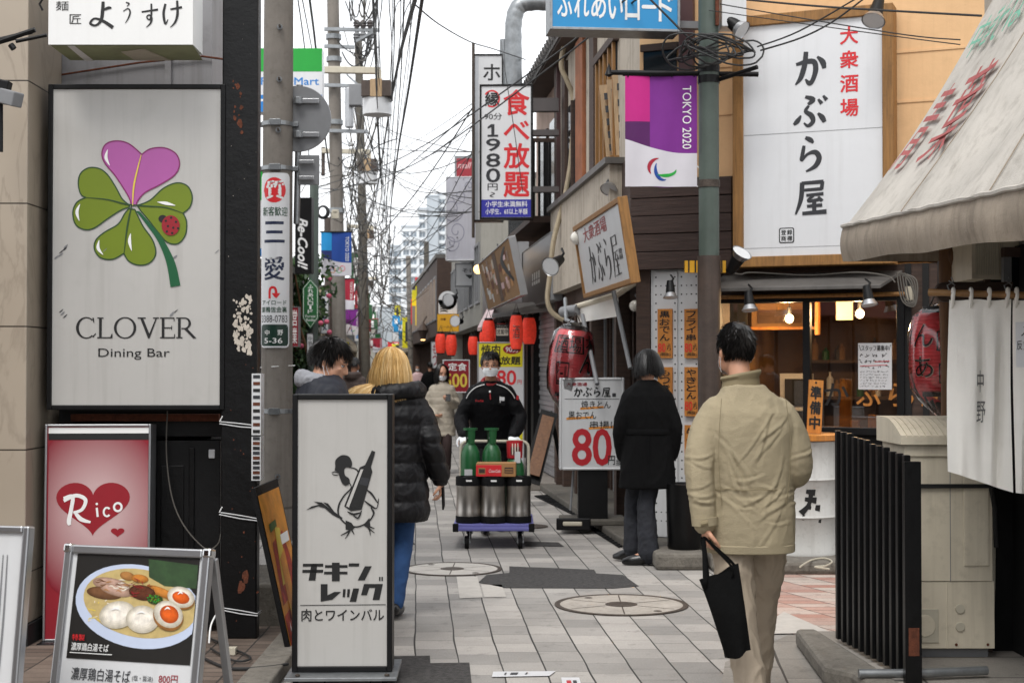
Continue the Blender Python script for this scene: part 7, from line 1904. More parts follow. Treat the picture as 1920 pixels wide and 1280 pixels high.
def person(label, loc, rz, J, group=None, voxel=.0075, hands=True, feet=False):
    """J: joints in a frame with x right and y forward. The whole body is one mesh; clothes and hair are its children"""
    m = MB(); V = {k: (Vector(v) if isinstance(v, (tuple, list)) else v) for k, v in J.items()}; k = V.get('k', 1.0)
    Rm = V['rot']; at = head_shape(m, V['head'], Rm, k=k)
    limb(m, [V['neck'] - Vector((0, 0, .03)), V['neck'], Vector(V['head']) + Rm @ Vector((0, -.025, -.05)) * k], [.058 * k, .052 * k, .05 * k], 'skin')
    hp, ch, nk = V['hip'], V['chest'], V['neck']; rg = []
    for f, rx, ry in ((-.09, .10, .07), (0, .145, .095), (.3, .12, .085), (.55, .13, .085), (.75, .135, .085), (.88, .10, .07), (1.0, .05, .05)):
        p = hp.lerp(ch, f / .7) if f < .7 else ch.lerp(nk, (f - .7) / .3); rg.append((p.x, p.y, hp.z + (nk.z - hp.z) * f, rx * k, ry * k))
    m.rings(rg, 'skin', 24)
    for s in 'LR':
        limb(m, [V['sh' + s], V['el' + s], V['wr' + s]], [.045 * k, .037 * k, .026 * k], 'skin', 14)
        if 'kn' + s in V:
            limb(m, [V['hp' + s], V['kn' + s], V['an' + s]], [.072 * k, .05 * k, .036 * k], 'skin', 14); limb(m, [V['an' + s], V['to' + s]], [.034 * k, .03 * k], 'skin', 10, flat=None)
        if hands: hand(m, V['wr' + s], V['hd' + s], V['hn' + s], V.get('curl' + s, 30), 1 if s == 'L' else -1, size=.98 * k)
    me = remesh(m, 'person', voxel, 3)
    o = link('person', me); o.location = loc; o.rotation_euler = (0, 0, rz); tag(o, label, 'person', group)
    o['j'] = 0; del o['j']
    return o, V

def garment(root, name, build, mat, voxel=.011, smooth=4, fn=None):
    m = MB(); build(m); me = remesh(m, name, voxel, smooth, fn)
    if mat: me.materials.clear(); me.materials.append(M(mat))
    return link(name, me, root)

def shoe(root, an, to, mat='shoe_black', k=1.0):
    an, to = Vector(an), Vector(to); m = MB(); d = (to - an); d.z = 0; d.normalize(); s = Vector((-d.y, d.x, 0)); h = an - d * .05; 
    limb(m, [h + Vector((0, 0, -.03)), an + d * .05 + Vector((0, 0, -.04)), to + Vector((0, 0, -.01)), to + d * .05 + Vector((0, 0, -.015))], [.040 * k, .045 * k, .043 * k, .026 * k], mat, 14); m.tube([an + Vector((0, 0, -.04)), an + Vector((0, 0, .03))], [.045 * k, .044 * k], mat, 14)
    me = remesh(m, 'shoe', .009, 3); z0 = min(v.co.z for v in me.vertices); zz = min(an.z - .085, to.z - .035)
    for v in me.vertices: v.co.z = max(v.co.z, zz)
    me.materials.clear(); me.materials.append(M(mat)); return link('shoe', me, root)

def legs(m, V, r0, r1, r2, mat, waist=.15, wd=.11, hem=.0, seat=True):
    hp = V['hip']
    if seat: m.rings([(hp.x, hp.y, hp.z - .12, waist * .95, wd * .98), (hp.x, hp.y, hp.z - .02, waist, wd), (hp.x, hp.y, hp.z + .12, waist * .95, wd * .95)], mat, 24)
    for s in 'LR':
        a, k, n = V['hp' + s], V['kn' + s], V['an' + s]; limb(m, [a + Vector((0, 0, .04)), a.lerp(k, .5), k, k.lerp(n, .55), n + Vector((0, 0, hem))], [r0, r0 * .86, r1, (r1 + r2) / 2, r2], mat, 18)

def rot(yaw=0, pitch=0, roll=0): return Matrix.Rotation(R(yaw), 3, 'Z') @ Matrix.Rotation(R(pitch), 3, 'X') @ Matrix.Rotation(R(roll), 3, 'Y')

ga, gb = folds(.0065, (6.5, 6.5, 3.0), 2.2, .3), folds(.0014, (10, 10, 16), 7.7, .8)
rdc = random.Random(77); CR = []
for _ in range(16):      # drag lines running down and in from the armpits, and across the small of the back
    sx = rdc.choice((-1, 1)); x0, z0 = sx * rdc.uniform(.10, .19), rdc.uniform(.95, 1.36); CR.append(((x0, z0), (x0 - sx * rdc.uniform(.08, .2), z0 - rdc.uniform(.08, .3)), rdc.uniform(.006, .011), rdc.uniform(.003, .0065)))
for _ in range(9): z0, x0 = rdc.uniform(.84, 1.08), rdc.uniform(-.16, .1); CR.append(((x0, z0), (x0 + rdc.uniform(.06, .16), z0 + rdc.uniform(-.04, .03)), rdc.uniform(.005, .009), rdc.uniform(.003, .005)))
for _ in range(9): sx = rdc.choice((-1, 1)); z0 = rdc.uniform(.95, 1.2); CR.append(((sx * .175, z0), (sx * .29, z0 + rdc.uniform(-.05, .06)), rdc.uniform(.006, .009), rdc.uniform(.004, .007)))
def crease(p):
    t_ = 0
    for (xa, za), (xb, zb_), w_, dp in CR:
        ux, uz = xb - xa, zb_ - za; L2 = ux * ux + uz * uz; f_ = ((p.x - xa) * ux + (p.z - za) * uz) / L2
        if -.1 < f_ < 1.1:
            d_ = ((p.x - xa) * uz - (p.z - za) * ux) / sqrt(L2) + .006 * sin(f_ * 5 + xa * 40)
            if abs(d_) < .05: t_ += dp * sin(pi * min(1, max(0, (f_ + .1) / 1.2))) * (math.exp(-((d_ - w_) / w_) ** 2) - .9 * math.exp(-((d_ + w_ * .4) / (w_ * .7)) ** 2))
    return t_
def inner(V, s): return V['sh' + s] + Vector((.008 if s == 'L' else -.008, 0, 0))
# ---- man in the beige jacket, walking away with a black bag
V = dict(rot=rot(14, -6), head=(-.045, .05, 1.625), neck=(-.03, .0, 1.485), chest=(0, 0, 1.28), hip=(.01, .0, .93), k=1.0,
         shL=(-.135, 0, 1.345), elL=(-.228, -.07, 1.13), wrL=(-.208, -.10, .875), hdL=(.05, .05, -1), hnL=(1, .15, 0), curlL=58,
         shR=(.145, 0, 1.335), elR=(.225, -.02, 1.12), wrR=(.19, .2, 1.06), hdR=(-.3, 1, .2), hnR=(-1, 0, 0), curlR=40,
         hpL=(-.075, 0, .88), knL=(-.055, -.05, .48), anL=(.0, -.20, .11), toL=(-.0, -.05, .05), hpR=(.095, 0, .88), knR=(.11, .26, .50), anR=(.10, .38, .10), toR=(.10, .54, .06))
bm, V = person('man in a beige jacket walking away with a black bag in one hand', (1.03, 6.5, 0), 0, V, voxel=.0055); bm.scale = (.95, 1, 1)
def f(m):
    m.rings([(.005, .0, .765, .205, .145), (.005, .0, .80, .207, .148), (.01, 0, .92, .205, .145), (.01, 0, 1.02, .198, .138), (.01, 0, 1.15, .207, .142), (.01, -.005, 1.28, .212, .138), (.008, -.005, 1.355, .20, .125), (.0, -.005, 1.41, .16, .105), (-.01, -.003, 1.445, .12, .095), (-.015, 0, 1.475, .095, .09)], 'coat_beige', 40, 2.3)
    limb(m, [(-.135, 0, 1.355), (-.195, -.02, 1.26), V['elL'], (-.225, -.09, 1.0), (-.21, -.10, .885)], [.078, .075, .066, .06, .053], 'coat_beige', 22); limb(m, [(.145, 0, 1.345), (.20, -.01, 1.25), V['elR'], (.21, .09, 1.07), (.18, .18, 1.06)], [.078, .075, .070, .062, .055], 'coat_beige', 22)
garment(bm, 'jacket', f, 'coat_beige', .007, 2, lambda p, n: ga(p, n) + gb(p, n) + crease(p))
m = MB(); q = []    # standing collar, open slightly at the neck
for j in range(7):
    v = j / 6; z = 1.45 + .078 * v - .035 * (1 - abs(2 * v - 1)) * 0
    for i in range(33): g = 2 * pi * i / 32; q.append(Vector((-.028 + (.092 - .012 * v + .012 * (v > .8)) * cos(g), .005 + (.088 - .008 * v + .010 * (v > .8)) * sin(g), z + .018 * cos(g - .4) * v + .012 * sin(g) * -1 * v)))
m.add(q, [(j * 33 + i, j * 33 + i + 1, (j + 1) * 33 + i + 1, (j + 1) * 33 + i) for j in range(6) for i in range(32)], 'coat_beige_dark'); o = m.build('collar', bm, smooth=True); sm = o.modifiers.new('t', 'SOLIDIFY'); sm.thickness = .010
m = MB(); m.rings([(.005, 0, .752, .2065, .1465), (.005, 0, .756, .2105, .1505), (.005, 0, .785, .2115, .1515), (.005, 0, .79, .207, .147)], 'coat_beige', 44, 2.3); m.build('hem', bm, smooth=True)
m = MB(); m.tube([(-.2095, -.10, .875), (-.2115, -.10, .91)], [.059, .061], 'coat_beige', 24); m.tube([(-.235, -.155, .885), (-.205, -.16, .892)], .012, 'coat_beige_dark', 8); m.build('cuff', bm, smooth=True)
m = MB()
for x in (-.135, .155): m.tube([(x * (1 + .12 * sin(pi * t_)), -.118 - .02 * sin(pi * t_), 1.42 - .46 * t_) for t_ in [i / 14 for i in range(15)]], .0016, 'coat_beige_dark', 5)
m.tube([(.20 * sin(g), -.152 * cos(g), 1.03 + .003 * sin(9 * g)) for g in [-1.2 + 2.4 * i / 24 for i in range(25)]], .0022, 'coat_beige_dark', 5)
m.build('seam', bm, smooth=True)
def f(m): legs(m, V, .105, .078, .066, 'trouser_beige', .165, .125, .0)
garment(bm, 'trousers', f, 'trouser_beige', .009, 2, folds(.013, (9, 9, 4), 5.1, .5))
for s in 'LR': shoe(bm, V['an' + s], V['to' + s])
short_hair(bm, V['head'], V['rot'], 4200, 'hair_black', .026, 1.03, 5, .3, low=-.62, bald=True, lift=.2, down=1.0)
face(bm, V['head'], V['rot'], mask='worn')
# bag carried by the straps
t = thing('tote_bag', 'limp black cloth tote bag hanging from the hand of the man in beige', 'bag', (.80, 6.5, .5)); o0 = t.location
def bp(px, py, d): return W(px, py, d) - o0
c4 = [(bp(1312, 1088, 6.24), bp(1386, 1056, 6.20)), (bp(1326, 1130, 6.20), bp(1392, 1110, 6.16)), (bp(1346, 1190, 6.17), bp(1400, 1165, 6.12)), (bp(1362, 1232, 6.16), bp(1408, 1214, 6.11))]
m = MB(); vs = []
for j, (a_, b_) in enumerate(c4):
    for sd, th in ((-1, 1), (1, 1)):
        for i in range(9):
            u = i / 8; p = a_.lerp(b_, u if sd < 0 else 1 - u); w_ = (.012 + .035 * (j / 3) ** .7) * sin(pi * (.12 + .76 * u)) ; p = p + Vector((.006 * sin(j * 2.1 + u * 4), sd * w_ * 1.3 + .013 * sin(u * 9 + j * 2.4), .006 * sin(u * 7 + j))); vs.append(p)
m.add(vs, [(j * 18 + i, j * 18 + (i + 1) % 18, (j + 1) * 18 + (i + 1) % 18, (j + 1) * 18 + i) for j in range(3) for i in range(18)] + [list(range(3 * 18, 4 * 18))[::-1]], 'bag_black'); o = m.build('body', t, smooth=True); sb_ = o.modifiers.new('s', 'SUBSURF'); sb_.levels = sb_.render_levels = 2
hp_ = W(1318, 1008, 6.39) - o0
for a_, b_, dy in ((bp(1322, 1084, 6.21), bp(1372, 1062, 6.18), -.012), (bp(1326, 1082, 6.25), bp(1378, 1060, 6.22), .015)):
    m = MB(); h_ = hp_ + Vector((.004, dy, 0)); P = spline([a_ - Vector((0, 0, .04)), a_, a_.lerp(h_, .6), h_ + Vector((0, 0, .0)), h_.lerp(b_, .35) + Vector((.004, 0, 0)), b_, b_ - Vector((0, 0, .04))], 6); m.tube(P, .010, 'bag_black', 6, flat=.35); m.build('strap', t, smooth=True)

# ---- person in the black coat
V = dict(rot=rot(20, -10), head=(.0, .03, 1.565), neck=(0, 0, 1.43), chest=(0, 0, 1.24), hip=(0, 0, .88), k=.97,
         shL=(-.14, 0, 1.32), elL=(-.21, -.02, 1.08), wrL=(-.185, .06, .84), hdL=(.1, .3, -1), hnL=(1, .1, 0), shR=(.14, 0, 1.32), elR=(.21, -.03, 1.08), wrR=(.19, .02, .84), hdR=(-.1, .2, -1), hnR=(-1, .1, 0),
         hpL=(-.075, 0, .84), knL=(-.10, .12, .46), anL=(-.10, .10, .10), toL=(-.20, .16, .05), hpR=(.07, 0, .84), knR=(-.01, -.03, .46), anR=(-.0, -.10, .09), toR=(-.14, -.09, .045))
o, V = person('person with a grey black bob in a long black coat seen from behind', (1.075, 11.8, 0), 0, V)
def f(m):
    m.rings([(.0, 0, .60, .225, .165), (0, 0, .75, .215, .155), (0, 0, .95, .195, .14), (0, 0, 1.05, .185, .135), (0, 0, 1.2, .20, .14), (0, 0, 1.33, .19, .125), (0, 0, 1.40, .14, .10), (0, 0, 1.455, .07, .07)], 'coat_black', 36, 2.3)
    limb(m, [(-.13, 0, 1.32), V['elL'], (-.19, .05, .86)], [.076, .064, .056], 'coat_black'); limb(m, [(.13, 0, 1.32), V['elR'], (.192, .02, .86)], [.076, .064, .056], 'coat_black')
garment(o, 'coat', f, 'coat_black', .010, 4, folds(.007, (7, 7, 3), 8))
m = MB(); m.rings([(0, 0, 1.025, .192, .141), (0, 0, 1.03, .195, .144), (0, 0, 1.065, .194, .143), (0, 0, 1.07, .191, .14)], 'coat_black', 36, 2.3); m.box(-.004, .004, -.158, -.15, .62, 1.0, 'coat_black'); m.build('belt', o, smooth=True)
garment(o, 'jeans', lambda m: legs(m, V, .088, .072, .082, 'jeans_dark', .14, .1), 'jeans_dark', .010, 4, folds(.008, (12, 12, 8), 3))
for s in 'LR': shoe(o, V['an' + s], V['to' + s])
def bob(root, c, Rm, mat, k=1.0, drop=-.10, n=900, seed=2, spread=1.0, face_gap=.5):
    rd = random.Random(seed); at = lambda p: Vector(c) + Rm @ p * k; m = MB()
    E = (.088, .106, .102); ctr = Vector((0, -.014, .03))
    def flow(g, lag, out): 
        pts = []
        for i in range(9):
            a_ = .08 + i * .21; rr = sin(min(a_, pi / 2)); z = cos(a_) if a_ < pi / 2 else 0
            p = ctr + Vector((cos(g) * rr * E[0], sin(g) * rr * E[1], z * E[2])) * (1 + out)
            if a_ >= pi / 2: p.z = ctr.z
            pts.append(p)
        b = pts[7].copy(); L = b.z - drop
        pts = pts[:8]
        for i in range(1, 7):
            f_ = i / 6; w_ = 1 + .10 * spread * sin(f_ * 2.2) - .10 * f_ * f_; pts.append(Vector((b.x * w_ * (1 + .0 * f_), b.y * w_, b.z - L * f_ * lag)))
        return pts
    gs = [R(90 + 52 * face_gap * 2 * .5 + (360 - 52 * face_gap * 2) * i / 40) for i in range(41)]; vs = []
    for g in gs: vs += [at(p) for p in flow(g, .93 + .05 * sin(g * 7), 0)]
    L_ = len(flow(0, 1, 0)); m.add(vs, [(i * L_ + j, i * L_ + j + 1, (i + 1) * L_ + j + 1, (i + 1) * L_ + j) for i in range(40) for j in range(L_ - 1)], mat)
    for _ in range(n):
        g = R(90 + 52 * face_gap + rd.random() * (360 - 104 * face_gap)); rs_ = .6 if mat == 'hair_blonde' else .85; P = flow(g, rd.uniform(.7, 1.14), rd.uniform(.0, .075)); j = Vector((rd.gauss(0, .009), rd.gauss(0, .009), 0))
        m.tube([at(p + j * (i / 8) + Vector((rd.gauss(0, .001), rd.gauss(0, .001), 0))) for i, p in enumerate(P)], [x * rs_ for x in [.003] * 10 + [.0028, .0022, .0015, .0006][:len(P) - 10]], rd.choice(TONES.get(mat, [mat])), 3, cap=False)
    return m.build('hair', root, smooth=2.0)
bob(o, V['head'], V['rot'], 'hair_grey', .98, -.095, 900, 3)

# ---- blond woman in the long black padded coat
V = dict(rot=rot(-12, -4), head=(-.02, .02, 1.545), neck=(-.01, 0, 1.42), chest=(0, 0, 1.22), hip=(0, 0, .88), k=.97,
         shL=(-.17, 0, 1.34), elL=(-.22, .05, 1.06), wrL=(-.16, .24, 1.05), hdL=(.3, 1, .1), hnL=(1, 0, 0), shR=(.15, 0, 1.31), elR=(.235, -.03, 1.06), wrR=(.29, .06, .84), hdR=(.0, .12, -1), hnR=(-1, .1, 0), curlR=32,
         hpL=(-.075, 0, .84), knL=(-.08, .1, .46), anL=(-.08, .05, .1), toL=(-.08, .2, .05), hpR=(.075, 0, .84), knR=(.06, .0, .46), anR=(.02, -.1, .1), toR=(.02, .05, .05))
o, V = person('woman with loose blond hair in a black padded coat, back turned', (W(739, 700, 9.3).x, 9.3, 0), R(-4), V)
def puffs(p, amp=.012, step=.118, off=.02): return amp * (abs(sin(pi * (p.z - off) / step)) ** .5 - .55)
def f(m):
    m.rings([(.0, .0, .60, .215, .17), (0, 0, .66, .222, .18), (0, 0, .8, .212, .17), (0, 0, .98, .192, .155), (0, 0, 1.12, .20, .155), (0, 0, 1.25, .205, .155), (0, 0, 1.345, .18, .14), (0, .0, 1.42, .13, .12), (0, 0, 1.45, .10, .10)], 'puffer_black', 40, 2.3)
    limb(m, [(-.14, 0, 1.30), V['elL'], (-.165, .22, 1.05)], [.08, .075, .066], 'puffer_black', 20); limb(m, [(.14, 0, 1.30), (.20, -.01, 1.18), V['elR'], (.285, .05, .87)], [.082, .08, .072, .062], 'puffer_black', 20)
g0 = folds(.006, (16, 16, 14), 4)
garment(o, 'padded_coat', f, 'puffer_black', .010, 3, lambda p, n: puffs(p) + g0(p, n))
def f(m):
    for i in range(24):
        g = 2 * pi * i / 24; m.ball((.15 * cos(g), -.01 + .13 * sin(g), 1.40 + .015 * cos(g)), .062, .062, .055, 'puffer_black', 10)
garment(o, 'hood_collar', f, 'puffer_black', .010, 3, folds(.008, (14, 14, 10), 6))
m = MB(); m.tube([(0, -.19 + .015 * (z > 1.0), z) for z in (.62, .8, .95, 1.1, 1.3)], .004, 'black_matte', 5); m.build('seam', o)
garment(o, 'jeans', lambda m: legs(m, V, .085, .062, .058, 'jeans_blue', .15, .1), 'jeans_blue', .010, 4, folds(.005, (12, 12, 8), 3))
for s in 'LR': shoe(o, V['an' + s], V['to' + s])
h_ = bob(o, V['head'], V['rot'], 'hair_blonde', 1.0, -.17, 3600, 6, 1.9)
rd = random.Random(12); m = MB()      # locks falling over the left shoulder
for _ in range(700):
    u = rd.uniform(-1, 1); a0 = Vector((-.02 + .07 * u, -.085, 1.47)); e = Vector((-.07 + .17 * u - .07 * (u < 0), -.17 + .03 * abs(u), 1.335 + .05 * abs(u) - .03 * rd.random()))
    P = spline([a0 + Vector((0, .01, .07)), a0, a0.lerp(e, .5) + Vector((rd.gauss(-.01, .012), -.03, .01)), e], 4); m.tube(P, [.0021] * (len(P) - 3) + [.0016, .001, .0005], rd.choice(TONES['hair_blonde']), 3, cap=False)
for k2 in (0, 1, 2): m.tube(spline([(-.06, -.08, 1.50), (-.09, -.17, 1.42), (-.10, -.2, 1.33), (-.095 - .01 * k2, -.2, 1.27)], 5), .002, 'hair_blonde', 4)
m.build('hair_locks', o, smooth=2.0)
q = Vector((.30, .085, .745)); m = MB(); T = Matrix.Translation(Vector(o.location)) @ Matrix.Rotation(R(-4), 4, 'Z') @ Matrix.Translation(q) @ Matrix.Rotation(R(18), 4, 'X'); m.box(-.006, .006, -.036, .036, -.08, .07, 'black_metal', T=T); tag(m.build('phone', bevel=.003), 'black phone held low at the side of the blond woman', 'phone')

# ---- young man in profile
V = dict(rot=rot(-26, -22), head=(.0, .05, 1.585), neck=(0, -.01, 1.48), chest=(-.01, 0, 1.27), hip=(0, 0, .9), k=1.02,
         shL=(-.145, 0, 1.40), elL=(-.22, .03, 1.12), wrL=(-.05, .22, 1.08), hdL=(1, .6, .1), hnL=(0, 0, 1), shR=(.145, 0, 1.40), elR=(.22, .06, 1.12), wrR=(.1, .25, 1.1), hdR=(-1, .5, .1), hnR=(0, 0, 1),
         hpL=(-.08, 0, .86), knL=(-.08, .03, .47), anL=(-.08, 0, .1), toL=(-.06, .15, .05), hpR=(.08, 0, .86), knR=(.08, .02, .47), anR=(.08, 0, .1), toR=(.1, .15, .05))
o, V = person('young man in profile looking down with a mask under his chin and grey hood', (W(604, 700, 8.1).x, 8.1, .0), R(-68), V)
def f(m):
    m.rings([(0, 0, .82, .19, .13), (0, 0, 1.0, .195, .135), (0, 0, 1.24, .21, .15), (0, 0, 1.40, .205, .14), (0, 0, 1.47, .16, .12), (0, 0, 1.51, .10, .085)], 'navy_jacket', 32, 2.3)
    for s in 'LR': limb(m, [inner(V, s), V['el' + s], V['wr' + s]], [.08, .07, .055], 'navy_jacket')
garment(o, 'jacket', f, 'navy_jacket', .010, 4, folds(.008, (10, 10, 5), 1))
def f(m):
    for i in range(24):
        g = 2 * pi * i / 24; w_ = .5 + .5 * cos(g + pi / 2); m.ball((.088 * cos(g) - .005, -.015 + .085 * sin(g) - .02 * w_, 1.465 + .04 * w_ - .01), .034, .034, .036 + .015 * w_, 'hood_grey', 10)
garment(o, 'hood', f, 'hood_grey', .008, 3, folds(.008, (16, 16, 12), 6))
garment(o, 'trousers', lambda m: legs(m, V, .09, .068, .06, 'jeans_dark', .15, .1), 'jeans_dark', .012)
for s in 'LR': shoe(o, V['an' + s], V['to' + s])
short_hair(o, V['head'], V['rot'], 2600, 'hair_black', .055, 1.03, 8, .28, low=-.42, front=.30, lift=.6, down=1.3, fringe=.06); face(o, V['head'], V['rot'], 1.02, mask='chin')

# ---- delivery man bent over the trolley handle (he faces the viewer)
V = dict(rot=rot(0, -3), head=(-.0, .20, 1.575), neck=(0, .11, 1.43), chest=(0, .06, 1.22), hip=(0, -.08, .88), k=1.0,
         shL=(-.155, .07, 1.315), elL=(-.27, .08, 1.08), wrL=(-.215, .25, .93), hdL=(.1, .8, -.55), hnL=(.1, -.35, -1), curlL=55, shR=(.155, .07, 1.315), elR=(.27, .08, 1.08), wrR=(.245, .25, .93), hdR=(-.1, .8, -.55), hnR=(-.1, -.35, -1), curlR=55,
         hpL=(-.08, -.08, .84), knL=(-.09, -.02, .46), anL=(-.09, -.3, .1), toL=(-.09, -.15, .05), hpR=(.08, -.08, .84), knR=(.07, .12, .46), anR=(.05, .02, .1), toR=(.05, .2, .05))
o, V = person('delivery man in black uniform, glasses and white mask pushing the blue trolley', (-.20, 13.98, 0), pi, V)
def f(m):
    m.rings([(0, -.07, .80, .18, .13), (0, -.06, .9, .185, .135), (0, -.01, 1.05, .20, .14), (0, .05, 1.22, .22, .15), (0, .08, 1.32, .215, .13), (0, .09, 1.385, .16, .11), (0, .10, 1.43, .085, .08)], 'uniform_black', 36, 2.3)
    for s in 'LR': limb(m, [inner(V, s), V['sh' + s].lerp(V['el' + s], .5), V['el' + s], V['wr' + s]], [.078, .074, .068, .054], 'uniform_black', 20)
garment(o, 'jacket', f, 'uniform_black', .009, 4, folds(.010, (9, 9, 5), 7))
m = MB(); m.tube([(.075 * cos(g), .115 + .072 * sin(g), 1.425 + .035 * -sin(g)) for g in [2 * pi * i / 24 for i in range(25)]], .02, 'uniform_red', 8, flat=1.0); m.tube([(0, .185, 1.40), (.004, .21, 1.33), (0, .215, 1.26)], .006, 'uniform_red', 6); m.tube([(0.005, .213, 1.34), (.005, .22, 1.325)], .009, 'white_ink', 6)
m.build('collar', o, smooth=True)
m = MB()
for s in (-1, 1): m.tube(spline([(s * .055, .19, 1.40), (s * .14, .195, 1.37), (s * .20, .165, 1.315), (s * .225, .15, 1.27)], 5), .0045, 'white_ink', 6)
m.build('piping', o, smooth=True)
m = MB(); m.bar((-.135, .228, 1.23), (-.075, .234, 1.24), .01, .055, 'uniform_black', (0, 0, 1)); m.bar((-.13, .236, 1.265), (-.085, .238, 1.268), .004, .035, 'white_panel', (0, 0, 1)); m.tube([(-.09, .241, 1.23), (-.09, .241, 1.29)], .003, 'white_ink', 5)
vs2, fs2 = glyphs('Coca-Cola', .03, .3); ax, bx = min(v[0] for v in vs2), max(v[0] for v in vs2); m.add([(.14 - .075 * (x - ax) / (bx - ax), .238 - .04 * (1 - (x - ax) / (bx - ax)) ** 2, 1.24 + .028 * y) for x, y in vs2], fs2, 'bright_red'); m.build('chest_pocket', o); m = MB(); m.bar((-.262, .12, 1.27), (-.245, .15, 1.28), .004, .04, 'bright_red', (0, 0, 1)); m.build('badge', o)
garment(o, 'trousers', lambda m: legs(m, V, .092, .07, .062, 'uniform_black', .155, .11), 'uniform_black', .012, 4, folds(.008, (9, 9, 4), 2))
for s in 'LR': shoe(o, V['an' + s], V['to' + s])
m = MB(); 
for s in 'LR': hand(m, V['wr' + s], V['hd' + s], V['hn' + s], V['curl' + s], 1 if s == 'L' else -1, 'mask_white', size=1.14)
for s in 'LR': m.tube([V['wr' + s] - V['hd' + s].normalized() * .03, V['wr' + s] + V['hd' + s].normalized() * .02], .036, 'mask_white', 12)
me = remesh(m, 'work_gloves', .006, 2); link('work_gloves', me, o)
short_hair(o, V['head'], V['rot'], 1800, 'hair_black', .038, 1.02, 9, .3, low=-.25, front=.30, fringe=.04, down=.9); face(o, V['head'], V['rot'], 1.0, True, 'worn')

# ---- woman in the cream coat with a phone
V = dict(rot=rot(18, -14), head=(.0, .05, 1.475), neck=(0, 0, 1.345), chest=(0, 0, 1.16), hip=(0, 0, .83), k=.94,
         shL=(-.125, 0, 1.235), elL=(-.205, -.01, 1.02), wrL=(-.12, .2, 1.08), hdL=(.6, .7, .25), hnL=(.3, 0, 1), shR=(.125, 0, 1.235), elR=(.215, -.02, 1.0), wrR=(.10, .16, .87), hdR=(-.6, .5, -.2), hnR=(-.4, 0, .6),
         hpL=(-.07, 0, .79), knL=(-.08, .12, .43), anL=(-.06, .06, .09), toL=(-.06, .2, .05), hpR=(.07, 0, .79), knR=(.06, -.03, .43), anR=(.05, -.2, .12), toR=(.05, -.07, .05))
o, V = person('woman in a cream padded coat and white mask looking at her phone', (W(829, 700, 21.8).x, 21.8, 0), pi, V)
def f(m):
    m.rings([(0, 0, .56, .20, .15), (0, 0, .75, .195, .145), (0, 0, .95, .175, .135), (0, 0, 1.1, .19, .14), (0, 0, 1.23, .18, .12), (0, 0, 1.3, .12, .1), (0, 0, 1.35, .08, .08)], 'coat_cream', 32, 2.3)
    for s in 'LR': limb(m, [inner(V, s), V['el' + s], V['wr' + s]], [.074, .066, .053], 'coat_cream')
garment(o, 'padded_coat', f, 'coat_cream', .012, 3, lambda p, n: puffs(p, .008, .1) + .004 * mnoise.noise(p * 20))
garment(o, 'trousers', lambda m: legs(m, V, .085, .072, .075, 'trouser_brown', .14, .1), 'trouser_brown', .013)
for s in 'LR': shoe(o, V['an' + s], V['to' + s])
bob(o, V['head'], V['rot'], 'hair_black', .97, -.16, 500, 4, 1.2, .9); face(o, V['head'], V['rot'], .94, mask='worn')
m = MB(); T = Matrix.Translation(Vector(o.location) + Vector((.10, -.30, 1.12))) @ Matrix.Rotation(R(-50), 4, 'X'); m.box(-.037, .037, -.005, .005, -.07, .08, 'ink', T=T); tag(m.build('phone', bevel=.003), 'dark phone in the hand of the woman in the cream coat', 'phone')

# ---- distant walkers
def walker(label, px, d, H, coat, legmat, hair, rz, hooded=False, stride=.12):
    k = H / 1.72; V = dict(rot=rot(0, -4), head=(0, .02, 1.6 * k), neck=(0, 0, 1.46 * k), chest=(0, 0, 1.26 * k), hip=(0, 0, .9 * k), k=k,
        shL=(-.14 * k, 0, 1.34 * k), elL=(-.22 * k, -.03, 1.1 * k), wrL=(-.2 * k, .06, .86 * k), hdL=(0, .2, -1), hnL=(1, 0, 0), shR=(.14 * k, 0, 1.34 * k), elR=(.22 * k, -.03, 1.1 * k), wrR=(.2 * k, .06, .86 * k), hdR=(0, .2, -1), hnR=(-1, 0, 0),
        hpL=(-.08, 0, .86 * k), knL=(-.08, stride, .47 * k), anL=(-.08, stride * .6, .1), toL=(-.08, stride * .6 + .15, .05), hpR=(.08, 0, .86 * k), knR=(.08, -.02, .47 * k), anR=(.08, -stride * 1.2, .1), toR=(.08, -stride * 1.2 + .14, .05))
    o, V = person(label, (W(px, 700, d).x, d, 0), rz, V, 'people further down the street', .010)
    def f(m):
        m.rings([(0, 0, .74 * k, .2, .14), (0, 0, .95 * k, .195, .14), (0, 0, 1.2 * k, .215, .15), (0, 0, 1.34 * k, .19, .13), (0, 0, 1.41 * k, .14, .11), (0, 0, 1.46 * k, .09, .08)], coat, 28, 2.3)
        for s in 'LR': limb(m, [inner(V, s), V['el' + s], V['wr' + s]], [.08, .072, .058], coat)
        if hooded:
            for i in range(12): g = pi + pi * i / 11; m.ball((.1 * cos(g), -.03 + .11 * sin(g), 1.43 * k), .055, .055, .065, coat, 8)
    garment(o, 'coat', f, coat, .014, 3, lambda p, n: puffs(p, .008, .1) * hooded + .006 * mnoise.noise(p * 14)); garment(o, 'trousers', lambda m: legs(m, V, .09, .07, .062, legmat, .15, .1), legmat, .015)
    for s in 'LR': shoe(o, V['an' + s], V['to' + s])
    short_hair(o, V['head'], V['rot'], 350, hair, .045, 1.03 * k, int(px), .4)
    if abs(rz) > 2: face(o, V['head'], V['rot'], k, mask='worn')
walker('person in a hooded taupe padded jacket walking away behind the blond hair', 664, 24.5, 1.72, 'coat_taupe', 'jeans_dark', 'hair_black', R(-20), True)
walker('person in black half hidden beside the taupe padded jacket', 632, 27, 1.62, 'coat_black', 'jeans_dark', 'hair_black', R(10))
walker('tiny distant person in a pinkish coat at the middle of the street', 783, 52, 1.66, 'rose_pale', 'jeans_dark', 'hair_black', pi)
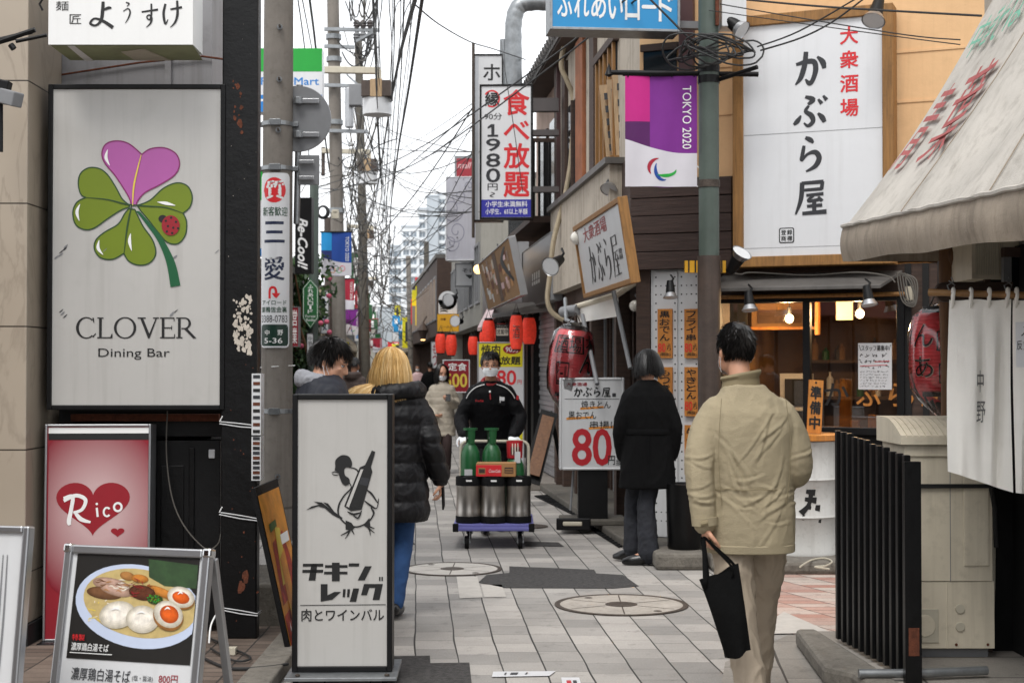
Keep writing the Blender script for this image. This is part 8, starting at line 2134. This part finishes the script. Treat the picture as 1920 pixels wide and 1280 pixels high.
walker('tiny distant person in a grey coat far down the street', 796, 60, 1.7, 'hood_grey', 'trouser_brown', 'hair_grey', pi)
walker('tiny distant person in a navy jacket near the left shops', 708, 66, 1.72, 'navy_jacket', 'jeans_dark', 'hair_black', 0)
walker('tiny distant person in a cream coat near the end of the street', 765, 84, 1.68, 'coat_cream', 'jeans_dark', 'hair_black', pi)

for i, (px, d, c) in enumerate(((716, 58, 'coat_black'), (742, 66, 'coat_black'), (757, 58, 'coat_taupe'), (776, 74, 'coat_black'), (806, 44, 'coat_black'), (730, 92, 'coat_taupe'), (750, 98, 'coat_black'))):
    walker('tiny distant person in a %s coat among the far passers-by' % ('black' if c == 'coat_black' else 'taupe'), px, d, 1.6 + .03 * (i % 5), c, 'jeans_dark', 'hair_black', (0, pi)[i % 2])
# ---------------------------------------------------------------- poles, lamps and wires down the street
def pole(name, label, px_top, px_bot, d, r, mat, top=9, group=None):
    t = thing(name, label, 'utility pole' if name == 'utility_pole' else 'pole', (W(px_bot, 690, d).x, d, 0), 0, group); a = W(px_top, 0, d).x - t.location.x
    m = MB(); m.tube([(0, 0, 0), (a * .5, 0, top / 2), (a, 0, top)], [r, r * .92, r * .82], mat, 18); m.build('shaft', t, smooth=True)
    return t
t = pole('utility_pole', 'second concrete utility pole with crossarms and insulators against the sky', 622, 640, 31, .15, 'concrete', 10.5); o0 = t.location
m = MB()
for y, x1 in ((55, 712), (87, 664), (160, 700), (245, 690)): m.bar(W(608, y, 30.8) - o0, W(x1, y + 2, 30.8) - o0, .07, .07, 'galvanised')
m.bar(W(664, 80, 30.7) - o0, W(706, 57, 30.7) - o0, .05, .05, 'galvanised'); m.bar(W(650, 140, 30.7) - o0, W(672, 160, 30.7) - o0, .04, .04, 'galvanised'); m.build('crossarm', t)
for x in (669, 681, 694):
    for dy in (0, 22):
        m = MB(); q = W(x, 53 + dy, 30.8) - o0; m.lathe([(.05, -.02), (.05, .03), (.085, .04), (.06, .08), (.085, .1), (.05, .15), (.03, .17), (0, .18)], 'grey_plastic' if dy else 'charcoal_panel', 12, c=q); m.build('insulator', t, smooth=True)
m = MB(); q = W(668, 200, 30.6) - o0; m.box(q.x - .14, q.x + .12, q.y - .15, q.y + .1, q.z, q.z + .45, 'grey_plastic'); m.tube([W(655, 240, 30.7) - o0, W(655, 165, 30.7) - o0], .09, 'aluminium', 12); m.build('switch_box', t, bevel=.02)
for y in (70, 112, 230, 395): z = W(0, y, 31).z; f_ = z / 10.5; m = MB(); m.tube([((W(622, 0, 31).x - o0.x) * f_, 0, z - .05), ((W(622, 0, 31).x - o0.x) * f_, 0, z + .05)], .165, 'galvanised', 18); m.build('band', t)
pole('utility_pole', 'third utility pole wrapped in cables further down the left side', 672, 688, 47, .15, 'concrete_dark', 12)
pole('utility_pole', 'slim far utility pole left of the tiny blue banner', 766, 772, 72, .14, 'concrete', 7)
pole('sign_pole', 'dark green pole carrying the green hexagonal sign', 590, 586, 26.7, .10, 'olive_pole', W(0, 345, 26.7).z)
pole('sign_pole', 'brownish pole behind the blue and red banners', 618, 622, 40.5, .17, 'brown_cover', W(0, 405, 40).z)
pole('sign_pole', 'thin dark pole at the right of the tiny purple banner', 676, 678, 53, .1, 'brown_cover', 6)
pole('sign_pole', 'grey pole at the right side beyond the amber sign', 800, 800, 58, .12, 'concrete_dark', 6.5)
def street_lamp(label, d, beam, post, box):
    t = thing('street_lamp', label, 'street lamp', W(post[0], post[2], d)); o0 = t.location
    m = MB(); m.bar(W(beam[0], beam[1], d) - o0, W(beam[2], beam[1] + 2, d) - o0, .12, .12, 'pale_plastic'); m.bar(W(post[0], post[1], d + .1) - o0, W(post[0], post[2], d + .1) - o0, .09, .09, 'brown_cover'); m.bar(W(beam[2] - 2, beam[1], d) - o0, W(beam[2] - 2, box[1], d) - o0, .10, .10, 'pale_plastic', (0, 1, 0)); m.build('arm', t, bevel=.01)
    x0, y0, x1, y1 = box; ym = y0 + (y1 - y0) * .5; a_, b_, c_ = W(x0, ym, d) - o0, W(x1, y0, d) - o0, W(x1, y1, d) - o0; w_ = (b_.x - a_.x)
    m = MB(); m.box(a_.x, b_.x, -w_ / 2, w_ / 2, a_.z, b_.z, 'brown_cover'); m.box(a_.x + w_ * .3, b_.x - w_ * .3, -w_ / 2 - .01, w_ / 2, a_.z - .01, b_.z + .02, 'pale_wood'); m.build('cap', t, bevel=.01)
    m = MB(); m.tube([((a_.x + b_.x) / 2, 0, c_.z), ((a_.x + b_.x) / 2, 0, a_.z)], w_ * .5, 'white_panel', 20); m.build('shade', t, smooth=True)
street_lamp('boxy hanging street lamp on a pale beam beside the second utility pole', 27, (584, 131, 712), (585, 118, 180), (680, 155, 735, 216))
street_lamp('boxy hanging street lamp lower down among the tangled cables', 38, (604, 283, 694), (606, 276, 330), (671, 300, 708, 345))
street_lamp('smaller boxy street lamp above the tiny purple banner', 52, (652, 424, 700), (652, 420, 450), (676, 432, 701, 463))
street_lamp('far boxy street lamp behind the red banner', 64, (660, 520, 706), (661, 516, 540), (668, 526, 700, 545))

def cable(pts, r, label, sag=0.0, group=None, mat='cable_black', name='overhead_cable'):
    P = [W(*p) for p in pts]
    if len(P) == 2: P = [P[0].lerp(P[1], i / 14) - Vector((0, 0, sag * 4 * (i / 14) * (1 - i / 14))) for i in range(15)]
    else: P = [Vector(q) for q in spline([tuple(p) for p in P], 6)]
    m = MB(); m.tube(P, r * .8, mat, 6); return tag(m.build(name, smooth=True), label, 'cable', group)
cable([(793, -10, 13), (764, 180, 22), (744, 300, 30), (731, 420, 48), (730, 520, 90)], .022, 'thickest black cable plunging down the middle of the white sky')
cable([(781, -10, 13), (752, 95, 20), (734, 185, 27), (722, 260, 36), (712, 330, 50)], .028, 'thick bundled cable left of the thickest one, ending at the hanging lamp')
cable([(777, 8, 14), (822, 45, 16), (880, 78, 18), (925, 92, 19), (985, 112, 20.5)], .010, 'single cable sagging from upper middle to the silver duct')
cable([(596, 350, 31), (700, 318, 26), (800, 270, 21), (1000, 132, 15.5), (1180, -6, 12)], .011, 'upper of the two long cables crossing the red lettered lightbox diagonally')
cable([(596, 365, 31), (700, 338, 26), (800, 295, 21), (1000, 150, 15.5), (1200, -6, 12)], .011, 'lower of the two long cables crossing the red lettered lightbox diagonally')
cable([(1426, 95, 11.7), (1500, 72, 11.4), (1560, 42, 11.2), (1625, -6, 11)], .009, 'cable rising right from the coil across the huge white sign')
cable([(1420, 88, 11.7), (1500, 58, 11.4), (1625, -14, 11)], .008, 'thinner cable rising right from the coil to the frame edge')
cable([(1400, 0, 11.2), (1560, 14, 10.6), (1840, 30, 9.4)], .010, 'black cable over the top of the huge white sign towards the awning')
cable([(1350, 8, 11.8), (1500, 34, 11.2), (1700, 66, 10.2), (1800, 75, 9.6)], .006, 'thin cable across the top of the huge white sign')
cable([(1330, 20, 11.9), (1500, 44, 11.2), (1690, 70, 10.2), (1800, 84, 9.6)], .005, 'lowest thin cable across the top of the huge white sign')
cable([(1215, -5, 11.8), (1255, 35, 11.8), (1290, 70, 11.8), (1310, 82, 11.9)], .011, 'black cable from the blue sign down to the coil')
cable([(940, 78, 20), (945, 120, 18), (962, 230, 17.8), (980, 360, 17.8)], .006, 'thin wire hanging before the red lettered lightbox')
cable([(558, -5, 22), (572, 100, 24), (577, 200, 27), (580, 340, 27)], .014, 'left thin cable running down beside the convenience store sign')
cable([(580, -5, 20), (592, 90, 24), (602, 200, 30), (618, 320, 32)], .022, 'dark cable running down right of the convenience store sign')
cable([(566, -5, 22), (590, 120, 28), (600, 180, 31)], .012, 'middle thin cable running down over the convenience store sign')
G = 'thin wires strung high across the far street'
rd = random.Random(21); L_ = 'thin dark wire strung high across the far street against the sky'
for i in range(30):
    d0, d1 = rd.uniform(28, 60), rd.uniform(24, 46); e_ = (rd.uniform(888, 900), rd.uniform(180, 400), 19.4) if i % 3 else (rd.uniform(838, 870), rd.uniform(335, 480), 33); cable([(rd.choice((628, 636, 690, 684)) + rd.uniform(-6, 6), rd.uniform(150, 560), d0), e_], rd.uniform(.006, .012), L_, rd.uniform(.1, .9), G)
for i in range(16):
    x = rd.uniform(690, 790); cable([(x, -8, rd.uniform(14, 20)), (x - (x - 722) * .45 + rd.uniform(-8, 8), rd.uniform(130, 230), 28), (722 + rd.uniform(-8, 10), rd.uniform(400, 520), 60)], rd.uniform(.007, .013), 'thin dark wire running along the street overhead', 0, 'thin wires along the street')
def tangle(label, cx, cy, w, h, d, n, r, seed):
    rd = random.Random(seed); m = MB()
    for i in range(n):
        x, y = cx + rd.gauss(0, w * .4), cy + rd.gauss(0, h * .4); dd = d + rd.uniform(-3, 3); P = [W(x, y, dd)]; dx, dy = rd.uniform(-1, 1) * w * .3, rd.uniform(.1, 1) * h * .25
        for k in range(rd.randint(3, 6)):
            x += dx + rd.gauss(0, w * .12); y += dy + rd.gauss(0, h * .07); dx += rd.gauss(0, w * .13); dy -= rd.uniform(-.02, .1) * h; P.append(W(x, y, dd + rd.uniform(-.5, .5)))
        m.tube(spline([tuple(p) for p in P], 5), r * rd.uniform(.35, .95), rd.choice(('cable_black', 'cable_black', 'cable_grey')), 5)
    return tag(m.build('cable_tangle', smooth=True), label, 'cables', kind='stuff')
def hang(label, x0, y0, x1, y1, d, n, drop, r, seed):
    rd = random.Random(seed); m = MB()
    for i in range(n):
        u, v = rd.random(), rd.random(); A, B = W(x0 + (x1 - x0) * u, y0 + rd.uniform(-1, 1) * 14, d + rd.uniform(-1.5, 1.5)), W(x0 + (x1 - x0) * v, y1 + rd.uniform(-1, 1) * 18, d + rd.uniform(-1.5, 1.5))
        m.tube([A.lerp(B, k / 12) - Vector((0, 0, drop * rd.uniform(.3, 1.2) * 4 * k / 12 * (1 - k / 12))) if k in (0, 12) or True else A for k in range(13)] if 0 else [A.lerp(B, k / 12) - Vector((0, 0, q * 4 * (k / 12) * (1 - k / 12))) for q in [drop * rd.uniform(.3, 1.2)] for k in range(13)], r * rd.uniform(.4, 1.0), rd.choice(('cable_black', 'cable_grey')), 5)
    tag(m.build('cable_tangle', smooth=True), label, 'cables', kind='stuff')
hang('looping drop cables below the crossarms of the second utility pole', 630, 90, 712, 60, 31, 12, .55, .018, 1)
hang('curls of cable at the very top of the second utility pole', 640, -20, 712, 0, 30, 10, .5, .016, 2)
hang('bundle of cables drooping beside the second utility pole down to the lower lamp', 625, 200, 720, 330, 33, 16, .5, .017, 3)
hang('cables drooping between the lower lamp and the third utility pole', 640, 330, 735, 430, 40, 22, .7, .018, 4)
hang('cables drooping around the third utility pole', 650, 430, 745, 560, 48, 22, .8, .018, 5)
tangle('dense knot of cables on the second pole above the blue banner', 655, 330, 40, 90, 32, 34, .015, 6)
tangle('dense knot of cables around the third pole above the purple banner', 690, 480, 55, 150, 45, 60, .016, 7)
tangle('far knot of wires over the end of the street', 740, 580, 90, 90, 68, 50, .018, 8)
m = MB(); c = W(606, 398, 27.5)
for i in range(5): m.tube([Vector((c.x + (.11 - .008 * i) * cos(g), c.y - .02 * i, c.z + (.12 - .006 * i) * sin(g))) for g in [2 * pi * k / 24 for k in range(25)]], .014, 'cable_black', 6)
tag(m.build('cable_coil', smooth=True), 'small neat coil of black cable above the blue banner', 'cable')
t = thing('junction_box', 'cream round topped junction box beside the small cable coil', 'box', W(628, 410, 27.6)); m = MB(); m.box(-.07, .07, 0, .1, 0, .13, 'pale_plastic'); m.tube([(0, 0.05, .12), (0, .05, .17)], .068, 'pale_plastic', 14); m.build('case', t, bevel=.01)
